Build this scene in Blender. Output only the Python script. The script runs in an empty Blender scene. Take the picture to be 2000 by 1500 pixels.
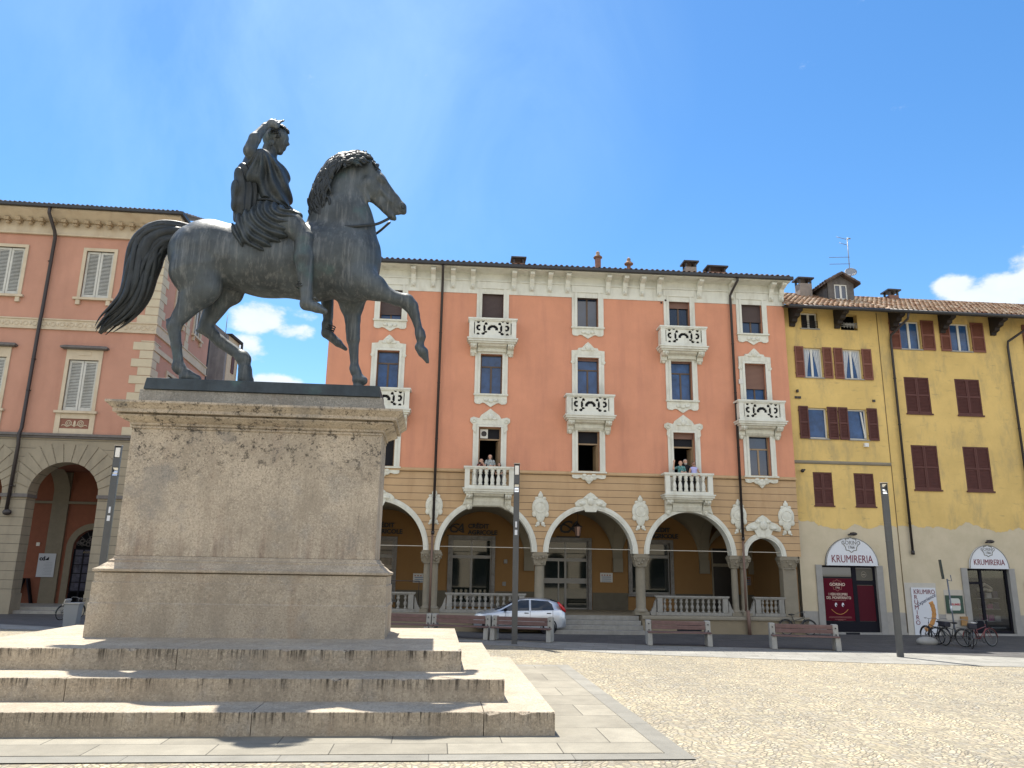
import bpy, math, random
import numpy as np
from mathutils import Vector, Matrix

# ---------------------------------------------------------------- camera, world, sun
SC = bpy.context.scene
COL = SC.collection
R = math.radians
cam_d = bpy.data.cameras.new('camera')
cam = bpy.data.objects.new('camera', cam_d)
COL.objects.link(cam)
SC.camera = cam
cam_d.sensor_width = 36.0
cam_d.lens = 27.0
cam_d.clip_start = 0.1
cam_d.clip_end = 20000
PITCH, ROLL = math.atan(362/1500.0), 0.0165
_f = Vector((0, math.cos(PITCH), math.sin(PITCH)))
_u = Vector((0, -math.sin(PITCH), math.cos(PITCH)))
_r = Vector((1, 0, 0))
_c, _s = math.cos(ROLL), math.sin(ROLL)
_r2 = _c*_r + _s*_u
_u2 = -_s*_r + _c*_u
m = Matrix((_r2, _u2, -_f)).transposed().to_4x4()
m.translation = Vector((0, 0, 2.4))
cam.matrix_world = m

SUN_TO = Vector((-0.217, 0.392, 1.0)).normalized()
sun_d = bpy.data.lights.new('sun', 'SUN')
sun_d.energy = 4.9
sun_d.angle = R(0.53)
sun_d.color = (1.0, 0.94, 0.84)
sun = bpy.data.objects.new('sun', sun_d)
sun.rotation_euler = SUN_TO.to_track_quat('Z', 'Y').to_euler()
COL.objects.link(sun)

world = bpy.data.worlds.new('World')
SC.world = world
world.use_nodes = True
SC.view_settings.view_transform = 'Standard'
SC.view_settings.look = 'None'
SC.view_settings.exposure = 1.0
SC.view_settings.gamma = 1.0

def build_world():
    nt = world.node_tree; N = nt.nodes; L = nt.links
    N.clear()
    out = N.new('ShaderNodeOutputWorld'); bg = N.new('ShaderNodeBackground')
    bg.inputs['Strength'].default_value = 0.10
    sky = N.new('ShaderNodeTexSky'); sky.sky_type = 'NISHITA'; sky.sun_disc = False
    sky.sun_elevation = math.asin(SUN_TO.z)
    sky.sun_rotation = math.atan2(SUN_TO.x, SUN_TO.y)
    sky.altitude = 100; sky.air_density = 1.0; sky.dust_density = 0.25; sky.ozone_density = 1.6
    tc = N.new('ShaderNodeTexCoord')
    # saturation of the photograph's sky
    hs = N.new('ShaderNodeHueSaturation'); hs.inputs['Saturation'].default_value = 1.29; hs.inputs['Value'].default_value = 1.04; hs.inputs['Hue'].default_value = 0.499
    L.new(sky.outputs[0], hs.inputs['Color'])
    # clouds: soft blobs placed by direction, broken up by noise
    nz = N.new('ShaderNodeTexNoise'); nz.inputs['Scale'].default_value = 13.0; nz.inputs['Detail'].default_value = 9; nz.inputs['Roughness'].default_value = 0.62
    mp = N.new('ShaderNodeMapping'); mp.inputs['Scale'].default_value = (1, 1, 1.7)
    L.new(tc.outputs['Generated'], mp.inputs[0]); L.new(mp.outputs[0], nz.inputs['Vector'])
    sep = N.new('ShaderNodeSeparateXYZ'); L.new(tc.outputs['Generated'], sep.inputs[0])
    def math_(op, a, b=None):
        n = N.new('ShaderNodeMath'); n.operation = op
        for i, v in enumerate((a, b)):
            if v is None: continue
            if hasattr(v, 'links'): L.new(v, n.inputs[i])
            else: n.inputs[i].default_value = v
        return n.outputs[0]
    az = math_('ARCTAN2', sep.outputs[0], sep.outputs[1])
    el = math_('ARCSINE', sep.outputs[2])
    def blob(a0, e0, wa, we, power=1.0):
        da = math_('DIVIDE', math_('SUBTRACT', az, a0), wa)
        de = math_('DIVIDE', math_('SUBTRACT', el, e0), we)
        d2 = math_('ADD', math_('MULTIPLY', da, da), math_('MULTIPLY', de, de))
        return math_('MULTIPLY', math_('MAXIMUM', math_('SUBTRACT', 1.0, d2), -1.5), power)
    acc = None
    for bl in CLOUDS:
        b = blob(*bl)
        acc = b if acc is None else math_('MAXIMUM', acc, b)
    nzc = math_('MULTIPLY', math_('SUBTRACT', nz.outputs[0], 0.5), 3.4)
    dens = math_('ADD', acc, nzc)
    ramp = N.new('ShaderNodeMapRange'); ramp.interpolation_type = 'SMOOTHSTEP'
    ramp.inputs['From Min'].default_value = 0.12; ramp.inputs['From Max'].default_value = 0.85
    L.new(dens, ramp.inputs['Value'])
    # thin high haze, brightest to the upper left, towards the sun
    nz2 = N.new('ShaderNodeTexNoise'); nz2.inputs['Scale'].default_value = 3.0; nz2.inputs['Detail'].default_value = 8; nz2.inputs['Roughness'].default_value = 0.6; nz2.inputs['Distortion'].default_value = 0.6
    mp2 = N.new('ShaderNodeMapping'); mp2.inputs['Scale'].default_value = (1.0, 1.0, 0.7); mp2.inputs['Rotation'].default_value = (0.2, 0.5, 0.3)
    L.new(tc.outputs['Generated'], mp2.inputs[0]); L.new(mp2.outputs[0], nz2.inputs['Vector'])
    hz = blob(-0.28, 0.62, 0.55, 0.34, 1.0)
    hz = math_('MAXIMUM', hz, 0.0)
    hz = math_('MULTIPLY', hz, math_('MULTIPLY', math_('MAXIMUM', math_('SUBTRACT', nz2.outputs[0], 0.34), 0.0), 1.25))
    mixh = N.new('ShaderNodeMix'); mixh.data_type = 'RGBA'
    L.new(hz, mixh.inputs['Factor']); L.new(hs.outputs[0], mixh.inputs['A']); mixh.inputs['B'].default_value = (3.0, 4.6, 5.6, 1)
    cc = N.new('ShaderNodeMix'); cc.data_type = 'RGBA'
    L.new(nz.outputs[0], cc.inputs['Factor']); cc.inputs['A'].default_value = (3.7, 4.3, 5.1, 1); cc.inputs['B'].default_value = (5.6, 5.9, 6.2, 1)
    # unseen broken cloud added behind the camera as fill light for the facades
    nz3 = N.new('ShaderNodeTexNoise'); nz3.inputs['Scale'].default_value = 2.6; nz3.inputs['Detail'].default_value = 7; L.new(mp.outputs[0], nz3.inputs['Vector'])
    rr = N.new('ShaderNodeMapRange'); rr.interpolation_type = 'SMOOTHSTEP'; rr.inputs['From Min'].default_value = 0.42; rr.inputs['From Max'].default_value = 0.58; L.new(nz3.outputs[0], rr.inputs['Value'])
    ry = N.new('ShaderNodeMapRange'); ry.interpolation_type = 'SMOOTHSTEP'; ry.inputs['From Min'].default_value = -0.05; ry.inputs['From Max'].default_value = -0.35; L.new(sep.outputs[1], ry.inputs['Value'])
    rear = math_('MULTIPLY', math_('MAXIMUM', rr.outputs[0], 0.25), ry.outputs[0])
    mixr = N.new('ShaderNodeMix'); mixr.data_type = 'RGBA'; L.new(rear, mixr.inputs['Factor']); L.new(mixh.outputs['Result'], mixr.inputs['A']); mixr.inputs['B'].default_value = (REAR_FILL[0], REAR_FILL[1], REAR_FILL[2], 1)
    mixc = N.new('ShaderNodeMix'); mixc.data_type = 'RGBA'
    L.new(ramp.outputs[0], mixc.inputs['Factor']); L.new(mixr.outputs['Result'], mixc.inputs['A']); L.new(cc.outputs['Result'], mixc.inputs['B'])
    L.new(mixc.outputs['Result'], bg.inputs['Color']); L.new(bg.outputs[0], out.inputs[0])
REAR_FILL = (9.0, 8.9, 8.7)
CLOUDS = [  # azimuth (from +Y to +X), elevation, half widths, weight
    (0.595, 0.308, 0.070, 0.026, 1.2), (0.548, 0.322, 0.034, 0.017, 1.1), (0.64, 0.33, 0.045, 0.030, 1.2),
    (-0.335, 0.300, 0.045, 0.026, 1.1), (-0.295, 0.288, 0.035, 0.014, 0.9), (-0.345, 0.262, 0.030, 0.024, 0.8), (-0.318, 0.222, 0.05, 0.014, 1.0), (-0.287, 0.312, 0.02, 0.010, 0.3),
    (0.74, 0.34, 0.07, 0.04, 1.2), (-0.62, 0.2, 0.12, 0.04, 1.0)]
build_world()

# ---------------------------------------------------------------- helpers
def link(o, parent=None):
    COL.objects.link(o)
    if parent is not None: o.parent = parent
    return o

def tag(o, label=None, cat=None, group=None, kind=None):
    if label: o['label'] = label
    if cat: o['category'] = cat
    if group: o['group'] = group
    if kind: o['kind'] = kind
    return o

def empty(name, loc=(0, 0, 0), rz=0.0, label=None, cat=None, group=None, kind=None):
    o = bpy.data.objects.new(name, None)
    o.empty_display_size = 0.3
    o.location = loc; o.rotation_euler = (0, 0, rz)
    link(o)
    return tag(o, label, cat, group, kind)

def kids(o):
    return [c for c in COL.objects if c.parent == o]

def copy_tree(o, parent=None):
    ch = kids(o)
    c = o.copy(); COL.objects.link(c)
    c.parent = parent
    for k in ch:
        copy_tree(k, c)
    return c

class MB:
    """collects simple shapes and links them as one mesh object"""
    def __init__(s, xf=None):
        s.v = []; s.f = []; s.m = []; s.mi = 0; s.sm = []; s.smooth = False; s.xf = xf
    def add(s, vs, fs):
        b = len(s.v)
        if s.xf is not None: vs = [tuple(s.xf @ Vector(p)) for p in vs]
        s.v += [tuple(p) for p in vs]
        for f in fs:
            s.f.append(tuple(b+i for i in f)); s.m.append(s.mi); s.sm.append(s.smooth)
        return s
    def box(s, x0, x1, y0, y1, z0, z1):
        vs = [(x, y, z) for z in (z0, z1) for y in (y0, y1) for x in (x0, x1)]
        return s.add(vs, [(0,2,3,1),(4,5,7,6),(0,1,5,4),(1,3,7,5),(3,2,6,7),(2,0,4,6)])
    def quad(s, a, b, c, d):
        return s.add([a, b, c, d], [(0,1,2,3)])
    def taper(s, x0, x1, y0, y1, z0, X0, X1, Y0, Y1, z1):
        vs = [(x0,y0,z0),(x1,y0,z0),(x1,y1,z0),(x0,y1,z0),(X0,Y0,z1),(X1,Y0,z1),(X1,Y1,z1),(X0,Y1,z1)]
        return s.add(vs, [(3,2,1,0),(4,5,6,7),(0,1,5,4),(1,2,6,5),(2,3,7,6),(3,0,4,7)])
    def prism_xz(s, poly, y0, y1):
        """polygon in the x-z plane (counter-clockwise seen from -y), extruded along y"""
        n = len(poly)
        vs = [(x, y0, z) for x, z in poly] + [(x, y1, z) for x, z in poly]
        fs = [tuple(range(n)), tuple(range(2*n-1, n-1, -1))]
        fs += [((i+1) % n, i, n+i, n+(i+1) % n) for i in range(n)]
        return s.add(vs, fs)
    def prism_xy(s, poly, z0, z1):
        n = len(poly)
        vs = [(x, y, z0) for x, y in poly] + [(x, y, z1) for x, y in poly]
        fs = [tuple(range(n-1, -1, -1)), tuple(range(n, 2*n))]
        fs += [(i, (i+1) % n, n+(i+1) % n, n+i) for i in range(n)]
        return s.add(vs, fs)
    def extrude_x(s, prof, x0, x1):
        """profile in y-z swept along x"""
        n = len(prof)
        vs = [(x0, y, z) for y, z in prof] + [(x1, y, z) for y, z in prof]
        fs = [tuple(range(n)), tuple(range(2*n-1, n-1, -1))]
        fs += [((i+1) % n, i, n+i, n+(i+1) % n) for i in range(n)]
        return s.add(vs, fs)
    def lathe(s, prof, cx=0, cy=0, n=16, z0=0, sc=1.0):
        vs = []; fs = []
        for r, z in prof:
            for i in range(n):
                a = 2*math.pi*i/n
                vs.append((cx+r*sc*math.cos(a), cy+r*sc*math.sin(a), z0+z))
        k = len(prof)
        for j in range(k-1):
            for i in range(n):
                fs.append((j*n+i, j*n+(i+1) % n, (j+1)*n+(i+1) % n, (j+1)*n+i))
        fs.append(tuple(range(n-1, -1, -1))); fs.append(tuple(range((k-1)*n, k*n)))
        return s.add(vs, fs)
    def tube(s, pts, r, n=8, cap=True, flat=1.0):
        pts = [Vector(p) for p in pts]
        rs = r if isinstance(r, (list, tuple)) else [r]*len(pts)
        vs = []; fs = []
        prev = None
        for i, p in enumerate(pts):
            d = (pts[min(i+1, len(pts)-1)]-pts[max(i-1, 0)])
            if d.length < 1e-9: d = Vector((0, 0, 1))
            d.normalize()
            if prev is None:
                a = Vector((0, 0, 1)) if abs(d.z) < 0.9 else Vector((1, 0, 0))
                x = d.cross(a).normalized()
            else:
                x = (prev-d*prev.dot(d)).normalized()
            prev = x
            y = d.cross(x)
            for k in range(n):
                t = 2*math.pi*k/n
                vs.append(p+(x*math.cos(t)+y*math.sin(t)*flat)*rs[i])
        for j in range(len(pts)-1):
            for k in range(n):
                fs.append((j*n+k, j*n+(k+1) % n, (j+1)*n+(k+1) % n, (j+1)*n+k))
        if cap:
            fs.append(tuple(range(n-1, -1, -1))); fs.append(tuple(range((len(pts)-1)*n, len(pts)*n)))
        return s.add(vs, fs)
    def ring(s, c, axis, R_, r, n=28, k=8, a0=0, a1=2*math.pi):
        ax = Vector(axis).normalized()
        t = Vector((0, 0, 1)) if abs(ax.z) < 0.9 else Vector((1, 0, 0))
        x = ax.cross(t).normalized(); y = ax.cross(x)
        full = abs(a1-a0-2*math.pi) < 1e-6
        c = Vector(c)
        pts = [c+(x*math.cos(a0+(a1-a0)*i/n)+y*math.sin(a0+(a1-a0)*i/n))*R_ for i in range(n+(0 if full else 1))]
        if not full: return s.tube(pts, r, k)
        vs = []; fs = []
        for i, p in enumerate(pts):
            rad = (p-c).normalized()
            for j in range(k):
                t_ = 2*math.pi*j/k
                vs.append(p+(rad*math.cos(t_)+ax*math.sin(t_))*r)
        for i in range(n):
            for j in range(k):
                fs.append((i*k+j, i*k+(j+1) % k, ((i+1) % n)*k+(j+1) % k, ((i+1) % n)*k+j))
        return s.add(vs, fs)
    def ball(s, c, r, n=12, sx=1, sy=1, sz=1):
        vs = []; fs = []
        h = n//2
        for j in range(h+1):
            a = math.pi*j/h
            for i in range(n):
                b = 2*math.pi*i/n
                vs.append((c[0]+r*sx*math.sin(a)*math.cos(b), c[1]+r*sy*math.sin(a)*math.sin(b), c[2]+r*sz*math.cos(a)))
        for j in range(h):
            for i in range(n):
                fs.append((j*n+i, (j+1)*n+i, (j+1)*n+(i+1) % n, j*n+(i+1) % n))
        return s.add(vs, fs)
    def build(s, name, mats, parent=None, smooth=False, bevel=0.0, label=None, cat=None, group=None, kind=None, auto=None, loc=None, rz=None):
        me = bpy.data.meshes.new(name)
        me.from_pydata([tuple(v) for v in s.v], [], s.f)
        if not isinstance(mats, (list, tuple)): mats = [mats]
        for m_ in mats: me.materials.append(m_)
        me.polygons.foreach_set('material_index', s.m)
        sm = [True]*len(s.f) if smooth else s.sm
        me.polygons.foreach_set('use_smooth', sm)
        me.validate(); me.update()
        if auto is not None:
            try: me.set_sharp_from_angle(angle=R(auto))
            except Exception: pass
        o = bpy.data.objects.new(name, me)
        if bevel > 0:
            b = o.modifiers.new('bevel', 'BEVEL'); b.width = bevel; b.segments = 2; b.limit_method = 'ANGLE'; b.angle_limit = R(40)
        link(o, parent)
        if loc is not None: o.location = loc
        if rz is not None: o.rotation_euler = (0, 0, rz)
        return tag(o, label, cat, group, kind)

def arc(cx, cz, r, a0, a1, n):
    return [(cx+r*math.cos(a0+(a1-a0)*i/n), cz+r*math.sin(a0+(a1-a0)*i/n)) for i in range(n+1)]

def wall(mb, u0, u1, z0, z1, openings, y=0.0, t=0.35, back=True, flip=1):
    """wall panel in the x-z plane with rectangular or arched holes and their reveals.
    opening: (ua, ub, za, zb) or (ua, ub, za, zspring, 'arch')"""
    xs = {u0, u1}
    for o in openings:
        xs.add(max(o[0], u0)); xs.add(min(o[1], u1))
        if len(o) > 4:
            n = 20; c = (o[0]+o[1])/2; r = (o[1]-o[0])/2
            for i in range(1, n):
                x = c-r*math.cos(math.pi*i/n)
                if u0 < x < u1: xs.add(x)
    xs = sorted(xs)
    def top(o, x):
        if len(o) > 4:
            c = (o[0]+o[1])/2; r = (o[1]-o[0])/2
            return o[3]+math.sqrt(max(r*r-(x-c)**2, 0.0))
        return o[3]
    for a, b in zip(xs[:-1], xs[1:]):
        if b-a < 1e-6: continue
        mid = (a+b)/2
        act = sorted([o for o in openings if o[0] < mid < o[1]], key=lambda o: o[2])
        la = lb = z0
        for o in act:
            if o[2] > la+1e-6:
                for yy, rev in ((y, 0), (y+t, 1)):
                    if rev and not back: continue
                    q = [(a, yy, la), (b, yy, lb), (b, yy, o[2]), (a, yy, o[2])]
                    mb.add(q if not rev else q[::-1], [(0, 1, 2, 3)])
                mb.quad((a, y, o[2]), (b, y, o[2]), (b, y+t, o[2]), (a, y+t, o[2]))
            la, lb = top(o, a), top(o, b)
            mb.quad((a, y, la), (a, y+t, la), (b, y+t, lb), (b, y, lb))
        if z1 > max(la, lb)+1e-6:
            for yy, rev in ((y, 0), (y+t, 1)):
                if rev and not back: continue
                q = [(a, yy, la), (b, yy, lb), (b, yy, z1), (a, yy, z1)]
                mb.add(q if not rev else q[::-1], [(0, 1, 2, 3)])
    for o in openings:
        for x, sg in ((o[0], 1), (o[1], -1)):
            if u0 < x < u1:
                q = [(x, y, o[2]), (x, y+t, o[2]), (x, y+t, o[3]), (x, y, o[3])]
                mb.add(q if sg > 0 else q[::-1], [(0, 1, 2, 3)])
    return mb

# ---------------------------------------------------------------- materials
def mat(name, color, rough=0.8, metal=0.0, spec=0.5, var=0.0, vscale=4.0, bump=0.0, bscale=40.0,
        stain=None, stain_amt=0.0, stain_scale=(1, 1, 0.25), stain_size=2.0, spots=None, spot_amt=0.0, spot_scale=8.0,
        lines=None, emis=None, coat=0.0, trans=0.0, alpha=1.0):
    m_ = bpy.data.materials.new(name); m_.use_nodes = True
    nt = m_.node_tree; N = nt.nodes; L = nt.links
    bs = N['Principled BSDF']
    bs.inputs['Roughness'].default_value = rough
    bs.inputs['Metallic'].default_value = metal
    bs.inputs['Specular IOR Level'].default_value = spec
    bs.inputs['Coat Weight'].default_value = coat
    bs.inputs['Transmission Weight'].default_value = trans
    col = tuple(color)+(1,)
    bs.inputs['Base Color'].default_value = col
    tc = N.new('ShaderNodeTexCoord')
    cur = None
    def noise(scale, detail=5, rough_=0.6, vec=None, stretch=None):
        n = N.new('ShaderNodeTexNoise'); n.inputs['Scale'].default_value = scale; n.inputs['Detail'].default_value = detail
        n.inputs['Roughness'].default_value = rough_
        src = vec or tc.outputs['Object']
        if stretch:
            mp = N.new('ShaderNodeMapping'); mp.inputs['Scale'].default_value = stretch
            L.new(src, mp.inputs[0]); src = mp.outputs[0]
        L.new(src, n.inputs['Vector'])
        return n.outputs['Fac']
    def mixc(fac, a, b, blend='MIX'):
        n = N.new('ShaderNodeMix'); n.data_type = 'RGBA'; n.blend_type = blend
        if hasattr(fac, 'links'): L.new(fac, n.inputs['Factor'])
        else: n.inputs['Factor'].default_value = fac
        for k, v in (('A', a), ('B', b)):
            if hasattr(v, 'links'): L.new(v, n.inputs[k])
            else: n.inputs[k].default_value = tuple(v)+(1,) if len(v) == 3 else v
        return n.outputs['Result']
    def rng(v, a, b, c=0.0, d=1.0, smooth=True):
        n = N.new('ShaderNodeMapRange'); n.inputs['From Min'].default_value = a; n.inputs['From Max'].default_value = b
        n.inputs['To Min'].default_value = c; n.inputs['To Max'].default_value = d
        if smooth: n.interpolation_type = 'SMOOTHSTEP'
        L.new(v, n.inputs['Value']); return n.outputs[0]
    def mth(op, a, b=None):
        n = N.new('ShaderNodeMath'); n.operation = op
        for i, v in enumerate((a, b)):
            if v is None: continue
            if hasattr(v, 'links'): L.new(v, n.inputs[i])
            else: n.inputs[i].default_value = v
        return n.outputs[0]
    cur = col
    if var > 0:
        f1 = noise(vscale, 6, 0.65)
        lo = tuple(c*(1-var) for c in color); hi = tuple(min(c*(1+var), 1.0) for c in color)
        cur = mixc(rng(f1, 0.3, 0.7, smooth=False), lo, hi)
    if stain is not None:
        f2 = noise(stain_size, 6, 0.6, stretch=stain_scale)
        cur = mixc(rng(f2, 0.45, 0.78, 0, stain_amt), cur, stain)
    if spots is not None:
        f3 = noise(spot_scale, 8, 0.7)
        cur = mixc(rng(f3, 0.58, 0.72, 0, spot_amt), cur, spots)
    height = None
    if lines is not None:
        # horizontal joints: (z offset, spacing, joint half-width fraction, colour factor)
        z_off, sp, wd, cf = lines[:4]
        sx = N.new('ShaderNodeSeparateXYZ'); L.new(tc.outputs['Object'], sx.inputs[0])
        fr = mth('FRACT', mth('DIVIDE', mth('SUBTRACT', sx.outputs[2], z_off), sp))
        d = mth('ABSOLUTE', mth('SUBTRACT', fr, 0.5))
        j = rng(d, 0.5-wd, 0.5-wd*0.3, 0, 1)
        cur = mixc(j, cur, tuple(c*cf for c in color))
        height = mth('MULTIPLY', j, -1.0)
    if bump > 0 or height is not None:
        bp = N.new('ShaderNodeBump'); bp.inputs['Strength'].default_value = 0.6; bp.inputs['Distance'].default_value = max(bump, 0.02)
        h = noise(bscale, 8, 0.7)
        if height is not None: h = mth('ADD', mth('MULTIPLY', h, 0.25), height)
        L.new(h, bp.inputs['Height']); L.new(bp.outputs[0], bs.inputs['Normal'])
    if hasattr(cur, 'links'): L.new(cur, bs.inputs['Base Color'])
    if emis:
        bs.inputs['Emission Color'].default_value = tuple(emis[:3])+(1,); bs.inputs['Emission Strength'].default_value = emis[3]
    return m_

def text_mesh(txt, size, name, material, parent=None, loc=(0, 0, 0), rot=(R(90), 0, 0), depth=0.01, align='CENTER', xscale=1.0, bold=0.0, label=None, cat=None, shear=0.0, space=1.0):
    cu = bpy.data.curves.new(name, 'FONT'); cu.body = txt; cu.size = size; cu.align_x = align; cu.align_y = 'CENTER'
    cu.extrude = depth; cu.offset = bold; cu.resolution_u = 3; cu.shear = shear; cu.space_character = space
    o = bpy.data.objects.new(name+'_curve', cu); COL.objects.link(o)
    dg = bpy.context.evaluated_depsgraph_get(); dg.update()
    me = bpy.data.meshes.new_from_object(o.evaluated_get(dg))
    bpy.data.objects.remove(o); bpy.data.curves.remove(cu)
    me.materials.clear(); me.materials.append(material)
    t = bpy.data.objects.new(name, me); link(t, parent)
    t.location = loc; t.rotation_euler = rot; t.scale = (xscale, 1, 1)
    return tag(t, label, cat)

# ---------------------------------------------------------------- organic surfaces (statue, people): blended tapered limbs turned into one mesh
def sdf_grid(prims, vox, k, pad=0.12):
    ks = [p[9] if len(p) > 9 else k for p in prims]
    P = np.array([p[:9] for p in prims], dtype=float)
    sy = P[:, 8]
    r0, r1 = P[:, 3], P[:, 7]
    rm = np.maximum(r0, r1)
    lo = np.minimum(P[:, 0:3], P[:, 4:7])-rm[:, None]*np.stack([np.ones_like(sy), np.maximum(sy, 0.2), np.ones_like(sy)], 1)
    hi = np.maximum(P[:, 0:3], P[:, 4:7])+rm[:, None]*np.stack([np.ones_like(sy), np.maximum(sy, 0.2), np.ones_like(sy)], 1)
    mn = lo.min(0)-pad; mx = hi.max(0)+pad
    ax = [np.arange(mn[i], mx[i]+vox, vox) for i in range(3)]
    D = np.full([len(a) for a in ax], 1.0, dtype=np.float32)
    for i in range(len(P)):
        sl = []
        for j in range(3):
            a = np.searchsorted(ax[j], lo[i, j]-k*1.6-2*vox); b = np.searchsorted(ax[j], hi[i, j]+k*1.6+2*vox)
            sl.append(slice(max(a-1, 0), min(b+1, len(ax[j]))))
        X, Y, Z = np.meshgrid(ax[0][sl[0]], ax[1][sl[1]], ax[2][sl[2]], indexing='ij')
        a = P[i, 0:3]; b = P[i, 4:7]
        s = sy[i]
        # scale y about the segment
        ab = b-a; ab2 = max(float(ab@ab), 1e-9)
        t = np.clip(((X-a[0])*ab[0]+(Y-a[1])*ab[1]+(Z-a[2])*ab[2])/ab2, 0, 1)
        dx = X-(a[0]+ab[0]*t); dy = (Y-(a[1]+ab[1]*t))/s; dz = Z-(a[2]+ab[2]*t)
        d = (np.sqrt(dx*dx+dy*dy+dz*dz)-(r0[i]+(r1[i]-r0[i])*t))*min(1.0, max(s, 0.6))
        cur = D[tuple(sl)]
        kk = ks[i]
        h = np.maximum(kk-np.abs(cur-d), 0)/kk
        D[tuple(sl)] = np.minimum(cur, d)-h*h*kk*0.25
    return ax, D

def surface_nets(ax, D):
    S = D < 0
    nx, ny, nz = D.shape
    corners = [(i, j, k) for i in (0, 1) for j in (0, 1) for k in (0, 1)]
    def cs(A, c): return A[c[0]:nx-1+c[0], c[1]:ny-1+c[1], c[2]:nz-1+c[2]]
    cnt = sum(cs(S, c).astype(np.int8) for c in corners)
    act = (cnt > 0) & (cnt < 8)
    idx = np.full(act.shape, -1, dtype=np.int64)
    ii = np.argwhere(act)
    idx[act] = np.arange(len(ii))
    acc = np.zeros((len(ii), 3)); n = np.zeros(len(ii))
    for c in corners:
        for d in range(3):
            if c[d] == 1: continue
            e = list(c); e[d] = 1
            a = D[ii[:, 0]+c[0], ii[:, 1]+c[1], ii[:, 2]+c[2]].astype(float)
            b = D[ii[:, 0]+e[0], ii[:, 1]+e[1], ii[:, 2]+e[2]].astype(float)
            x = (a < 0) != (b < 0)
            t = np.where(x, a/np.where(x, a-b, 1), 0)
            p = np.tile(np.array(c, float), (len(ii), 1)); p[:, d] += t
            acc += p*x[:, None]; n += x
    pos = ii+acc/np.maximum(n, 1)[:, None]
    org = np.array([a[0] for a in ax]); vox = ax[0][1]-ax[0][0]
    V = org+pos*vox
    F = []
    for d in range(3):
        o1, o2 = [(1, 2), (2, 0), (0, 1)][d]
        sl0 = [slice(1, None)]*3; sl0[d] = slice(0, -1)
        A = S[tuple(sl0)]
        sl1 = [slice(1, None)]*3
        B = S[tuple(sl1)]
        ch = np.argwhere(A != B)
        if len(ch) == 0: continue
        ch0 = ch.copy()
        g = ch.copy()
        for q in (o1, o2): g[:, q] += 1
        inside = A[ch0[:, 0], ch0[:, 1], ch0[:, 2]]
        q4 = []
        for da, db in ((1, 1), (0, 1), (0, 0), (1, 0)):
            h = g.copy(); h[:, o1] -= da; h[:, o2] -= db
            ok = (h >= 0).all(1) & (h[:, 0] < nx-1) & (h[:, 1] < ny-1) & (h[:, 2] < nz-1)
            v = np.full(len(h), -1, dtype=np.int64)
            v[ok] = idx[h[ok, 0], h[ok, 1], h[ok, 2]]
            q4.append(v)
        q4 = np.stack(q4, 1)
        good = (q4 >= 0).all(1)
        q4 = q4[good]; ins = inside[good]
        q4[~ins] = q4[~ins][:, ::-1]
        F.append(q4)
    return V, np.concatenate(F, 0)

def net_object(name, prims, material, parent=None, vox=0.03, k=0.08, disp=None, sub=None, relax=1, **kw):
    ax, D = sdf_grid(prims, vox, k)
    if disp is not None:
        X, Y, Z = np.meshgrid(*ax, indexing='ij')
        near = np.abs(D) < 0.25
        D[near] += disp(X[near], Y[near], Z[near]).astype(np.float32)
    if sub is not None:
        ax2 = ax
        for p in sub:
            X, Y, Z = np.meshgrid(*ax2, indexing='ij')
            a = np.array(p[0:3]); b = np.array(p[4:7]); ab = b-a
            t = np.clip(((X-a[0])*ab[0]+(Y-a[1])*ab[1]+(Z-a[2])*ab[2])/max(ab@ab, 1e-9), 0, 1)
            d = np.sqrt((X-a[0]-ab[0]*t)**2+((Y-a[1]-ab[1]*t)/p[8])**2+(Z-a[2]-ab[2]*t)**2)-(p[3]+(p[7]-p[3])*t)
            D = np.maximum(D, -d.astype(np.float32))
    V, F = surface_nets(ax, D)
    if relax:
        for _ in range(relax):
            s = np.zeros_like(V); c = np.zeros(len(V))
            for a, b in ((0, 1), (1, 2), (2, 3), (3, 0)):
                np.add.at(s, F[:, a], V[F[:, b]]); np.add.at(c, F[:, a], 1)
                np.add.at(s, F[:, b], V[F[:, a]]); np.add.at(c, F[:, b], 1)
            V = V*0.5+0.5*s/np.maximum(c, 1)[:, None]
    me = bpy.data.meshes.new(name)
    me.vertices.add(len(V)); me.vertices.foreach_set('co', V.ravel())
    me.loops.add(len(F)*4); me.loops.foreach_set('vertex_index', F.ravel())
    me.polygons.add(len(F)); me.polygons.foreach_set('loop_start', np.arange(len(F))*4)
    me.polygons.foreach_set('loop_total', np.full(len(F), 4))
    me.polygons.foreach_set('use_smooth', np.ones(len(F), dtype=bool))
    me.update(calc_edges=True); me.validate()
    me.materials.append(material)
    o = bpy.data.objects.new(name, me); link(o, parent)
    return tag(o, kw.get('label'), kw.get('cat'), kw.get('group'))

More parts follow.
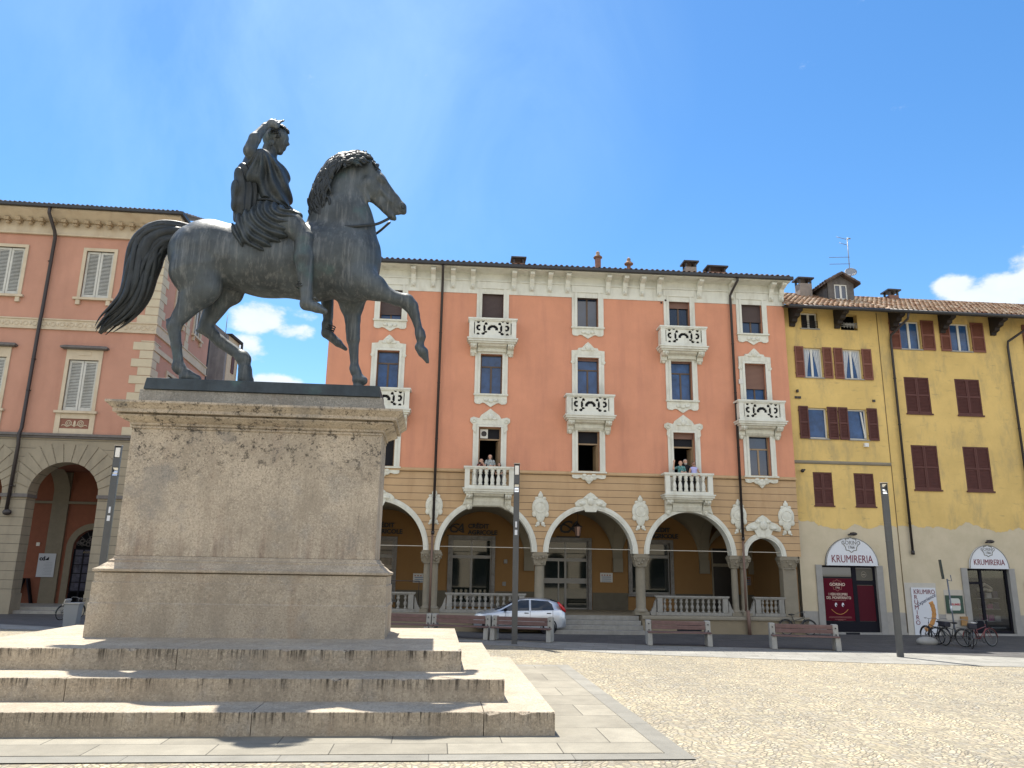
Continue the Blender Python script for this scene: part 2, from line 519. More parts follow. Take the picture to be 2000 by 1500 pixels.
# ---------------------------------------------------------------- ground
def cobble_mat():
    m_ = bpy.data.materials.new('porphyry_cobbles'); m_.use_nodes = True
    nt = m_.node_tree; N = nt.nodes; L = nt.links; bs = N['Principled BSDF']
    bs.inputs['Roughness'].default_value = 0.85; bs.inputs['Specular IOR Level'].default_value = 0.3
    tc = N.new('ShaderNodeTexCoord')
    # fan-laid rows: warp the grid with long waves
    sx = N.new('ShaderNodeSeparateXYZ'); L.new(tc.outputs['Object'], sx.inputs[0])
    def mth(op, a, b=None):
        n = N.new('ShaderNodeMath'); n.operation = op
        for i, v in enumerate((a, b)):
            if v is None: continue
            if hasattr(v, 'links'): L.new(v, n.inputs[i])
            else: n.inputs[i].default_value = v
        return n.outputs[0]
    nz = N.new('ShaderNodeTexNoise'); nz.inputs['Scale'].default_value = 1.1; nz.inputs['Detail'].default_value = 3; L.new(tc.outputs['Object'], nz.inputs['Vector'])
    wob = mth('MULTIPLY', mth('SUBTRACT', nz.outputs[0], 0.5), 0.35)
    yy = mth('ADD', mth('ADD', sx.outputs[1], mth('MULTIPLY', mth('ABSOLUTE', mth('SINE', mth('MULTIPLY', sx.outputs[0], 2.4))), 0.34)), wob)
    xx = mth('ADD', sx.outputs[0], wob)
    cb = N.new('ShaderNodeCombineXYZ'); L.new(xx, cb.inputs[0]); L.new(yy, cb.inputs[1])
    vo = N.new('ShaderNodeTexVoronoi'); vo.feature = 'F1'; vo.inputs['Scale'].default_value = 10.5; vo.inputs['Randomness'].default_value = 0.62; L.new(cb.outputs[0], vo.inputs['Vector'])
    ve = N.new('ShaderNodeTexVoronoi'); ve.feature = 'DISTANCE_TO_EDGE'; ve.inputs['Scale'].default_value = 10.5; ve.inputs['Randomness'].default_value = 0.62; L.new(cb.outputs[0], ve.inputs['Vector'])
    ramp = N.new('ShaderNodeValToRGB'); ramp.color_ramp.interpolation = 'LINEAR'
    els = ramp.color_ramp.elements
    els[0].position = 0.0; els[0].color = (0.22, 0.20, 0.16, 1)
    els[1].position = 1.0; els[1].color = (0.43, 0.395, 0.30, 1)
    e = els.new(0.35); e.color = (0.375, 0.34, 0.245, 1)
    e = els.new(0.6); e.color = (0.28, 0.27, 0.235, 1)
    e = els.new(0.82); e.color = (0.33, 0.285, 0.21, 1)
    sp = N.new('ShaderNodeSeparateXYZ'); L.new(vo.outputs['Color'], sp.inputs[0]); L.new(sp.outputs[0], ramp.inputs[0])
    big = N.new('ShaderNodeTexNoise'); big.inputs['Scale'].default_value = 0.35; big.inputs['Detail'].default_value = 5; L.new(tc.outputs['Object'], big.inputs['Vector'])
    mb_ = N.new('ShaderNodeMix'); mb_.data_type = 'RGBA'; mb_.blend_type = 'MULTIPLY'
    mr0 = N.new('ShaderNodeMapRange'); mr0.inputs['From Min'].default_value = 0.35; mr0.inputs['From Max'].default_value = 0.65; L.new(big.outputs[0], mr0.inputs['Value'])
    mcol = N.new('ShaderNodeMix'); mcol.data_type = 'RGBA'; L.new(mr0.outputs[0], mcol.inputs['Factor']); mcol.inputs['A'].default_value = (0.88, 0.87, 0.86, 1); mcol.inputs['B'].default_value = (1.12, 1.08, 1.0, 1)
    mb_.inputs['Factor'].default_value = 1.0; L.new(ramp.outputs[0], mb_.inputs['A']); L.new(mcol.outputs['Result'], mb_.inputs['B'])
    jr = N.new('ShaderNodeMapRange'); jr.inputs['From Min'].default_value = 0.012; jr.inputs['From Max'].default_value = 0.075; L.new(ve.outputs['Distance'], jr.inputs['Value'])
    mx = N.new('ShaderNodeMix'); mx.data_type = 'RGBA'; L.new(jr.outputs[0], mx.inputs['Factor'])
    mx.inputs['A'].default_value = (0.20, 0.178, 0.14, 1); L.new(mb_.outputs['Result'], mx.inputs['B']); L.new(mx.outputs['Result'], bs.inputs['Base Color'])
    fine = N.new('ShaderNodeTexNoise'); fine.inputs['Scale'].default_value = 55; fine.inputs['Detail'].default_value = 4; L.new(tc.outputs['Object'], fine.inputs['Vector'])
    hj = N.new('ShaderNodeMapRange'); hj.inputs['From Min'].default_value = 0.0; hj.inputs['From Max'].default_value = 0.22; hj.interpolation_type = 'SMOOTHSTEP'; L.new(ve.outputs['Distance'], hj.inputs['Value'])
    h = mth('ADD', mth('ADD', hj.outputs[0], mth('MULTIPLY', fine.outputs[0], 0.35)), mth('MULTIPLY', sp.outputs[1], 0.5))
    bp = N.new('ShaderNodeBump'); bp.inputs['Strength'].default_value = 0.9; bp.inputs['Distance'].default_value = 0.022
    L.new(h, bp.inputs['Height']); L.new(bp.outputs[0], bs.inputs['Normal'])
    return m_

def slab_mat(name, base, w, h, mortar=0.006, rot=0.0, varc=0.12, dark=0.45, offset=0.5, shift=(0, 0)):
    m_ = bpy.data.materials.new(name); m_.use_nodes = True
    nt = m_.node_tree; N = nt.nodes; L = nt.links; bs = N['Principled BSDF']
    bs.inputs['Roughness'].default_value = 0.8; bs.inputs['Specular IOR Level'].default_value = 0.35
    tc = N.new('ShaderNodeTexCoord'); mp = N.new('ShaderNodeMapping'); mp.inputs['Rotation'].default_value = (0, 0, rot); mp.inputs['Location'].default_value = (shift[0], shift[1], 0)
    L.new(tc.outputs['Object'], mp.inputs[0])
    br = N.new('ShaderNodeTexBrick'); br.inputs['Scale'].default_value = 1.0; br.inputs['Brick Width'].default_value = w; br.inputs['Row Height'].default_value = h
    br.inputs['Mortar Size'].default_value = mortar; br.inputs['Mortar Smooth'].default_value = 0.1; br.offset = offset; br.inputs['Bias'].default_value = 0.0
    br.inputs['Color1'].default_value = tuple(c*(1+varc) for c in base)+(1,); br.inputs['Color2'].default_value = tuple(c*(1-varc) for c in base)+(1,)
    br.inputs['Mortar'].default_value = tuple(c*dark for c in base)+(1,)
    L.new(mp.outputs[0], br.inputs['Vector'])
    nz = N.new('ShaderNodeTexNoise'); nz.inputs['Scale'].default_value = 1.6; nz.inputs['Detail'].default_value = 8; nz.inputs['Roughness'].default_value = 0.65; L.new(tc.outputs['Object'], nz.inputs['Vector'])
    n2 = N.new('ShaderNodeTexNoise'); n2.inputs['Scale'].default_value = 60; n2.inputs['Detail'].default_value = 4; L.new(tc.outputs['Object'], n2.inputs['Vector'])
    mr = N.new('ShaderNodeMapRange'); mr.inputs['From Min'].default_value = 0.3; mr.inputs['From Max'].default_value = 0.7; mr.inputs['To Min'].default_value = 0.8; mr.inputs['To Max'].default_value = 1.14; L.new(nz.outputs[0], mr.inputs['Value'])
    mr2 = N.new('ShaderNodeMapRange'); mr2.inputs['From Min'].default_value = 0.3; mr2.inputs['From Max'].default_value = 0.7; mr2.inputs['To Min'].default_value = 0.9; mr2.inputs['To Max'].default_value = 1.1; L.new(n2.outputs[0], mr2.inputs['Value'])
    mu = N.new('ShaderNodeMath'); mu.operation = 'MULTIPLY'; L.new(mr.outputs[0], mu.inputs[0]); L.new(mr2.outputs[0], mu.inputs[1])
    vm = N.new('ShaderNodeVectorMath'); vm.operation = 'SCALE'; L.new(br.outputs['Color'], vm.inputs[0]); L.new(mu.outputs[0], vm.inputs['Scale']); L.new(vm.outputs[0], bs.inputs['Base Color'])
    bp = N.new('ShaderNodeBump'); bp.inputs['Strength'].default_value = 0.5; bp.inputs['Distance'].default_value = 0.006
    s = N.new('ShaderNodeMath'); s.operation = 'MULTIPLY_ADD'; L.new(br.outputs['Fac'], s.inputs[0]); s.inputs[1].default_value = -1.0; L.new(n2.outputs[0], s.inputs[2])
    L.new(s.outputs[0], bp.inputs['Height']); L.new(bp.outputs[0], bs.inputs['Normal'])
    return m_

M_COB = cobble_mat()
M_STRIP = slab_mat('pale_stone_slabs', (0.24, 0.236, 0.215), 0.9, 0.42, rot=R(9))
M_ROAD = slab_mat('grey_stone_paving', (0.085, 0.083, 0.082), 0.5, 0.22, rot=R(8), varc=0.18, dark=0.6, mortar=0.008)
M_SLAB = slab_mat('granite_paving', (0.235, 0.218, 0.175), 1.55, 1.05, shift=(0.35, 0.22), dark=0.3, mortar=0.008)
M_BAND = slab_mat('granite_kerb_band', (0.205, 0.198, 0.172), 1.9, 3.0, dark=0.4)

g = MB(); g.quad((-3000, -3000, 0), (3000, -3000, 0), (3000, 3000, 0), (-3000, 3000, 0))
g.build('square', M_COB, kind='structure')
g = MB(); g.add([(-60, 36.0, 0.008), (-60, 46, 0.008), (60, 60, 0.008), (60, 15.5, 0.008), (14.3, 22.35, 0.008), (10.15, 22.75, 0.008), (3.2, 24.2, 0.008), (0.14, 26.0, 0.008), (-12, 28.2, 0.008)], [(0, 8, 7, 6, 5, 4, 3, 2, 1)])
g.build('pavement', M_STRIP, kind='structure')
g = MB(); g.add([(-60, 45.0, 0.014), (-60, 90, 0.014), (70, 90, 0.014), (70, 14.5, 0.014), (17.0, 24.6, 0.014), (10.7, 26.3, 0.014), (4.7, 27.1, 0.014), (-2.5, 28.7, 0.014), (-16.4, 30.2, 0.014)], [(0, 8, 7, 6, 5, 4, 3, 2, 1)])
g.build('road', M_ROAD, kind='structure')

# ---------------------------------------------------------------- monument: paving, steps, pedestal, bronze group
TH = R(5.3)
MO = (-2.43, 15.92, 0)
gm = MB()
gm.quad((-9.9, -5.05, 0.02), (4.12, -5.05, 0.02), (4.12, 4.42, 0.02), (-9.9, 4.42, 0.02))
gm.build('monument_pavement', M_SLAB, kind='structure', loc=MO, rz=TH)
gm = MB()
def ringq(x0, x1, y0, y1, w, z):
    gm.quad((x0-w, y0-w, z), (x1+w, y0-w, z), (x1+w, y0-0.012, z), (x0-w, y0-0.012, z))
    gm.quad((x0-w, y1+0.012, z), (x1+w, y1+0.012, z), (x1+w, y1+w, z), (x0-w, y1+w, z))
    gm.quad((x1+0.012, y0-0.012, z), (x1+w, y0-0.012, z), (x1+w, y1+0.012, z), (x1+0.012, y1+0.012, z))
    gm.quad((x0-w, y0-0.012, z), (x0-0.012, y0-0.012, z), (x0-0.012, y1+0.012, z), (x0-w, y1+0.012, z))
ringq(-9.9, 4.12, -5.05, 4.42, 0.34, 0.016)
gm.build('kerb_band', M_BAND, kind='structure', loc=MO, rz=TH)

def granite(name, base, dark=(0.1, 0.085, 0.07), streak=0.5, top_spots=0.0, joints=None, rust=0.25):
    m_ = bpy.data.materials.new(name); m_.use_nodes = True
    nt = m_.node_tree; N = nt.nodes; L = nt.links; bs = N['Principled BSDF']
    bs.inputs['Roughness'].default_value = 0.88; bs.inputs['Specular IOR Level'].default_value = 0.25
    tc = N.new('ShaderNodeTexCoord'); O = tc.outputs['Object']
    def noise(scale, det=6, ro=0.65, st=None):
        n = N.new('ShaderNodeTexNoise'); n.inputs['Scale'].default_value = scale; n.inputs['Detail'].default_value = det; n.inputs['Roughness'].default_value = ro
        if st:
            mp = N.new('ShaderNodeMapping'); mp.inputs['Scale'].default_value = st; L.new(O, mp.inputs[0]); L.new(mp.outputs[0], n.inputs['Vector'])
        else: L.new(O, n.inputs['Vector'])
        return n.outputs[0]
    def rng(v, a, b, c=0.0, d=1.0):
        n = N.new('ShaderNodeMapRange'); n.interpolation_type = 'SMOOTHSTEP'
        for k, x in (('From Min', a), ('From Max', b), ('To Min', c), ('To Max', d)): n.inputs[k].default_value = x
        L.new(v, n.inputs['Value']); return n.outputs[0]
    def mix(f, a, b):
        n = N.new('ShaderNodeMix'); n.data_type = 'RGBA'; L.new(f, n.inputs['Factor'])
        for k, v in (('A', a), ('B', b)):
            if hasattr(v, 'links'): L.new(v, n.inputs[k])
            else: n.inputs[k].default_value = tuple(v)+(1,)
        return n.outputs['Result']
    def mth(op, a, b):
        n = N.new('ShaderNodeMath'); n.operation = op
        for i, v in enumerate((a, b)):
            if hasattr(v, 'links'): L.new(v, n.inputs[i])
            else: n.inputs[i].default_value = v
        return n.outputs[0]
    c = mix(rng(noise(0.9, 7, 0.6), 0.35, 0.65), tuple(x*0.86 for x in base), tuple(x*1.12 for x in base))
    c = mix(rng(noise(2.2, 5, 0.6), 0.5, 0.72, 0, 0.5), c, (0.33, 0.315, 0.285))
    c = mix(rng(noise(24, 5, 0.85), 0.47, 0.62, 0, 0.62), c, tuple(x*0.42 for x in base))
    c = mix(rng(noise(31, 4, 0.8), 0.50, 0.64, 0, 0.55), c, tuple(min(1, x*1.55) for x in base))
    c = mix(rng(noise(5.5, 8, 0.8), 0.52, 0.68, 0, 0.45), c, tuple(x*0.55 for x in base))
    c = mix(rng(noise(1.7, 8, 0.72, (1, 1, 0.6)), 0.46, 0.62, 0, 0.5), c, tuple(x*0.66 for x in base))
    c = mix(rng(noise(1.5, 7, 0.7, (1, 1, 0.35)), 0.52, 0.74, 0, rust), c, (0.25, 0.165, 0.11))
    c = mix(rng(noise(3.5, 8, 0.72, (2.4, 2.4, 0.35)), 0.56, 0.76, 0, streak), c, dark)
    sx = N.new('ShaderNodeSeparateXYZ'); L.new(O, sx.inputs[0])
    if top_spots:
        zt = rng(sx.outputs[2], 3.7, 4.9)
        c = mix(mth('MULTIPLY', mth('MULTIPLY', rng(noise(6.0, 9, 0.82), 0.515, 0.62), zt), top_spots), c, (0.035, 0.03, 0.026))
        zl = rng(sx.outputs[2], 3.6, 2.5)
        c = mix(mth('MULTIPLY', mth('MULTIPLY', rng(noise(2.0, 8, 0.7, (3.2, 3.2, 0.22)), 0.45, 0.66), zl), 0.45), c, (0.15, 0.085, 0.065))
        c = mix(mth('MULTIPLY', rng(noise(0.75, 5, 0.6), 0.54, 0.68), 0.45), c, (0.22, 0.215, 0.205))
    if joints:
        for j in joints:   # drips under the front lip of each step
            d = rng(sx.outputs[2], j-0.26, j-0.02)
            c = mix(mth('MULTIPLY', mth('MULTIPLY', rng(noise(2.6, 9, 0.85, (4.6, 4.6, 0.16)), 0.48, 0.60), d), 0.92), c, (0.02, 0.016, 0.013))
    L.new(c, bs.inputs['Base Color'])
    bp = N.new('ShaderNodeBump'); bp.inputs['Strength'].default_value = 0.6; bp.inputs['Distance'].default_value = 0.02
    L.new(noise(26, 8, 0.8), bp.inputs['Height']); L.new(bp.outputs[0], bs.inputs['Normal'])
    return m_

M_STEP = granite('weathered_granite_steps', (0.40, 0.34, 0.26), streak=0.25)
M_TREAD = granite('sunlit_tread_granite', (0.40, 0.345, 0.265), streak=0.05, rust=0.1)  # cleaner, paler granite for upward faces; sunlight painted into the colour
steps = empty('monument_steps', MO, TH, 'broad platform of three weathered granite steps under the equestrian monument', 'steps')
ST = [(-7.1, 1.45, -2.05, 3.0, 0.682, 1.018), (-7.8, 2.12, -3.02, 3.22, 0.346, 0.682), (-8.5, 2.80, -3.93, 3.42, 0.0, 0.346)]
CR = random.Random(21)
def chipped(b, xa, xb, ya, yb, za, zb):
    """stone block whose front arris is worn and chipped"""
    n = max(8, int((xb-xa)/0.07)); vs = []; fs = []; chip = 0.0
    for k in range(n+1):
        x = xa+(xb-xa)*k/n
        if CR.random() < 0.035: chip = CR.uniform(0.02, 0.05)
        c = 0.010+CR.uniform(0, 0.006)+chip; chip = max(0.0, chip-CR.uniform(0.008, 0.03))
        if k == n: c = max(c, 0.03)
        r = 0.0 if 0 < k < n else 0.008
        vs += [(x, ya, za), (x, ya, zb-c*0.8), (x, ya+c, zb-0.002), (x, ya+c+0.012, zb), (x, yb, zb), (x, yb, za)]
    for k in range(n):
        for j in range(5): fs.append((k*6+j, (k+1)*6+j, (k+1)*6+j+1, k*6+j+1))
    fs += [tuple(range(6)), tuple(range(n*6+5, n*6-1, -1))]
    b.add(vs, fs)
for i, (x0, x1, y0, y1, z0, z1) in enumerate(ST):
    b = MB()
    # built of several blocks with real gaps of a few mm, edges slightly worn
    cuts = {0: [x0, -3.3, x1], 1: [x0, -4.6, x1], 2: [x0, -5.9, -1.6, 1.74, x1]}[i]
    for a, c in zip(cuts[:-1], cuts[1:]):
        aa = a if a == x0 else a+0.006; cc = c if c == x1 else c-0.006
        chipped(b, aa, cc, y0, y1, z0, z1)
    M_S = granite('weathered_step_granite', (0.40, 0.34, 0.26), streak=0.25, joints=[z1])
    o = b.build('step', M_S, steps)
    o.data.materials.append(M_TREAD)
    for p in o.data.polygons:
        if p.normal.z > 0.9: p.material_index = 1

M_PED = granite('pedestal_granite', (0.455, 0.39, 0.305), streak=0.45, top_spots=0.9)
M_PED2 = granite('pedestal_base_granite', (0.41, 0.35, 0.27), streak=0.2, rust=0.4)
M_PED3 = granite('pedestal_cap_granite', (0.32, 0.30, 0.26), streak=0.45)
ped = empty('pedestal', (MO[0], MO[1], 0), TH, 'tall granite pedestal with moulded cornice carrying the bronze horse and rider', 'pedestal')
def frustum_stack(prof, x0, x1, y0, y1):
    """prof: list of (outset, z); closed solid whose plan grows by the outset at every height"""
    b = MB(); vs = []; fs = []
    for o, z in prof:
        vs += [(x0-o, y0-o, z), (x1+o, y0-o, z), (x1+o, y1+o, z), (x0-o, y1+o, z)]
    n = len(prof)
    for j in range(n-1):
        for k in range(4):
            fs.append((j*4+k, j*4+(k+1) % 4, (j+1)*4+(k+1) % 4, (j+1)*4+k))
    fs.append((3, 2, 1, 0)); fs.append(((n-1)*4, (n-1)*4+1, (n-1)*4+2, (n-1)*4+3))
    b.add(vs, fs); return b
zS = 1.018
frustum_stack([(0.0, zS), (0.0, 1.636), (-0.012, 1.646), (-0.02, 1.652), (-0.02, 2.03), (-0.04, 2.04), (-0.04, 2.215)], -5.70, 0.0, 0, 2.0).build('base_block', M_PED2, ped)
frustum_stack([(-0.12, 2.20), (-0.12, 2.232), (-0.02, 2.233), (0.0, 2.245), (0.0, 2.288), (-0.05, 2.31), (-0.085, 2.33), (-0.13, 2.375), (-0.18, 2.41), (-0.20, 2.42), (-0.20, 2.455), (-0.25, 2.48), (-0.27, 2.53), (-0.29, 2.545)], -5.70, 0.0, 0, 2.0).build('base_moulding', M_PED2, ped, bevel=0.004)
frustum_stack([(-0.30, 2.545), (-0.30, 5.19)], -5.73, 0.0, 0, 2.0).build('shaft', M_PED, ped, bevel=0.012)
frustum_stack([(-0.285, 5.12), (-0.265, 5.13), (-0.265, 5.165), (-0.285, 5.167), (-0.285, 5.188), (-0.24, 5.19), (-0.24, 5.235), (-0.16, 5.27), (-0.08, 5.32), (-0.04, 5.345), (-0.04, 5.37), (-0.11, 5.372), (-0.11, 5.404), (0.03, 5.405), (0.03, 5.475), (0.06, 5.50), (0.11, 5.55), (0.155, 5.585), (0.155, 5.63)], -5.70, -0.02, 0, 2.0).build('cornice', M_PED, ped, bevel=0.005)
frustum_stack([(-0.34, 5.63), (-0.34, 5.965)], -5.73, 0.0, 0.0, 2.0).build('cap_block', M_PED3, ped, bevel=0.015)

# ---------------------------------------------------------------- bronze horse and rider
def bronze(name, base=(0.060, 0.072, 0.078), streak=(0.21, 0.215, 0.21), green=(0.06, 0.115, 0.11), amt=0.5, metal=0.25):
    m_ = bpy.data.materials.new(name); m_.use_nodes = True
    nt = m_.node_tree; N = nt.nodes; L = nt.links; bs = N['Principled BSDF']
    bs.inputs['Metallic'].default_value = metal; bs.inputs['Specular IOR Level'].default_value = 0.5
    tc = N.new('ShaderNodeTexCoord'); O = tc.outputs['Object']
    def noise(scale, det=6, ro=0.65, st=None):
        n = N.new('ShaderNodeTexNoise'); n.inputs['Scale'].default_value = scale; n.inputs['Detail'].default_value = det; n.inputs['Roughness'].default_value = ro
        if st:
            mp = N.new('ShaderNodeMapping'); mp.inputs['Scale'].default_value = st; L.new(O, mp.inputs[0]); L.new(mp.outputs[0], n.inputs['Vector'])
        else: L.new(O, n.inputs['Vector'])
        return n.outputs[0]
    def rng(v, a, b, c=0.0, d=1.0):
        n = N.new('ShaderNodeMapRange'); n.interpolation_type = 'SMOOTHSTEP'
        for k, x in (('From Min', a), ('From Max', b), ('To Min', c), ('To Max', d)): n.inputs[k].default_value = x
        L.new(v, n.inputs['Value']); return n.outputs[0]
    def mix(f, a, b):
        n = N.new('ShaderNodeMix'); n.data_type = 'RGBA'; L.new(f, n.inputs['Factor'])
        for k, v in (('A', a), ('B', b)):
            if hasattr(v, 'links'): L.new(v, n.inputs[k])
            else: n.inputs[k].default_value = tuple(v)+(1,)
        return n.outputs['Result']
    c = mix(rng(noise(1.3, 6), 0.35, 0.65), tuple(x*0.7 for x in base), tuple(x*1.25 for x in base))
    c = mix(rng(noise(3.0, 7, 0.7, (4.0, 4.0, 0.22)), 0.47, 0.7, 0, amt), c, streak)
    c = mix(rng(noise(1.1, 5, 0.6), 0.6, 0.75, 0, 0.55), c, green)
    c = mix(rng(noise(2.4, 6, 0.7, (2.5, 2.5, 0.4)), 0.58, 0.76, 0, 0.6), c, (0.035, 0.04, 0.04))
    L.new(c, bs.inputs['Base Color'])
    L.new(rng(noise(4, 5), 0.3, 0.7, 0.42, 0.66), bs.inputs['Roughness'])
    bp = N.new('ShaderNodeBump'); bp.inputs['Strength'].default_value = 0.35; bp.inputs['Distance'].default_value = 0.012
    L.new(noise(16, 7, 0.7), bp.inputs['Height']); L.new(bp.outputs[0], bs.inputs['Normal'])
    return m_
M_BR = bronze('weathered_bronze')
M_BRD = bronze('dark_bronze', base=(0.022, 0.027, 0.030), streak=(0.06, 0.065, 0.065), amt=0.35)
M_BRP = bronze('bronze_plinth_metal', base=(0.035, 0.048, 0.056), streak=(0.06, 0.075, 0.085), amt=0.3)
HORSE=[(-4.614,1.0,9.314,0.782,-4.553,1.0,9.366,0.765,0.92),
(-4.553,0.78,9.128,0.673,-4.663,0.7,8.755,0.511,0.7),
(-4.697,1.22,9.303,0.69,-4.675,1.25,9.022,0.551,0.7),
(-4.284,1.0,9.332,0.729,-3.208,1.0,9.246,0.833,0.82),
(-3.208,1.0,9.246,0.833,-2.13,1.0,9.258,0.884,0.8),
(-2.13,1.0,9.258,0.884,-1.478,1.0,9.344,0.86,0.78),
(-1.321,0.82,8.985,0.547,-1.172,0.8,8.791,0.523,0.7),
(-1.37,1.18,9.125,0.559,-1.222,1.2,8.943,0.535,0.7),
(-1.498,1.0,9.641,0.835,-1.591,1.0,10.339,0.712,0.58),
(-1.591,1.0,10.339,0.712,-1.572,1.0,11.11,0.463,0.5),
(-1.572,1.0,11.11,0.463,-1.397,1.0,11.643,0.343,0.5),
(-1.397,1.0,11.643,0.343,-1.149,1.0,11.829,0.263,0.62,0.1),
(-4.655,0.66,8.787,0.554,-4.519,0.66,8.324,0.379,0.75,0.1),
(-4.444,0.66,8.422,0.406,-4.835,0.66,7.73,0.192,0.7,0.1),
(-4.343,1.34,9.027,0.532,-4.13,1.34,8.695,0.346,0.7,0.1),
(-4.135,1.34,8.743,0.36,-3.974,1.34,8.483,0.221,0.75,0.1),
(-4.182,1.34,8.545,0.322,-4.5,1.34,7.759,0.173,0.75,0.1),
(-1.07,0.7,8.758,0.43,-0.703,0.68,8.626,0.298,0.75,0.1),
(-0.745,0.68,8.576,0.253,-0.197,0.68,8.365,0.149,0.8,0.1),
(-1.294,1.3,8.828,0.444,-1.255,1.32,8.394,0.27,0.75,0.1),
(-1.255,1.32,8.394,0.26,-1.202,1.32,8.006,0.176,0.8,0.1),
(-0.965,1.0,11.275,0.295,-0.892,1.0,11.144,0.256,0.78,0.045),
(-1.047,1.0,11.694,0.229,-0.795,1.0,11.422,0.21,0.8,0.045),
(-0.795,1.0,11.422,0.205,-0.394,1.0,10.97,0.147,0.72,0.045),
(-0.394,1.0,10.97,0.147,-0.196,1.0,10.786,0.114,0.8,0.045),
(-0.87,1.0,11.094,0.199,-0.558,1.0,10.711,0.104,0.62,0.045),
(-0.569,1.0,10.736,0.104,-0.409,1.0,10.53,0.09,0.85,0.045),
(-0.507,1.0,10.895,0.161,-0.275,1.0,10.667,0.095,0.72,0.045),
(-0.418,1.0,10.535,0.08,-0.34,1.0,10.478,0.057,1.0,0.045),
(-0.196,1.0,10.786,0.109,-0.144,1.0,10.676,0.08,1.1,0.045),
(-0.752,0.9,11.45,0.123,-0.617,0.9,11.381,0.066,1,0.045),
(-0.753,1.1,11.558,0.106,-0.634,1.1,11.476,0.058,1,0.045),
(-0.874,0.865,11.344,0.047,-0.429,0.9,10.85,0.033,1,0.045),
(-1.146,0.87,11.199,0.085,-0.961,0.86,10.846,0.056,0.8,0.045),
(-1.086,0.9,11.872,0.1,-1.173,0.88,12.171,0.019,0.8,0.045),
(-1.11,1.1,11.983,0.101,-1.131,1.12,12.293,0.019,0.8,0.045),
(-4.7,0.66,8.036,0.241,-4.949,0.66,7.619,0.113,0.7,0.045),
(-5.124,0.66,7.601,0.043,-4.978,0.66,7.508,0.13,0.8,0.045),
(-4.875,0.66,7.705,0.148,-4.966,0.66,7.472,0.148,0.8,0.045),
(-4.982,0.66,7.471,0.148,-4.868,0.66,7.024,0.108,0.85,0.045),
(-4.868,0.66,7.024,0.108,-4.766,0.66,6.603,0.103,0.85,0.045),
(-4.777,0.66,6.554,0.133,-4.74,0.66,6.52,0.133,0.95,0.045),
(-4.72,0.66,6.494,0.112,-4.576,0.66,6.394,0.116,1,0.045),
(-4.6,0.66,6.313,0.128,-4.417,0.66,6.303,0.094,1.15,0.045),
(-4.672,1.34,7.599,0.05,-4.485,1.34,7.617,0.136,0.8,0.045),
(-4.49,1.34,7.664,0.163,-4.15,1.34,7.358,0.131,0.85,0.045),
(-4.15,1.34,7.358,0.131,-3.633,1.34,7.028,0.127,0.85,0.045),
(-3.618,1.34,7.005,0.163,-3.583,1.34,6.96,0.163,0.95,0.045),
(-3.582,1.34,6.95,0.135,-3.547,1.34,6.718,0.126,1,0.045),
(-3.537,1.34,6.709,0.153,-3.516,1.34,6.488,0.171,1.15,0.045),
(-0.197,0.68,8.365,0.153,0.029,0.68,8.319,0.172,0.85,0.045),
(0.075,0.68,8.293,0.181,0.169,0.68,8.193,0.162,0.85,0.045),
(0.169,0.68,8.193,0.153,0.249,0.68,8.007,0.113,0.85,0.045),
(0.239,0.68,8.03,0.113,0.379,0.68,7.598,0.085,0.85,0.045),
(0.39,0.68,7.566,0.121,0.411,0.68,7.487,0.121,0.95,0.045),
(0.417,0.68,7.45,0.094,0.415,0.68,7.283,0.08,1,0.045),
(0.382,0.68,7.235,0.098,0.476,0.68,7.118,0.111,1.1,0.045),
(0.485,0.68,7.119,0.111,0.591,0.68,6.892,0.036,1.2,0.045),
(-1.188,1.32,7.788,0.157,-1.164,1.32,7.548,0.152,0.85,0.045),
(-1.202,1.32,8.006,0.176,-1.175,1.32,7.716,0.143,0.85,0.045),
(-1.164,1.32,7.548,0.133,-1.087,1.32,6.909,0.091,0.85,0.045),
(-1.083,1.32,6.838,0.119,-1.051,1.32,6.769,0.118,0.95,0.045),
(-1.051,1.32,6.759,0.105,-0.981,1.32,6.654,0.105,1,0.045),
(-1.003,1.32,6.573,0.123,-0.877,1.32,6.56,0.109,1.15,0.045)]
HSUB=[(-0.317,1.0,10.562,0.014,-0.068,1.0,10.557,0.024,6)]
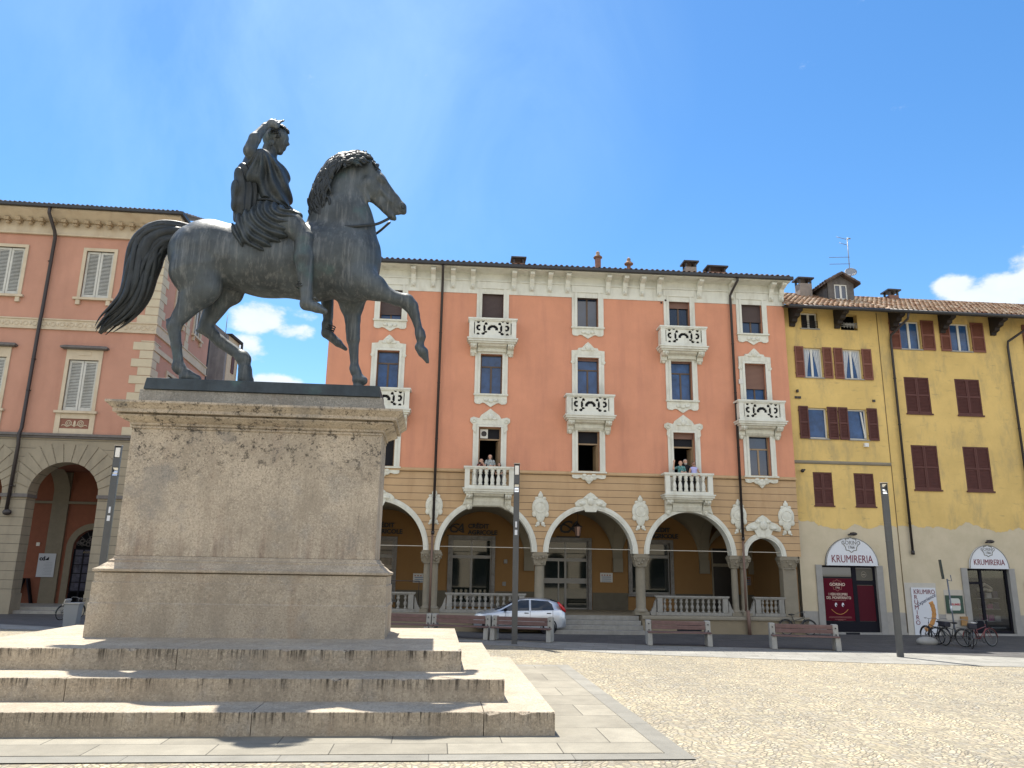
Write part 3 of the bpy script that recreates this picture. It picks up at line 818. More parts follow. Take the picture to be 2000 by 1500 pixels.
RIDER=[(-3.311,1.0,12.393,0.276,-3.256,1.0,12.408,0.272,0.92,0.045),
(-3.17,1.0,12.494,0.153,-3.13,1.0,12.247,0.129,0.95,0.045),
(-3.071,1.0,12.432,0.067,-3.043,1.0,12.424,0.062,2.2,0.045),
(-3.2,1.0,12.189,0.152,-3.15,1.0,12.045,0.081,1.0,0.045),
(-3.029,1.0,12.371,0.029,-2.973,1.0,12.259,0.038,1.0,0.045),
(-3.049,1.0,12.168,0.029,-3.044,1.0,12.163,0.029,1.8,0.045),
(-3.063,1.0,12.114,0.029,-3.058,1.0,12.11,0.029,1.6,0.045),
(-3.297,0.74,12.143,0.066,-3.291,0.74,12.081,0.042,0.6,0.045),
(-3.428,1.26,12.444,0.068,-3.422,1.26,12.38,0.043,0.6,0.045),
(-3.392,1.0,12.106,0.171,-3.399,1.0,11.66,0.208,1.0,0.045),
(-3.463,1.0,11.344,0.423,-3.354,1.0,10.889,0.374,1.35,0.045),
(-3.416,0.85,11.678,0.187,-3.444,0.58,11.371,0.221,1,0.045),
(-3.493,1.15,11.843,0.191,-3.666,1.42,11.823,0.232,1,0.045),
(-3.327,1.0,10.84,0.35,-3.323,1.0,10.282,0.394,1.4,0.045),
(-3.467,0.55,11.444,0.184,-3.645,0.34,11.615,0.15,1,0.045),
(-3.676,0.34,11.658,0.141,-3.591,0.38,11.993,0.133,1,0.045),
(-3.591,0.38,11.993,0.133,-3.442,0.52,12.394,0.079,1,0.045),
(-3.426,0.52,12.41,0.084,-3.3,0.58,12.546,0.093,0.7,0.045),
(-3.3,0.58,12.546,0.079,-3.21,0.6,12.524,0.061,0.9,0.045),
(-3.26,0.68,12.644,0.038,-3.163,0.7,12.653,0.033,1,0.045),
(-3.163,0.7,12.653,0.033,-3.057,0.72,12.716,0.024,1,0.045),
(-3.246,0.64,12.583,0.038,-3.155,0.65,12.559,0.033,1,0.045),
(-3.155,0.65,12.559,0.033,-3.117,0.66,12.632,0.023,1,0.045),
(-3.254,0.61,12.527,0.037,-3.178,0.62,12.476,0.033,1,0.045),
(-3.178,0.62,12.476,0.033,-3.161,0.64,12.553,0.023,1,0.045),
(-3.272,0.58,12.486,0.033,-3.214,0.59,12.434,0.028,1,0.045),
(-3.379,0.7,12.647,0.038,-3.251,0.72,12.723,0.028,1,0.045),
(-3.674,1.45,11.84,0.222,-3.502,1.55,11.267,0.184,1,0.045),
(-3.502,1.55,11.267,0.174,-2.825,1.25,10.587,0.123,1,0.045),
(-2.825,1.25,10.587,0.114,-2.613,1.15,10.475,0.103,1,0.045),
(-3.187,0.65,10.075,0.372,-2.633,0.5,9.891,0.324,1,0.045),
(-2.633,0.5,9.891,0.324,-2.283,0.4,9.576,0.228,1,0.045),
(-2.279,0.4,9.528,0.223,-2.243,0.34,9.074,0.235,1,0.045),
(-2.243,0.34,9.074,0.235,-2.122,0.3,8.269,0.131,1,0.045),
(-2.114,0.3,8.27,0.131,-2.098,0.3,8.063,0.139,1,0.045),
(-2.109,0.3,7.993,0.139,-1.871,0.28,7.925,0.109,1,0.045),
(-1.87,0.28,7.915,0.104,-1.69,0.26,7.835,0.069,1.3,0.045),
(-3.36,1.35,10.396,0.355,-2.752,1.5,10.297,0.296,1,0.045),
(-2.752,1.5,10.297,0.287,-2.229,1.62,9.969,0.211,1,0.045),
(-2.229,1.62,9.969,0.211,-1.939,1.68,9.09,0.191,1,0.045),
(-1.939,1.68,9.09,0.191,-1.828,1.7,8.15,0.118,1,0.045),
(-1.84,1.7,8.001,0.132,-1.838,1.7,7.779,0.113,1,0.045),
(-1.838,1.7,7.779,0.122,-1.557,1.72,7.553,0.094,1,0.045),
(-1.557,1.72,7.553,0.084,-1.375,1.74,7.416,0.047,1.3,0.045)]
CLOAK=[(-3.573,0.58,11.555,0.193,-3.736,0.5,11.155,0.2,1),
(-3.736,0.5,11.155,0.2,-3.79,0.48,10.742,0.19,1),
(-3.79,0.48,10.742,0.19,-3.778,0.48,10.348,0.162,0.9),
(-3.778,0.48,10.348,0.158,-3.765,0.5,9.977,0.117,0.8),
(-3.663,0.85,11.635,0.178,-3.757,0.8,11.114,0.222,1.6),
(-3.757,0.8,11.114,0.222,-3.817,0.8,10.605,0.193,1.7),
(-3.817,0.8,10.605,0.193,-3.816,0.8,10.132,0.151,1.8),
(-3.785,1.3,11.881,0.182,-3.897,1.3,11.372,0.219,1.6),
(-3.897,1.3,11.372,0.219,-3.935,1.3,10.413,0.16,1.7),
(-3.603,0.52,10.825,0.164,-3.607,0.52,10.207,0.162,0.8)]

statue = empty('equestrian_statue', (MO[0], MO[1], 0), TH, 'weathered bronze rider in a tunic with raised arm on a striding horse', 'statue')
pl = MB(); pl.taper(-5.31, -0.38, 0.30, 1.70, 5.966, -5.28, -0.41, 0.33, 1.67, 6.22)
pl.build('bronze_plinth', M_BRP, statue, bevel=0.012)

def horse_disp(X, Y, Z):
    # muscle relief and rib shadows, kept shallow
    a = 0.006*np.sin(X*5+Z*3)*np.sin(Z*4-X*2)
    b = 0.0
    return a+b
HORSE += [(-4.52, .66, 6.34, .13, -4.36, .66, 6.29, .10, 1.1, .04), (-3.47, 1.34, 6.45, .15, -3.46, 1.34, 6.26, .165, 1.1, .04), (-1.0, 1.32, 6.42, .10, -0.90, 1.32, 6.30, .12, 1.15, .04)]
horse = net_object('horse_body', HORSE, M_BR, statue, vox=0.028, k=0.15, disp=horse_disp, sub=HSUB, relax=1)
# hooves keep crisp edges: eyelids, nostrils, bit
e = MB()
for v in (0.855, 1.145):
    e = MB(); e.ball((-0.70, v, 11.45), 0.045, 10, 1.2, 0.6, 0.8); e.build('eye', M_BRD, horse, smooth=True)
for v in (0.90, 1.10):
    nb = MB(); nb.ring((-0.15, v, 10.74), (0.5, -1 if v < 1 else 1, 0.2), 0.036, 0.014, 12, 6); nb.build('nostril', M_BRD, horse, smooth=True)

rng_ = random.Random(5)
def spline(P_, n):
    out = []
    P_ = [Vector(p) for p in P_]
    Q = [P_[0]*2-P_[1]]+P_+[P_[-1]*2-P_[-2]]
    for i in range(1, len(Q)-2):
        for j in range(n):
            t = j/n
            a, b, c, d = Q[i-1], Q[i], Q[i+1], Q[i+2]
            out.append(0.5*((2*b)+(c-a)*t+(2*a-5*b+4*c-d)*t*t+(3*b-a-3*c+d)*t**3))
    out.append(P_[-1]); return out
# tail: locks running between an outer (left) and an inner (right) outline
TL = [(-4.98, 10.02), (-5.40, 10.06), (-5.78, 10.03), (-6.08, 9.85), (-6.22, 9.5), (-6.25, 9.1), (-6.26, 8.7), (-6.30, 8.3), (-6.47, 8.0), (-6.68, 7.7), (-6.77, 7.35)]
TR = [(-5.02, 9.62), (-5.22, 9.60), (-5.42, 9.46), (-5.55, 9.24), (-5.60, 8.98), (-5.66, 8.68), (-5.72, 8.32), (-5.86, 7.98), (-6.06, 7.68), (-6.30, 7.44), (-6.52, 7.30)]
tm = MB(); tm.smooth = True
for j in range(64):
    f = rng_.random() if j > 10 else j/10.0
    side = rng_.uniform(-1, 1) if j > 22 else (-1 if j % 2 else 1)*rng_.uniform(0.6, 1)
    pts = []; rs = []
    end = rng_.uniform(0.86, 1.0) if f < 0.75 else rng_.uniform(0.62, 0.95)
    ph = rng_.uniform(0, 6.28); nn = 34
    L1 = spline([(a[0], 0, a[1]) for a in TL], 6); L2 = spline([(a[0], 0, a[1]) for a in TR], 6)
    for i in range(nn):
        t = i/(nn-1)*end*(len(L1)-1)
        k = min(int(t), len(L1)-2); w = t-k
        A = L1[k].lerp(L1[k+1], w); B = L2[k].lerp(L2[k+1], w)
        ff = min(max(f+0.07*math.sin(ph+i*0.28)*min(1, i/8.0), 0.02), 0.98)
        p = A.lerp(B, ff)
        u = i/(nn-1.0)
        dep = (0.06+0.17*math.sin(min(1, u*1.35)*math.pi*0.62))*math.sqrt(max(0.05, 1-(2*ff-1)**2))
        pts.append((p.x, 1.0+side*dep+0.02*math.sin(ph*2+i*0.4), p.z))
        rs.append((0.058 if j > 10 else 0.064)*(0.75+0.5*math.sin(math.pi*min(u*1.1, 1)))*(1-0.86*max(0, (u-0.72)/0.28)**1.3))
    tm.tube(pts, rs, 7)
core = [((a[0]+b[0])/2, 1.0, (a[1]+b[1])/2) for a, b in zip(TL, TR)]
core_r = [0.17, 0.19, 0.22, 0.26, 0.27, 0.25, 0.23, 0.20, 0.17, 0.11, 0.04]
tm.tube(core, core_r, 10, flat=0.75)
tm.build('tail', M_BRD, horse)
# mane: wavy locks falling from the crest
MO_ = [(-0.92, 11.93), (-1.10, 12.04), (-1.30, 12.09), (-1.52, 12.05), (-1.76, 11.97), (-1.97, 11.78), (-2.13, 11.50), (-2.24, 11.18), (-2.31, 10.85), (-2.29, 10.52), (-2.24, 10.25)]
crest = spline([(a[0], 0, a[1]) for a in MO_], 8)
mm = MB(); mm.smooth = True
for j in range(290):
    off = rng_.uniform(-0.09, 0.42)*(0.55+0.45*rng_.random())
    t0 = rng_.uniform(-0.02, 0.90)*(len(crest)-1)
    Ln = rng_.uniform(0.14, 0.27)*(len(crest)-1)
    s = 1 if j % 3 == 2 else -1
    ph = rng_.uniform(0, 6.28); am = rng_.uniform(0.012, 0.034); drift = rng_.uniform(-0.02, 0.16)
    pts = []; rs = []
    for i in range(15):
        u = i/14.0
        t = min(max(t0+Ln*u, 0), len(crest)-1.001); k = int(t)
        p = crest[k].lerp(crest[k+1], t-k); d = (crest[k+1]-crest[k]).normalized()
        inward = Vector((-d.z, 0, d.x))
        if inward.dot(Vector((-1.45, 0, 10.9))-p) < 0: inward = -inward
        o = off+drift*u+am*math.sin(ph+u*9.0)
        q = p+inward*(o+0.02)
        q.y = 1.0+s*(0.05+0.30*math.sqrt(max(0.0, min(1, (o+0.06)/0.42)))+0.02*math.sin(ph*2+u*7))
        pts.append(q); rs.append((0.018+0.022*math.sin(math.pi*min(1, u*1.15+0.12)))*(1.0 if u < 0.8 else 1-(u-0.8)*4.2)*1.05)
    mm.tube(pts, rs, 6)
mm.tube([c_+Vector((0.02, 1.0, -0.03)) for c_ in crest], [0.06+0.05*math.sin(math.pi*i/len(crest)) for i in range(len(crest))], 8)
for j in range(9):   # forelock and the lock behind the cheek
    ph = rng_.uniform(0, 6)
    x0 = -1.06+0.03*j
    pts = [(x0+0.10*u+0.04*math.sin(ph+u*6), 1.0-(0.05+0.02*j)*(1 if j % 2 else -1)*min(1, u*3), 12.0-0.02*j-0.27*u) for u in [i/9 for i in range(10)]]
    mm.tube(pts, [0.04*(1-0.8*i/9) for i in range(10)], 6)
mm.build('mane', M_BRD, horse)

rider = net_object('rider_body', RIDER, M_BR, statue, vox=0.022, k=0.07, relax=1)
toes = MB(); toes.smooth = True
for i in range(5):
    toes.ball((-1.92+0.012*i, 0.215+0.033*i, 8.125-0.006*i), 0.026-0.002*i, 8, 1.5, 0.9, 0.8)
toes.build('toes', M_BR, rider)
hair = MB(); hair.smooth = True
for j in range(240):
    a = rng_.uniform(0, 2*math.pi); b = rng_.uniform(0.0, 2.05)
    dx, dy, dz = math.sin(b)*math.cos(a), math.sin(b)*math.sin(a), math.cos(b)
    if dx > 0.35 and dz < 0.45: continue
    c = Vector((-3.235+0.275*dx, 1.0+0.262*dy, 12.435+0.285*dz))
    t = Vector((dz, 0.4*rng_.uniform(-1, 1), -dx)).normalized()
    hair.tube([c-t*0.05, c+Vector((dx, dy, dz))*0.012, c+t*0.06], [0.012, 0.032, 0.012], 6)
hair.build('hair', M_BRD, rider)

def tunic_disp(X, Y, Z):
    g = np.zeros_like(X)
    low = Z < 10.45
    cx, cz = -2.62, 10.42
    rho = np.sqrt((X-cx)**2+(Z-cz)**2)
    ang = np.arctan2(Z-cz, X-cx)
    sw = np.sin(rho*2*np.pi/0.155+1.3*np.sin(ang*3)+2.0*Y)
    vert = np.sin((X+0.35*(Z-9.2))*2*np.pi/0.17+2.5*np.sin(Z*4))
    back = np.clip((-3.35-X)/0.3, 0, 1)
    g = np.where(low, 0.036*((1-back)*sw+back*vert), 0)
    up = ~low
    ang2 = np.arctan2(X+3.42, 11.75-Z)
    g = np.where(up, 0.036*np.sin(ang2*19+3*np.sin(Z*3)+2*Y)*np.clip((11.7-Z)/0.4, 0.2, 1), g)
    g = np.where(np.abs(Z-10.50) < 0.05, 0.02, g)
    return g
TUNIC = [
 (-3.28, 1.0, 11.30, .42, -3.22, 1.0, 10.85, .40, 1.45),
 (-3.22, 1.0, 10.85, .40, -3.20, 1.0, 10.50, .385, 1.42),
 (-3.32, .82, 11.62, .20, -3.42, .52, 11.45, .26, 1.0),
 (-3.32, 1.18, 11.62, .20, -3.42, 1.48, 11.45, .26, 1.0),
 (-3.42, .50, 11.50, .27, -3.55, .44, 11.05, .20, 1.0),
 (-3.42, 1.50, 11.50, .25, -3.30, 1.55, 11.15, .20, 1.0),
 (-3.18, 1.0, 10.45, .37, -3.22, 1.0, 10.00, .46, 1.5),
 (-3.20, .60, 10.15, .34, -2.72, .48, 9.98, .31, 1.0),
 (-3.20, 1.40, 10.15, .34, -2.72, 1.52, 9.98, .31, 1.0),
 (-3.25, .42, 9.95, .30, -3.20, .34, 9.45, .24, .75),
 (-3.25, 1.58, 9.95, .30, -3.15, 1.66, 9.55, .24, .75),
 (-3.52, .40, 9.95, .24, -3.54, .33, 9.48, .17, .75),
 (-3.66, .42, 9.90, .16, -3.80, .34, 9.62, .10, .8),
 (-3.00, .40, 9.85, .26, -2.86, .34, 9.66, .20, .8),
 (-3.66, .40, 9.80, .17, -3.72, .34, 9.58, .09, .8)]
M_BRM = bronze('tunic_bronze', base=(0.034, 0.043, 0.048), streak=(0.095, 0.10, 0.10), amt=0.4)
tun = net_object('tunic', TUNIC, M_BRM, rider, vox=0.022, k=0.10, disp=tunic_disp, relax=0)
def cloak_disp(X, Y, Z):
    return 0.018*np.sin((X*0.9+Y*0.8+0.05*np.sin(Z*5+Y*3)+0.25*(Z-10.6))*2*np.pi/(0.17))+0.008*np.sin(X*9+Y*12+np.sin(Z*5))
net_object('cloak', CLOAK, M_BRD, rider, vox=0.022, k=0.13, disp=cloak_disp, relax=0)
bl = MB(); bl.smooth = True
bl.ring((-3.20, 1.0, 10.50), (0.05, 0, 1), 0.40, 0.032, 40, 8)
for i in range(len(bl.v)):
    x, y, z = bl.v[i]; bl.v[i] = (x, 1.0+(y-1.0)*1.43, z)
bl.build('belt', M_BRD, rider)
rn = MB(); rn.smooth = True
rn.tube(spline([(-0.45, 0.90, 10.44), (-0.72, 0.78, 10.22), (-1.0, 0.62, 10.09), (-1.25, 0.55, 10.02), (-1.7, 0.56, 9.98), (-2.1, 0.68, 10.02), (-2.35, 0.95, 10.2)], 6), 0.022, 6, flat=1.6)
rn.tube(spline([(-0.45, 1.10, 10.44), (-0.72, 1.22, 10.22), (-1.0, 1.38, 10.09), (-1.25, 1.45, 10.02), (-1.7, 1.44, 9.98), (-2.1, 1.32, 10.02), (-2.35, 1.05, 10.2)], 6), 0.022, 6, flat=1.6)
rn.build('rein', M_BRD, statue)
for s, v in ((-1, .30), (1, 1.70)):
    ss = MB(); ss.smooth = True
    x0, z0 = (-2.24, 8.38) if s < 0 else (-1.80, 7.84)
    for q in range(3): ss.ring((x0+0.02*q, v, z0+0.05*q), (0.1, 0, 1), 0.125-0.004*q, 0.014, 18, 6)
    ss.build('sandal_strap', M_BRD, rider)

# ---------------------------------------------------------------- shared building materials
M_CREAM = mat('cream_stucco', (0.66, 0.665, 0.60), 0.85, var=0.06, vscale=3, stain=(0.36, 0.34, 0.27), stain_amt=0.5, stain_size=2.5, bump=0.01, bscale=30)
M_CREAM2 = mat('cream_carved_stucco', (0.64, 0.64, 0.56), 0.85, var=0.10, vscale=9, stain=(0.42, 0.38, 0.28), stain_amt=0.5, stain_size=3.5, bump=0.03, bscale=14)
M_ORANGE = mat('salmon_plaster', (0.60, 0.272, 0.168), 0.9, var=0.075, vscale=0.9, stain=(0.45, 0.20, 0.135), stain_amt=0.6, stain_scale=(1.6, 1.6, 0.22), stain_size=1.1, bump=0.006, bscale=25)
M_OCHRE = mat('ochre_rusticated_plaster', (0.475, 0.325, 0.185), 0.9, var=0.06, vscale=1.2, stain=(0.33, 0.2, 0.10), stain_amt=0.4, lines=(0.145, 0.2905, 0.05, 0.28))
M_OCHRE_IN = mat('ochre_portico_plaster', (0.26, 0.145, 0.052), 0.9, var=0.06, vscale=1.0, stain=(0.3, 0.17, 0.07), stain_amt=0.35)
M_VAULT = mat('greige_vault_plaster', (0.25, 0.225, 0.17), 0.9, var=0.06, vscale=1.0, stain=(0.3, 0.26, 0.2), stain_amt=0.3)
M_STONE = mat('grey_beige_stone', (0.235, 0.21, 0.16), 0.85, var=0.10, vscale=3, stain=(0.22, 0.19, 0.14), stain_amt=0.5, bump=0.01)
M_STONEG = mat('grey_balustrade_stone', (0.27, 0.262, 0.238), 0.85, var=0.16, vscale=5, stain=(0.2, 0.19, 0.17), stain_amt=0.6, bump=0.01)
M_BASE = mat('portico_base_render', (0.235, 0.195, 0.13), 0.9, var=0.08, vscale=2, stain=(0.22, 0.18, 0.12), stain_amt=0.5)
M_DARKM = mat('dark_painted_metal', (0.028, 0.022, 0.022), 0.5)
M_GUT = mat('dark_gutter_metal', (0.022, 0.022, 0.025), 0.45)
def tile_mat(name, a, b, c):
    m_ = bpy.data.materials.new(name); m_.use_nodes = True
    nt = m_.node_tree; N = nt.nodes; L = nt.links; bs = N['Principled BSDF']; bs.inputs['Roughness'].default_value = 0.9
    tc = N.new('ShaderNodeTexCoord'); br = N.new('ShaderNodeTexVoronoi'); br.inputs['Scale'].default_value = 3.4
    L.new(tc.outputs['Object'], br.inputs['Vector'])
    sp = N.new('ShaderNodeSeparateXYZ'); L.new(br.outputs['Color'], sp.inputs[0])
    rp = N.new('ShaderNodeValToRGB'); e = rp.color_ramp.elements; e[0].color = a+(1,); e[1].color = c+(1,); x = e.new(0.5); x.color = b+(1,)
    L.new(sp.outputs[0], rp.inputs[0])
    nz = N.new('ShaderNodeTexNoise'); nz.inputs['Scale'].default_value = 9; nz.inputs['Detail'].default_value = 6; L.new(tc.outputs['Object'], nz.inputs['Vector'])
    mr = N.new('ShaderNodeMapRange'); mr.inputs['From Min'].default_value = 0.3; mr.inputs['From Max'].default_value = 0.7; mr.inputs['To Min'].default_value = 0.55; mr.inputs['To Max'].default_value = 1.25; L.new(nz.outputs[0], mr.inputs['Value'])
    vm = N.new('ShaderNodeVectorMath'); vm.operation = 'SCALE'; L.new(rp.outputs[0], vm.inputs[0]); L.new(mr.outputs[0], vm.inputs['Scale']); L.new(vm.outputs[0], bs.inputs['Base Color'])
    return m_
M_TILE = tile_mat('weathered_clay_tile', (0.16, 0.085, 0.055), (0.28, 0.17, 0.11), (0.36, 0.27, 0.20))
M_TILED = tile_mat('shadowed_dormer_tile', (0.06, 0.04, 0.035), (0.10, 0.07, 0.055), (0.16, 0.12, 0.10))  # clay tile with the dormer roof's shadow painted into its colour
M_TILE2 = tile_mat('pale_clay_tile', (0.27, 0.14, 0.085), (0.42, 0.28, 0.18), (0.52, 0.42, 0.32))
def glass_mat(name, col=(0.02, 0.035, 0.07), rough=0.06, spec=0.8):
    return mat(name, col, rough, spec=spec, var=0.25, vscale=1.5)
M_GLASS = glass_mat('window_glass')
M_GLASSB = mat('blue_reflecting_glass', (0.028, 0.075, 0.19), 0.12, spec=0.35, var=0.4, vscale=2.2)
M_DARK = mat('dark_room', (0.008, 0.009, 0.014), 0.9)
M_FRAME_BR = mat('brown_window_frame', (0.10, 0.065, 0.04), 0.6)
M_BLIND = mat('brown_roller_blind', (0.22, 0.125, 0.095), 0.8, lines=(0.0, 0.055, 0.16, 0.4))
M_BLINDD = mat('dark_roller_blind', (0.085, 0.062, 0.06), 0.8, lines=(0.0, 0.055, 0.16, 0.5))
M_CURT = mat('white_curtain', (0.55, 0.58, 0.60), 0.9, var=0.1, vscale=6)
M_WOODF = mat('varnished_wood_frame', (0.30, 0.21, 0.12), 0.5, var=0.1)

def tiled_roof(name, u0, u1, y0, z0, depth, slope, mat_, parent, pitch=0.235, amp=0.05, rows=7, seed=1, thick=0.06, courses=None):
    """barrel-tile roof: half-round covers over channels, in overlapping courses"""
    rg = random.Random(seed)
    mb = MB(); mb.smooth = True
    n = int((u1-u0)/pitch); crs = courses or rows
    cl = depth/crs
    prof = [(-0.5, 0.0), (-0.36, 0.52), (-0.2, 0.88), (0, 1.0), (0.2, 0.88), (0.36, 0.52), (0.5, 0.0)]
    for i in range(n):
        uc = u0+(i+0.5)*pitch
        for r in range(crs):
            ya = y0+r*cl*math.cos(slope)+rg.uniform(-0.015, 0.015); za = z0+r*cl*math.sin(slope)
            yb = y0+(r+1.12)*cl*math.cos(slope); zb = z0+(r+1.12)*cl*math.sin(slope)-0.012
            j = rg.uniform(-0.012, 0.012)
            vs = []; fs = []
            w0, w1 = pitch*0.72, pitch*0.60; h0, h1 = amp*1.15, amp*0.85
            lift = rg.uniform(0.0, 0.012)
            for (yy, zz, w, h, q) in ((ya, za+lift+0.015, w0, h0, 0), (yb, zb, w1, h1, 1)):
                for a, b in prof: vs.append((uc+a*w+j, yy-b*h*math.sin(slope), zz+b*h))
            for (a, b) in prof: vs.append((uc+a*w0*0.8+j, ya, za+lift+0.015+b*h0*0.72))
            k = len(prof)
            fs += [(q, q+1, k+q+1, k+q) for q in range(k-1)]
            fs += [(2*k+q, 2*k+q+1, q+1, q) for q in range(k-1)]
            mb.add(vs, fs)
    mb.smooth = False
    # channel bed under the covers
    ye = y0+depth*math.cos(slope); ze = z0+depth*math.sin(slope)
    mb.add([(u0, y0, z0), (u1, y0, z0), (u1, ye, ze), (u0, ye, ze), (u0, y0, z0-thick), (u1, y0, z0-thick), (u1, ye, ze-thick), (u0, ye, ze-thick)],
           [(0, 1, 2, 3), (7, 6, 5, 4), (4, 5, 1, 0), (5, 6, 2, 1), (6, 7, 3, 2), (7, 4, 0, 3)])
    return mb.build(name, mat_, parent)

# ---------------------------------------------------------------- salmon building with portico
OB = empty('arcaded_building', (9.6, 32.5, 0), R(4.2), 'four-storey salmon building with white stucco balconies above an ochre arcade', 'building')
WC = [-14.90, -10.52, -6.35, -2.25, 1.04]
U0, U1 = -17.44, 2.55
HW = 0.465
DEPTH = 9.0
Z2, Z3, Z4 = (6.42, 8.18), (9.60, 11.35), (12.73, 14.31)
ops = []
for i, c in enumerate(WC):
    b2 = 5.62 if i in (1, 3) else Z2[0]
    ops += [(c-HW, c+HW, Z3[0], Z3[1]), (c-HW, c+HW, Z4[0], Z4[1])]
opl = [(c-HW, c+HW, 5.62 if i in (1, 3) else 6.42, 8.18) for i, c in enumerate(WC)]
wm = MB(); wall(wm, U0, U1, 6.34, 15.0, ops+[(a, b, max(z, 6.34) if z > 6.34 else 6.34, t) for a, b, z, t in opl], 0, 0.3)
wm.box(U0, U0+0.3, 0.3, DEPTH, 6.34, 15.0); wm.box(U1-0.3, U1, 0.3, DEPTH, 6.34, 15.0); wm.box(U0, U1, DEPTH, DEPTH+0.3, 0, 15.0)
wm.build('upper_wall', M_ORANGE, OB)
im = MB()
for z in (5.33, 8.9, 12.1): im.box(U0+0.31, U1-0.31, 0.42, DEPTH-0.01, z, z+0.2)
im.box(U0+0.31, U1-0.31, 2.6, 2.7, 5.53, 15.0)
im.build('interior', M_DARK, OB)
ARC = [(-16.95, -13.08), (-12.46, -8.69), (-8.05, -4.53), (-3.89, -0.40), (0.24, 1.72)]
# springing and radius of each arch
SPR = 3.10
lw = MB()
aro = [(a, b, 0.66, SPR, 'arch') for a, b in ARC]
wall(lw, U0, U1, SPR, 6.34, [(a-0.0, b+0.0, SPR, SPR, 'arch') for a, b in ARC]+[(c-HW, c+HW, 5.62, 6.3395) for i, c in enumerate(WC) if i in (1, 3)], 0.02, 0.42)
lw.build('arcade_wall', M_OCHRE, OB)
st = MB(); st.extrude_x([(-0.02, 6.26), (-0.06, 6.28), (-0.07, 6.33), (-0.05, 6.36), (-0.05, 6.40), (0.0, 6.40), (0.0, 6.26)], U0, U1)
st.build('string_course', M_OCHRE, OB)
# portico floor, back wall, vaults, side walls
pf = MB(); pf.box(U0, -8.36, -0.30, 5.0, 0.0, 0.66); pf.box(-4.30, U1, -0.30, 5.0, 0.0, 0.66); pf.box(-8.36, -4.30, 0.12, 5.0, 0.0, 0.655)
pf.build('portico_base', M_BASE, OB)
pl_ = MB(); pl_.extrude_x([(-0.36, 0.56), (-0.36, 0.63), (-0.33, 0.70), (-0.2, 0.70), (-0.2, 0.56)], U0, -8.36); pl_.extrude_x([(-0.36, 0.56), (-0.36, 0.63), (-0.33, 0.70), (-0.2, 0.70), (-0.2, 0.56)], -4.30, U1+0.02)
pl_.build('base_ledge', M_STONE, OB)
for a, b in ((-2.9, -1.9), (0.95, 1.85)):
    vg = MB(); vg.box(a, b, -0.305, -0.29, 0.12, 0.42)
    vg.build('cellar_vent', M_DARK, OB)
YB = 4.6
bw = MB()
WIN_B = [(-16.4, -14.6, 1.0, 3.62), (-11.95, -10.10, 0.85, 3.73), (-7.70, -5.60, 0.66, 3.72), (-3.55, -1.72, 1.40, 3.70), (0.33, 1.36, 0.66, 3.52)]
wall(bw, U0, U1, 0.66, 5.6, WIN_B, YB, 0.3)
bw.box(U0, U0+0.3, 0.46, YB, 0.66, 5.6); bw.box(U1-0.3, U1, 0.46, YB, 0.66, 5.6)
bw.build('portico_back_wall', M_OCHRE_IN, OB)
M_DADO = mat('dark_dado_paint', (0.115, 0.10, 0.07), 0.8, var=0.1)
for a, b in ((-14.4, -12.15), (-9.9, -7.9), (-5.40, -3.75), (-1.5, 0.25), (1.45, U1-0.31)):
    dd = MB(); dd.box(a, b, YB-0.03, YB-0.001, 0.66, 1.42)
    dd.build('portico_dado', M_DADO, OB)
# groin vaults, one per bay, with flat ribs between
BN = [-17.14, -12.77, -8.37, -4.21, -0.10, 2.25]
vm_ = MB(); vm_.smooth = True
for a, b in zip(BN[:-1], BN[1:]):
    a2, b2 = a+0.22, b-0.22; nu = 28; nv = 24
    w = (b2-a2)/2; d = (YB-0.46)/2; cu_ = (a2+b2)/2; cv = (YB+0.46)/2
    sp = 2.95 if w > 1.2 else 3.1
    hgt = 2.05 if w > 1.2 else 1.25
    vs = []; fs = []
    for i in range(nu+1):
        for j in range(nv+1):
            x = a2+(b2-a2)*(0.5-0.5*math.cos(math.pi*i/nu)); y = 0.44+(YB-0.44)*(0.5-0.5*math.cos(math.pi*j/nv))
            z1 = math.sqrt(max(0, 1-((x-cu_)/w)**2)); z2 = math.sqrt(max(0, 1-((y-cv)/d)**2))
            vs.append((x, y, sp+hgt*max(z1, z2)))
    for i in range(nu):
        for j in range(nv):
            fs.append((i*(nv+1)+j, i*(nv+1)+j+1, (i+1)*(nv+1)+j+1, (i+1)*(nv+1)+j))
    vm_.add(vs, fs)
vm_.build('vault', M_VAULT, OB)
for u in BN:
    rb = MB()
    pts = arc(0.46+(YB-0.46)/2, 2.95, (YB-0.46)/2-0.02, math.pi, 0, 20)
    inn = [(y, 2.95+(z-2.95)*0.97) for y, z in pts]; out = [(y, 5.3) for y, z in pts]
    for (y0, z0), (y1, z1) in zip(inn[:-1], inn[1:]):
        rb.add([(u-0.23, y0, z0), (u+0.23, y0, z0), (u+0.23, y1, z1), (u-0.23, y1, z1), (u-0.23, y0, 5.35), (u+0.23, y0, 5.35), (u+0.23, y1, 5.35), (u-0.23, y1, 5.35)],
               [(0, 1, 2, 3), (0, 3, 7, 4), (1, 5, 6, 2)])
    rb.box(u-0.23, u+0.23, YB-0.14, YB-0.002, 2.35, 2.97)
    rb.build('vault_rib', M_VAULT, OB)

# archivolts
for i, (a, b) in enumerate(ARC):
    c = (a+b)/2; r = (b-a)/2; av = MB()
    n = 36
    for (ro, ri, y0, y1) in ((r+0.20, r+0.145, -0.03, 0.05), (r+0.15, r+0.055, -0.065, 0.05), (r+0.06, r-0.012, -0.045, 0.47)):
        o = arc(c, SPR, ro, math.pi, 0, n); q = arc(c, SPR, ri, math.pi, 0, n)
        for k in range(n):
            av.prism_xz([q[k], q[k+1], o[k+1], o[k]], y0, y1)
    av.build('archivolt', M_CREAM, OB, auto=30)
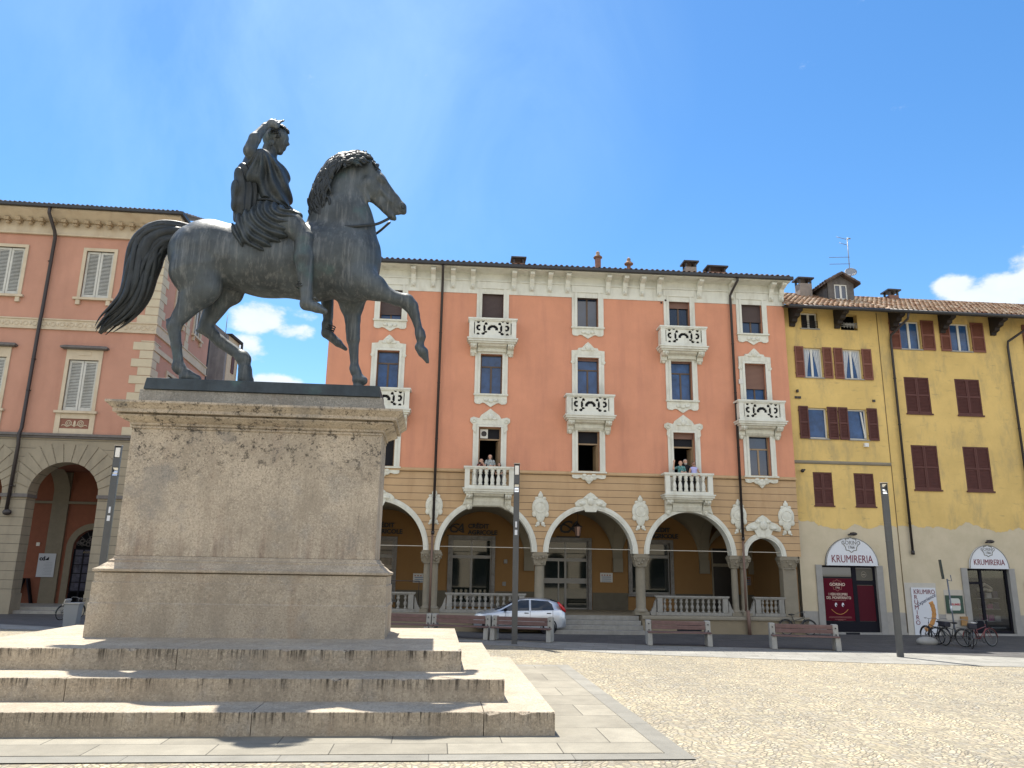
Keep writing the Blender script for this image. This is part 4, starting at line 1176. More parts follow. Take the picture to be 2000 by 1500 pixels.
# columns
CX = [-17.25, -12.92, -12.60, -8.37, -4.21, -0.26, 0.12, 2.02]
capm = [(0.17, 0), (0.19, 0.03), (0.17, 0.06), (0.18, 0.16), (0.22, 0.26), (0.27, 0.33), (0.25, 0.36)]
for i, u in enumerate(CX):
    rr = 0.20 if i in (0, 3, 4) else 0.135
    cb = MB()
    cb.box(u-rr-0.09, u+rr+0.09, 0.0, 0.45, 0.70, 0.82)
    cb.smooth = True
    cb.lathe([(rr+0.08, 0.82), (rr+0.085, 0.87), (rr+0.05, 0.90), (rr+0.02, 0.93), (rr, 0.96), (rr*1.0, 1.6), (rr*0.93, 2.62)], u, 0.225, 20)
    if i == 7:
        cb = MB(); cb.box(1.74, 2.32, 0.03, 0.43, 0.70, 2.60)
    cb.build('column', M_STONE, OB, auto=35)
    cc_ = MB(); w = rr+0.02
    if i == 7: w = 0.30
    cc_.taper(u-w, u+w, 0.225-rr, 0.225+rr, 2.60, u-w-0.09, u+w+0.09, 0.0-0.03, 0.45, 2.96)
    cc_.box(u-w-0.11, u+w+0.11, -0.05, 0.46, 2.96, 3.03); cc_.box(u-w-0.07, u+w+0.07, -0.02, 0.455, 3.03, 3.10)
    cc_.smooth = True
    cc_.ring((u, 0.225, 2.60), (0, 0, 1), w, 0.022, 20, 6)
    rg = random.Random(i)
    for k in range(14):
        a = rg.uniform(math.pi, 2*math.pi); h = rg.uniform(0.05, 0.32)
        cc_.ball((u+(w+0.02+h*0.22)*math.cos(a), 0.225+(rr+0.02+h*0.3)*math.sin(a), 2.62+h), 0.05, 8, 1, 0.7, 1.1)
    for s in (-1, 1): cc_.ring((u+s*(w+0.03), -0.03, 2.90), (0, 1, 0), 0.05, 0.02, 14, 6)
    cc_.build('capital', M_STONE, OB)
M_ROD = mat('pale_iron_rod', (0.42, 0.39, 0.33), 0.6)
for a, b in ARC:
    tr = MB(); tr.tube([(a-0.05, 0.10, 3.26), (b+0.05, 0.10, 3.26)], 0.018, 6)
    tr.build('tie_rod', M_ROD, OB)

# balustrades between the columns
def baluster_prof(h, r):
    return [(r*.9, 0), (r*.9, h*.07), (r*.5, h*.12), (r*.55, h*.2), (r*1.0, h*.34), (r*.92, h*.44), (r*.5, h*.56), (r*.42, h*.62), (r*.85, h*.70), (r*.95, h*.77), (r*.6, h*.86), (r*.9, h*.92), (r*.9, h)]
def balustrade(parent, ua, ub, n, y=0.12, z0=0.70, z1=1.46, m_=None, ends=True):
    b = MB(); m_ = m_ or M_STONEG
    b.box(ua, ub, y-0.11, y+0.11, z0, z0+0.12); b.box(ua-0.03, ub+0.03, y-0.13, y+0.13, z1-0.055, z1); b.box(ua, ub, y-0.10, y+0.10, z1-0.10, z1-0.055)
    pw = 0.21
    for u in (ua+0.04, ub-0.04-pw): b.box(u, u+pw, y-0.125, y+0.125, z0+0.122, z1-0.102)
    if ends:
        for u, s in ((ua, -1), (ub, 1)):
            b.prism_xz([(u, z0), (u+s*0.24, z0), (u+s*0.24, z0+0.1), (u+s*0.12, z0+0.3), (u+s*0.05, z1-0.25), (u, z1-0.15)][::(1 if s > 0 else -1)], y-0.08, y+0.08)
    o = b.build('balustrade', m_, parent)
    x0, x1 = ua+0.05+pw+0.10, ub-0.05-pw-0.10
    bp = MB(); bp.smooth = True; bp.lathe(baluster_prof(z1-0.10-z0-0.12, 0.072), 0, 0, 10)
    first = None
    for k in range(n):
        u = x0+(x1-x0)*(k/(n-1.0) if n > 1 else 0.5)
        if first is None:
            first = bp.build('baluster', m_, o); c = first
        else:
            c = first.copy(); COL.objects.link(c); c.parent = o
        c.location = (u, y, z0+0.12)
    return o
balustrade(OB, -16.6, -13.35, 10); balustrade(OB, -12.12, -8.95, 11); balustrade(OB, -3.62, -0.62, 11); balustrade(OB, 0.47, 1.74, 4)
hr = MB(); hr.tube([(-14.9, 0.5, 1.88), (-13.2, 0.5, 1.88)], 0.018, 6); hr.tube([(-13.22, 0.5, 1.88), (-13.22, 0.5, 0.66)], 0.015, 6)
hr.build('handrail', M_DARKM, OB)
sp_ = MB()
for k in range(4):
    sp_.box(-8.30, -4.36, -1.05+0.34*k, 0.12, 0.0 if k == 0 else 0.165*k+0.001, 0.165*(k+1)-0.002)
sp_.build('entrance_steps', M_STONEG, OB, bevel=0.01)

# main windows
def french_window(parent, c, z0, z1, y=0.17, glass=None, blind=0.0, blind_m=None, open_=False, trans=0.30, curtain=False, frame=None, sash=False):
    hw = HW
    fr = MB(); frame = frame or M_FRAME_BR
    zt = z1-(z1-z0)*trans
    ft = 0.055
    fr.box(c-hw+0.002, c-hw+ft, y, y+0.07, z0+0.002, z1-0.002); fr.box(c+hw-ft, c+hw-0.002, y, y+0.07, z0+0.002, z1-0.002)
    fr.box(c-hw+ft, c+hw-ft, y, y+0.07, z1-ft, z1-0.002); fr.box(c-hw+ft, c+hw-ft, y, y+0.07, z0+0.002, z0+ft)
    if trans: fr.box(c-hw+ft, c+hw-ft, y+0.001, y+0.065, zt-0.03, zt+0.03)
    if not open_: fr.box(c-0.035, c+0.035, y+0.002, y+0.064, z0+ft, (zt-0.03) if trans else z1-ft)
    o = fr.build('window', frame, parent)
    g = MB()
    if not open_: g.box(c-hw+ft, c+hw-ft, y+0.03, y+0.04, z0+ft, z1-ft)
    else:
        g.box(c-hw+ft, c+hw-ft, y+0.03, y+0.04, zt+0.03, z1-ft)
    g.build('pane', glass or M_GLASSB, o)
    if open_:
        lf = MB(xf=Matrix.Translation((c+hw-ft, y+0.07, 0)) @ Matrix.Rotation(R(100), 4, 'Z'))
        lf.box(0, 0.40, 0, 0.05, z0+0.03, zt-0.04)
        lf.build('open_leaf', frame, o)
    if curtain:
        for s in (-1, 1):
            cu_ = MB(); cu_.smooth = True
            n = 16; vs = []; fs = []
            for k in range(n+1):
                for j in range(9):
                    t = j/8.0; zz = z0+0.06+(z1-z0-0.12)*t
                    x0 = c+s*0.41; wd = 0.36*(0.45+0.55*t**1.5)
                    vs.append((x0-s*wd*k/n, y+0.09+0.02*math.sin(k*1.9), zz))
            for k in range(n):
                for j in range(8): fs.append((k*9+j, k*9+j+1, (k+1)*9+j+1, (k+1)*9+j))
            cu_.add(vs, fs); cu_.build('curtain', M_CURT, o)
    if blind > 0:
        bl_ = MB(); zb = z1-(z1-z0)*blind
        bl_.box(c-hw+0.004, c+hw-0.004, y-0.05, y-0.025, zb, z1-0.003)
        bl_.build('roller_blind', blind_m or M_BLIND, o)
    return o
french_window(OB, WC[0], *Z4, blind=0.84, blind_m=M_BLINDD)
french_window(OB, WC[1], *Z4, blind=0.995, blind_m=M_BLINDD)
french_window(OB, WC[2], *Z4, blind=0.16, blind_m=M_BLINDD, glass=M_GLASS, trans=0)
french_window(OB, WC[3], *Z4, blind=0.32, curtain=True, glass=mat('clear_pane', (0.05, 0.08, 0.14), 0.1, spec=0.9, trans=0.75), trans=0)
french_window(OB, WC[4], *Z4, blind=0.64, blind_m=M_BLINDD, glass=M_GLASS, trans=0)
for i in range(4): french_window(OB, WC[i], *Z3, blind=(0.0, 0.0, 0.07, 0.05)[i])
french_window(OB, WC[4], *Z3, blind=0.64)
Z2b = (5.66, 8.18)
french_window(OB, WC[0], *Z2, glass=M_DARK, frame=M_WOODF)
for i in (1, 3):
    french_window(OB, WC[i], *Z2b, open_=True, trans=0.20 if i == 1 else 0.24, frame=M_WOODF, glass=M_DARK, blind=0.0 if i == 1 else 0.10)
ac = MB(); ac.box(WC[1]-0.40, WC[1]-0.08, 0.10, 0.24, 7.72, 8.10)
ac.build('white_transom_panel', mat('white_panel', (0.6, 0.6, 0.55), 0.5), OB)
rf = MB(); rf.ring((WC[1]-0.24, 0.085, 7.91), (0, 1, 0), 0.09, 0.02, 16, 6); rf.box(WC[1]-0.33, WC[1]-0.15, 0.088, 0.099, 7.82, 8.0)
rf.build('transom_fan', M_DARKM, OB)
french_window(OB, WC[2], *Z2, open_=True, trans=0.33, frame=M_WOODF, glass=M_DARK)
french_window(OB, WC[4], *Z2, glass=M_GLASS, frame=M_WOODF, trans=0.34)

# stucco surrounds
def apron(c, z, hw, h, peak=0.26, scrol=0.12):
    """bottom panel with a curved lower edge ending in a drop"""
    b = MB()
    pts = [(c-hw, z), (c-hw-0.03, z-0.04), (c-hw, z-0.10), (c-hw, z-h*0.72)]
    pts += [(c-hw+0.06, z-h*0.86), (c-hw+0.22, z-h*0.90), (c-hw+0.34, z-h*0.78), (c-0.26, z-h*0.80), (c-0.16, z-h*0.93), (c, z-h-peak*0.25)]
    pts = pts+[(2*c-x, zz) for x, zz in pts[::-1][1:]]
    b.prism_xz(pts, -0.055, 0.012)
    b.box(c-hw-0.04, c+hw+0.04, -0.11, 0.0, z-0.07, z-0.001)
    b.smooth = True
    for x in (-0.20, 0, 0.20): b.ball((c+x, -0.06, z-h*0.62+abs(x)*0.2), 0.10, 10, 1.1, 0.45, 0.8)
    if peak > 0.5:
        for x, zz, r in ((0, -0.30, 0.17), (-0.2, -0.24, 0.13), (0.2, -0.24, 0.13), (0, -0.42, 0.09)): b.ball((c+x, -0.04, z+zz), r, 12, 1.1, 0.35, 0.9)
    return b.build('window_apron', M_CREAM2, OB)
def jambs(c, z0, z1, wd=0.235, lint=0.2, top=True):
    b = MB()
    for (o, y0) in ((wd, -0.045), (0.10, -0.075)):
        b.box(c-HW-o, c-HW-0.001, y0, 0.10, z0, z1); b.box(c+HW+0.001, c+HW+o, y0, 0.10, z0, z1)
    if top:
        b.box(c-HW-wd, c+HW+wd, -0.047, 0.10, z1+0.001, z1+lint); b.box(c-HW-0.10, c+HW+0.10, -0.077, 0.10, z1+0.002, z1+0.09)
    return b.build('window_surround', M_CREAM, OB)
def hood(c, z, kind=0):
    """shaped head over a window"""
    b = MB()
    if kind == 0:
        hw = 0.72
        pts = [(c-hw, z-0.28), (c-hw-0.04, z-0.20), (c-hw, z-0.14), (c-hw, z+0.30), (c-hw+0.26, z+0.33), (c-hw+0.30, z+0.42), (c-hw+0.46, z+0.44), (c-0.12, z+0.60), (c, z+0.70)]
    else:
        hw = 0.80
        pts = [(c-hw+0.18, z-0.30), (c-hw+0.06, z-0.10), (c-hw+0.08, z+0.10), (c-hw-0.04, z+0.22), (c-hw-0.03, z+0.36), (c-hw+0.10, z+0.42), (c-hw+0.34, z+0.36), (c-hw+0.42, z+0.50), (c-0.16, z+0.66), (c, z+0.78)]
    inner = [(c+HW+0.11, z-0.28), (c+HW+0.11, z+0.10), (c-HW-0.11, z+0.10), (c-HW-0.11, z-0.28)]
    full = pts+[(2*c-x, zz) for x, zz in pts[::-1][1:]]
    b.prism_xz((full+inner)[::-1], -0.062, 0.012)
    b.smooth = True
    b.ball((c, -0.06, z+0.42), 0.14, 12, 1.0, 0.5, 1.0)
    for s in (-1, 1):
        b.ball((c+s*0.2, -0.06, z+0.34), 0.09, 10, 1.5, 0.4, 0.6)
        if kind: b.ring((c+s*(hw-0.12), -0.06, z+0.25), (0, 1, 0), 0.075, 0.03, 16, 6)
        b.ball((c+s*(HW+0.16), -0.05, z-0.2), 0.06, 8, 0.8, 0.5, 1.5)
    return b.build('window_hood', M_CREAM2, OB)
for i, c in enumerate(WC):
    jambs(c, Z4[0], Z4[1], lint=0.30)
    if i in (0, 2, 4):
        apron(c, Z4[0], 0.69, 0.46)
        jambs(c, Z3[0], Z3[1]); hood(c, Z3[1], 0)
        jambs(c, Z2[0], Z2[1], top=True)
        o_ = apron(c, Z2[0], 0.71, 0.34, peak=0.75)
    else:
        jambs(c, Z3[0], Z3[1], lint=0.35); apron(c, Z3[0], 0.69, 0.50)
        jambs(c, 5.6, Z2[1], top=True); hood(c, Z2[1], 1)

# balconies
def scroll_panel(c, zb, h, hw, y0, y1):
    """pierced front of interlaced scrolls: cut-outs are real holes"""
    b = MB()
    n_u, n_z = 64, 22
    rr = random.Random(3)
    holes = []
    for s in (-1, 1):
        holes += [('e', s*0.62, 0.26, 0.055, 0.035), ('e', s*0.42, 0.33, 0.045, 0.05), ('c', s*0.57, 0.02, 0.13, 0.055, s), ('e', s*0.36, 0.0, 0.04, 0.11), ('e', s*0.40, -0.24, 0.06, 0.04), ('e', s*0.62, -0.26, 0.055, 0.035), ('e', s*0.29, 0.20, 0.05, 0.05), ('e', s*0.30, -0.17, 0.05, 0.04), ('e', s*0.78, 0.0, 0.022, 0.22), ('e', s*0.16, -0.36, 0.12, 0.02)]
    holes += [('a', 0, -0.08, 0.27, 0.14, 0)]
    holes = [(q[0], q[1], q[2], q[3]*(1.3 if q[0] == 'e' else 1.08), q[4]*(1.3 if q[0] == 'e' else 0.8))+tuple(q[5:]) for q in holes]
    def isin(u, z):
        for q in holes:
            if q[0] == 'e' and ((u-q[1])/q[3])**2+((z-q[2])/q[4])**2 < 1: return True
            if q[0] == 'c':
                d = math.hypot(u-q[1], z-q[2]); a = (u-q[1])*(-q[5])
                if q[4] < d < q[3] and a < 0.04: return True
            if q[0] == 'a':
                d = math.hypot(u-q[1], z-q[2])
                if q[4] < d < q[3]*0.82 and z-q[2] > -0.02: return True
        return False
    du, dz = 2*hw/n_u, h/n_z
    solid = [[not isin((i+0.5)*du-hw, (j+0.5)*dz-h/2) for j in range(n_z)] for i in range(n_u)]
    for i in range(n_u):
        j = 0
        while j < n_z:
            if solid[i][j]:
                k = j
                while k < n_z and solid[i][k]: k += 1
                x0, x1 = c-hw+i*du, c-hw+(i+1)*du; z0_, z1_ = zb+j*dz, zb+k*dz
                b.quad((x0, y0, z0_), (x1, y0, z0_), (x1, y0, z1_), (x0, y0, z1_)); b.quad((x1, y1, z0_), (x0, y1, z0_), (x0, y1, z1_), (x1, y1, z1_))
                if j > 0: b.quad((x0, y1, z0_), (x1, y1, z0_), (x1, y0, z0_), (x0, y0, z0_))
                if k < n_z: b.quad((x0, y0, z1_), (x1, y0, z1_), (x1, y1, z1_), (x0, y1, z1_))
                j = k
            else:
                if i > 0 and solid[i-1][j]: b.quad((c-hw+i*du, y1, zb+j*dz), (c-hw+i*du, y0, zb+j*dz), (c-hw+i*du, y0, zb+(j+1)*dz), (c-hw+i*du, y1, zb+(j+1)*dz))
                if i < n_u-1 and solid[i+1][j]: b.quad((c-hw+(i+1)*du, y0, zb+j*dz), (c-hw+(i+1)*du, y1, zb+j*dz), (c-hw+(i+1)*du, y1, zb+(j+1)*dz), (c-hw+(i+1)*du, y0, zb+(j+1)*dz))
                j += 1
    return b
def balcony(c, zt, style, zc):
    """zt: top of the rail; the front stands 0.62 m out"""
    y = -0.54; hw = 1.0; zf = zt-0.93
    b = MB()
    b.box(c-hw-0.04, c+hw+0.04, y-0.05, 0.0, zf-0.09, zf); b.box(c-hw-0.08, c+hw+0.08, y-0.09, 0.0, zf-0.001, zf+0.05)
    b.box(c-hw+0.02, c+hw-0.02, y+0.02, -0.0, zf-0.16, zf-0.088)
    o = b.build('balcony', M_CREAM, OB)
    r = MB()
    r.box(c-hw-0.05, c+hw+0.05, y-0.06, y+0.17, zt-0.07, zt); r.box(c-hw-0.02, c+hw+0.02, y-0.03, y+0.14, zt-0.12, zt-0.068)
    for s in (-1, 1):
        x = c+s*(hw-0.02)
        r.box(min(x, x+s*0.07), max(x, x+s*0.07), y+0.17, -0.001, zt-0.07, zt)
        r.box(c+s*(hw-0.10)-0.10, c+s*(hw-0.10)+0.10, y-0.012, y+0.13, zf+0.05, zt-0.118)
        if style == 'scroll': r.box(c+s*(hw-0.06)-0.035, c+s*(hw-0.06)+0.035, y+0.131, -0.002, zf+0.05, zt-0.12)
    r.box(c-hw, c+hw, y-0.02, y+0.14, zf+0.048, zf+0.16)
    r.build('rail', M_CREAM, o)
    if style == 'scroll':
        scroll_panel(c, zf+0.158, zt-0.118-zf-0.158, hw-0.19, y+0.02, y+0.08).build('pierced_panel', M_CREAM, o)
        nt2 = MB(); nt2.box(c-hw+0.19, c+hw-0.19, y+0.10, y+0.11, zf+0.16, zt-0.125); nt2.build('shade_sheet', M_DARK, o)  # black sheet added behind the holes to paint in their shade
    else:
        bp = MB(); bp.smooth = True; h = zt-0.118-zf-0.16; rr_ = 0.085
        bp.lathe([(rr_, 0), (rr_, h*.12), (rr_*.75, h*.16), (rr_*1.0, h*.3), (rr_*.95, h*.42), (rr_*.62, h*.6), (rr_*.5, h*.68), (rr_*.9, h*.72), (rr_*.72, h*.8), (rr_*1.0, h*.9), (rr_, h)], 0, 0, 12)
        first = None
        for k in range(6):
            if first is None: first = bp.build('baluster', M_CREAM, o); q = first
            else: q = first.copy(); COL.objects.link(q); q.parent = o
            q.location = (c-0.61+k*0.244, y+0.06, zf+0.16)
    # carved consoles and cove
    k = MB(); zb = zf-0.16
    prof = [(0.0, zb), (y+0.12, zb), (y+0.16, zb-0.08), (y+0.36, zb-0.14), (-0.18, zb-0.28), (-0.10, zb-zc+0.05), (0.0, zb-zc)]
    k.extrude_x(prof[::-1], c-0.62, c+0.62)
    for s in (-1, 1):
        xs = sorted((c+s*0.66, c+s*0.92))
        k.extrude_x([(0.0, zb-0.001), (y+0.08, zb-0.001), (y+0.05, zb-0.10), (y+0.14, zb-0.19), (y+0.34, zb-0.22), (-0.18, zb-0.36), (-0.05, zb-zc-0.06), (0.0, zb-zc-0.1)][::-1], xs[0], xs[1])
    k.smooth = True
    for s in (-1, 1):
        k.ring((c+s*0.79, y+0.13, zb-0.10), (1, 0, 0), 0.085, 0.035, 18, 8); k.ball((c+s*0.79, y+0.13, zb-0.10), 0.06, 10, 2.4, 1, 1)
        k.ball((c+s*0.80, -0.08, zb-zc), 0.09, 10, 1, 0.8, 1.5)
        for q in range(5): k.ball((c+s*(0.12+0.11*q), y+0.42+0.03*q, zb-0.18-0.02*(q % 2)), 0.075, 8, 0.9, 0.6, 0.8)
    k.build('console', M_CREAM2, o)
    return o
balcony(WC[0], 9.62, 'scroll', 0.42); balcony(WC[2], 9.62, 'scroll', 0.42); balcony(WC[4], 9.60, 'scroll', 0.42)
balcony(WC[1], 12.80, 'scroll', 0.36); balcony(WC[3], 12.78, 'scroll', 0.36)
balcony(WC[1], 6.46, 'baluster', 0.50); balcony(WC[3], 6.40, 'baluster', 0.50)

# cartouches and keystone crests
def cartouche(u, z):
    b = MB(); b.smooth = True
    b.ball((u, 0.0, z+0.04), 0.36, 24, 0.98, 0.24, 1.18); b.ball((u, -0.01, z-0.24), 0.22, 18, 0.9, 0.3, 1.5)
    b.ring((u, -0.06, z+0.05), (0, 1, 0), 0.22, 0.03, 24, 8); b.ball((u, -0.05, z+0.05), 0.16, 16, 1, 0.3, 1.2)
    for x, zz, r, sz in ((0, 0.52, 0.11, 1.2), (0, 0.64, 0.055, 1.2), (-0.15, 0.42, 0.09, 0.7), (0.15, 0.42, 0.09, 0.7), (-0.25, -0.22, 0.10, 1.3), (0.25, -0.22, 0.10, 1.3),
                         (-0.10, -0.62, 0.08, 1.2), (0.10, -0.62, 0.08, 1.2), (-0.17, -0.70, 0.045, 1.0), (0.17, -0.70, 0.045, 1.0)):
        b.ball((u+x, -0.01, z+zz), r, 12, 1, 0.45, sz)
    b.build('cartouche', M_CREAM2, OB)
for u, z in ((-16.9, 4.85), (-12.72, 4.85), (-8.37, 4.85), (-4.20, 4.78), (-0.03, 4.72), (2.02, 4.70)): cartouche(u, z)
def crest(c, zt, sc=1.0):
    b = MB()
    pts = [(-0.22, -0.30), (-0.34, -0.05), (-0.62, -0.08), (-0.66, 0.05), (-0.52, 0.18), (-0.30, 0.26), (-0.14, 0.42), (0, 0.50)]
    pts = pts+[(-x, z) for x, z in pts[::-1][1:]]
    b.prism_xz([(c+x*sc, zt+z*sc) for x, z in pts][::-1], -0.085, 0.015)
    b.smooth = True
    b.ball((c, -0.09, zt+0.12*sc), 0.15*sc, 12, 1, 0.5, 1.1)
    for s in (-1, 1):
        b.ball((c+s*0.36*sc, -0.08, zt+0.04), 0.12*sc, 10, 1.3, 0.5, 0.7); b.ball((c+s*0.2*sc, -0.08, zt+0.26*sc), 0.09*sc, 10, 1.2, 0.5, 0.7); b.ring((c+s*0.55*sc, -0.07, zt+0.02), (0, 1, 0), 0.06, 0.025, 12, 6)
    b.build('keystone_crest', M_CREAM2, OB)
crest(-15.0, 5.12); crest((ARC[2][0]+ARC[2][1])/2, 5.05)
crest((ARC[4][0]+ARC[4][1])/2, 4.20, 1.15)
for i in (1, 3):   # carved field between balcony and arch crown
    c = (ARC[i][0]+ARC[i][1])/2; r = (ARC[i][1]-ARC[i][0])/2+0.19; b = MB()
    lo = [(c-1.0+2.0*k/14, SPR+math.sqrt(r*r-(-1.0+2.0*k/14)**2)) for k in range(15)]
    b.prism_xz(lo+[(c+0.82, 5.42), (c-0.82, 5.42)], -0.09, 0.015)
    b.build('carved_field', M_CREAM2, OB)

# frieze, brackets, soffit, gutter, roof
fb = MB()
segs = []
fb.box(U0-0.0, U1+0.02, -0.035, 0.0, 14.08, 15.02)
fb.extrude_x([(-0.036, 14.62), (-0.09, 14.64), (-0.09, 14.70), (-0.036, 14.72)][::-1], U0, U1+0.05)
fb.extrude_x([(-0.036, 14.99), (-0.20, 15.02), (-0.62, 15.03), (-0.64, 15.10), (0.3, 15.10), (0.3, 14.99)], U0-0.1, U1+0.12)
for c in WC: fb.box(c-0.70, c+0.70, -0.075, -0.03, 14.32, 14.62)
fb.build('cornice', M_CREAM, OB)
brk = MB(); brk.smooth = False
def bracket(u):
    brk.extrude_x([(-0.03, 14.99), (-0.56, 14.99), (-0.56, 14.90), (-0.40, 14.84), (-0.22, 14.80), (-0.20, 14.66), (-0.12, 14.52), (-0.10, 14.34), (-0.06, 14.27), (-0.03, 14.25)][::-1], u-0.10, u+0.10)
    brk.box(u-0.13, u+0.13, -0.60, -0.04, 14.985, 15.0)
    brk.smooth = True; brk.ring((u, -0.12, 14.36), (1, 0, 0), 0.05, 0.05, 12, 6); brk.smooth = False
edges = [U0-0.1]+sum([[c-0.70, c+0.70] for c in WC], [])+[U1+0.1]
for a, b in zip(edges[0::2], edges[1::2]):
    if b-a > 2.2: us = [a+0.20+(b-a-0.40)*k/3 for k in range(4)]
    elif b-a > 1.0: us = [a+0.22, b-0.2]
    else: us = [a+0.22, b-0.22]
    for u in us:
        bracket(u)
        brk.build('bracket', M_CREAM, OB); brk = MB()
gt = MB(); gt.box(U0-0.15, U1+0.2, -0.80, -0.64, 15.06, 15.22); gt.box(U0-0.15, U1+0.2, -0.64, 0.2, 15.101, 15.16)
gt.build('gutter', M_GUT, OB, bevel=0.03)
for u, x2 in ((-12.73, 0), (0.22, -0.15)):
    dpm = MB(); dpm.smooth = True
    pts = [(u+(-x2 if x2 else 0)*0.0+0.0, -0.70, 15.1), (u, -0.70, 14.95), (u+x2*0.6, -0.22, 14.62), (u+x2, -0.12, 14.45), (u+x2, -0.12, 3.75)]
    dpm.tube(pts, 0.055, 8); dpm.tube([(u+x2, -0.12, 3.85), (u+x2, -0.12, 3.72)], 0.07, 8)
    for z in (12.2, 10, 7.6, 5.2): dpm.ring((u+x2, -0.12, z), (0, 0, 1), 0.062, 0.012, 12, 5)
    dpm.build('downpipe', M_DARKM, OB)
M_RUST = mat('rust_brown_pipe', (0.16, 0.10, 0.075), 0.7)
dp2 = MB(); dp2.smooth = True
dp2.tube([(-12.74, -0.10, 3.72), (-12.74, -0.14, 0.72)], 0.045, 8); dp2.build('lower_downpipe', M_RUST, OB)
dp2 = MB(); dp2.smooth = True
dp2.tube([(0.07, -0.10, 3.72), (0.0, -0.2, 0.9)], 0.05, 8); dp2.tube([(0.0, -0.42, 0.95), (0.02, -0.42, 0.0)], 0.075, 8)
dp2.build('lower_downpipe', M_RUST, OB)
tiled_roof('roof', U0-0.15, U1+0.2, -0.76, 15.20, 5.2, R(17), M_TILE, OB, rows=10, seed=2)
rb2 = MB(); rb2.prism_xz([(U0, 15.0), (U1, 15.0), (U1, 15.01), (U0, 15.01)], 0, DEPTH); rb2.build('attic_floor', M_CREAM, OB)
def chimney(name, x0, x1, y0, y1, z0, z1, parent, m_, cap='slab', rz=0):
    b = MB(); b.box(x0, x1, y0, y1, z0, z1)
    o = b.build(name, m_, parent)
    c = MB()
    if cap == 'slab':
        for xx in (x0, x1-0.08):
            for yy in (y0, y1-0.08): c.box(xx, xx+0.08, yy, yy+0.08, z1+0.001, z1+0.22)
        c.box(x0-0.10, x1+0.10, y0-0.1, y1+0.1, z1+0.22, z1+0.29)
        c.taper(x0-0.08, x1+0.08, y0-0.08, y1+0.08, z1+0.291, x0+0.12, x1-0.12, y0+0.1, y1-0.1, z1+0.38)
    else:
        xm, ym = (x0+x1)/2, (y0+y1)/2
        c.smooth = True
        c.lathe([(0.20, 0), (0.22, 0.05), (0.14, 0.12), (0.08, 0.2), (0.10, 0.28), (0.03, 0.36)], xm, ym, 10, z1+0.001)
    c.build('chimney_cap', M_DARKM if cap == 'slab' else M_TILE, o)
    return o
M_BRICK = mat('old_chimney_brick', (0.20, 0.11, 0.085), 0.9, var=0.3, vscale=6)
M_CHG = mat('grey_chimney_render', (0.27, 0.23, 0.2), 0.9, var=0.15)
ch1 = chimney('chimney', -9.58, -9.08, 1.1, 1.6, 15.6, 16.05, OB, M_BRICK)
chimney('chimney', -5.66, -5.42, 1.6, 1.84, 15.8, 16.72, OB, M_BRICK, cap='pot')
chimney('chimney', -4.15, -4.0, 1.6, 1.75, 15.8, 16.45, OB, M_BRICK, cap='pot')
chimney('chimney', -1.42, -0.90, 1.4, 1.9, 15.7, 16.38, OB, M_CHG)
chimney('chimney', -0.45, 0.35, 1.0, 1.5, 15.6, 16.02, OB, M_BRICK)

# bank doors and windows at the back of the portico
M_MARB = mat('grey_marble_frame', (0.16, 0.155, 0.15), 0.35, var=0.35, vscale=5)
M_ALU = mat('grey_aluminium', (0.20, 0.20, 0.195), 0.4, metal=0.4)
M_GL2 = mat('reflecting_shop_glass', (0.012, 0.018, 0.016), 0.03, spec=1.0)
for i, (a, b, z0, z1) in enumerate(WIN_B[:4]):
    f_ = MB()
    f_.box(a-0.16, a+0.0, YB-0.08, YB+0.12, z0, z1+0.16); f_.box(b, b+0.16, YB-0.08, YB+0.12, z0, z1+0.16); f_.box(a, b, YB-0.08, YB+0.12, z1, z1+0.16)
    if z0 > 0.8: f_.box(a-0.2, b+0.2, YB-0.12, YB+0.10, z0-0.12, z0-0.001)
    o = f_.build('shop_window' if i != 2 else 'entrance_door', M_MARB, OB)
    s_ = MB(); zt = z1-(z1-z0)*0.30
    y = YB+0.12
    for x in (a, b-0.06): s_.box(x, x+0.06, y, y+0.06, z0, z1)
    s_.box(a+0.06, b-0.06, y, y+0.06, zt, zt+0.14); s_.box(a+0.06, b-0.06, y, y+0.06, z1-0.05, z1); s_.box(a+0.06, b-0.06, y, y+0.06, z0, z0+0.07)
    m_u = (a+b)/2
    if i < 3: s_.box(m_u-0.05, m_u+0.05, y+0.001, y+0.055, z0+0.07, z1-0.05)
    if i == 2: s_.box(a+0.70, a+0.76, y+0.001, y+0.055, z0+0.07, zt); s_.box(a+0.06, b-0.06, y+0.02, y+0.05, z0+1.15, z0+1.38)
    s_.build('frame', M_ALU, o)
    g_ = MB(); g_.box(a+0.05, b-0.05, y+0.03, y+0.04, z0+0.05, z1-0.03); g_.build('pane', M_GL2, o)
dr = MB(); a, b, z0, z1 = WIN_B[4]
dr.box(a-0.06, a, YB-0.05, YB+0.1, z0, z1); dr.box(b, b+0.06, YB-0.05, YB+0.1, z0, z1); dr.box(a, b, YB-0.05, YB+0.1, 2.68, 2.82)
o = dr.build('house_door', M_STONE, OB)
d2 = MB(); d2.box(a, b, YB+0.06, YB+0.1, z0, 2.68); d2.box(a, b, YB+0.061, YB+0.1, 2.82, z1); d2.build('leaf', mat('black_door', (0.012, 0.01, 0.009), 0.4), o)
bs_ = MB(); bs_.box(U0+0.32, U1-0.32, YB+0.9, YB+1.0, 0.66, 5.0); bs_.build('interior', M_DARK, OB)
pm = MB(); pm.box(-14.9, -14.2, YB+0.16, YB+0.18, 1.2, 2.6); pm.build('teal_poster', mat('teal_print', (0.03, 0.16, 0.16), 0.6, var=0.3), OB)

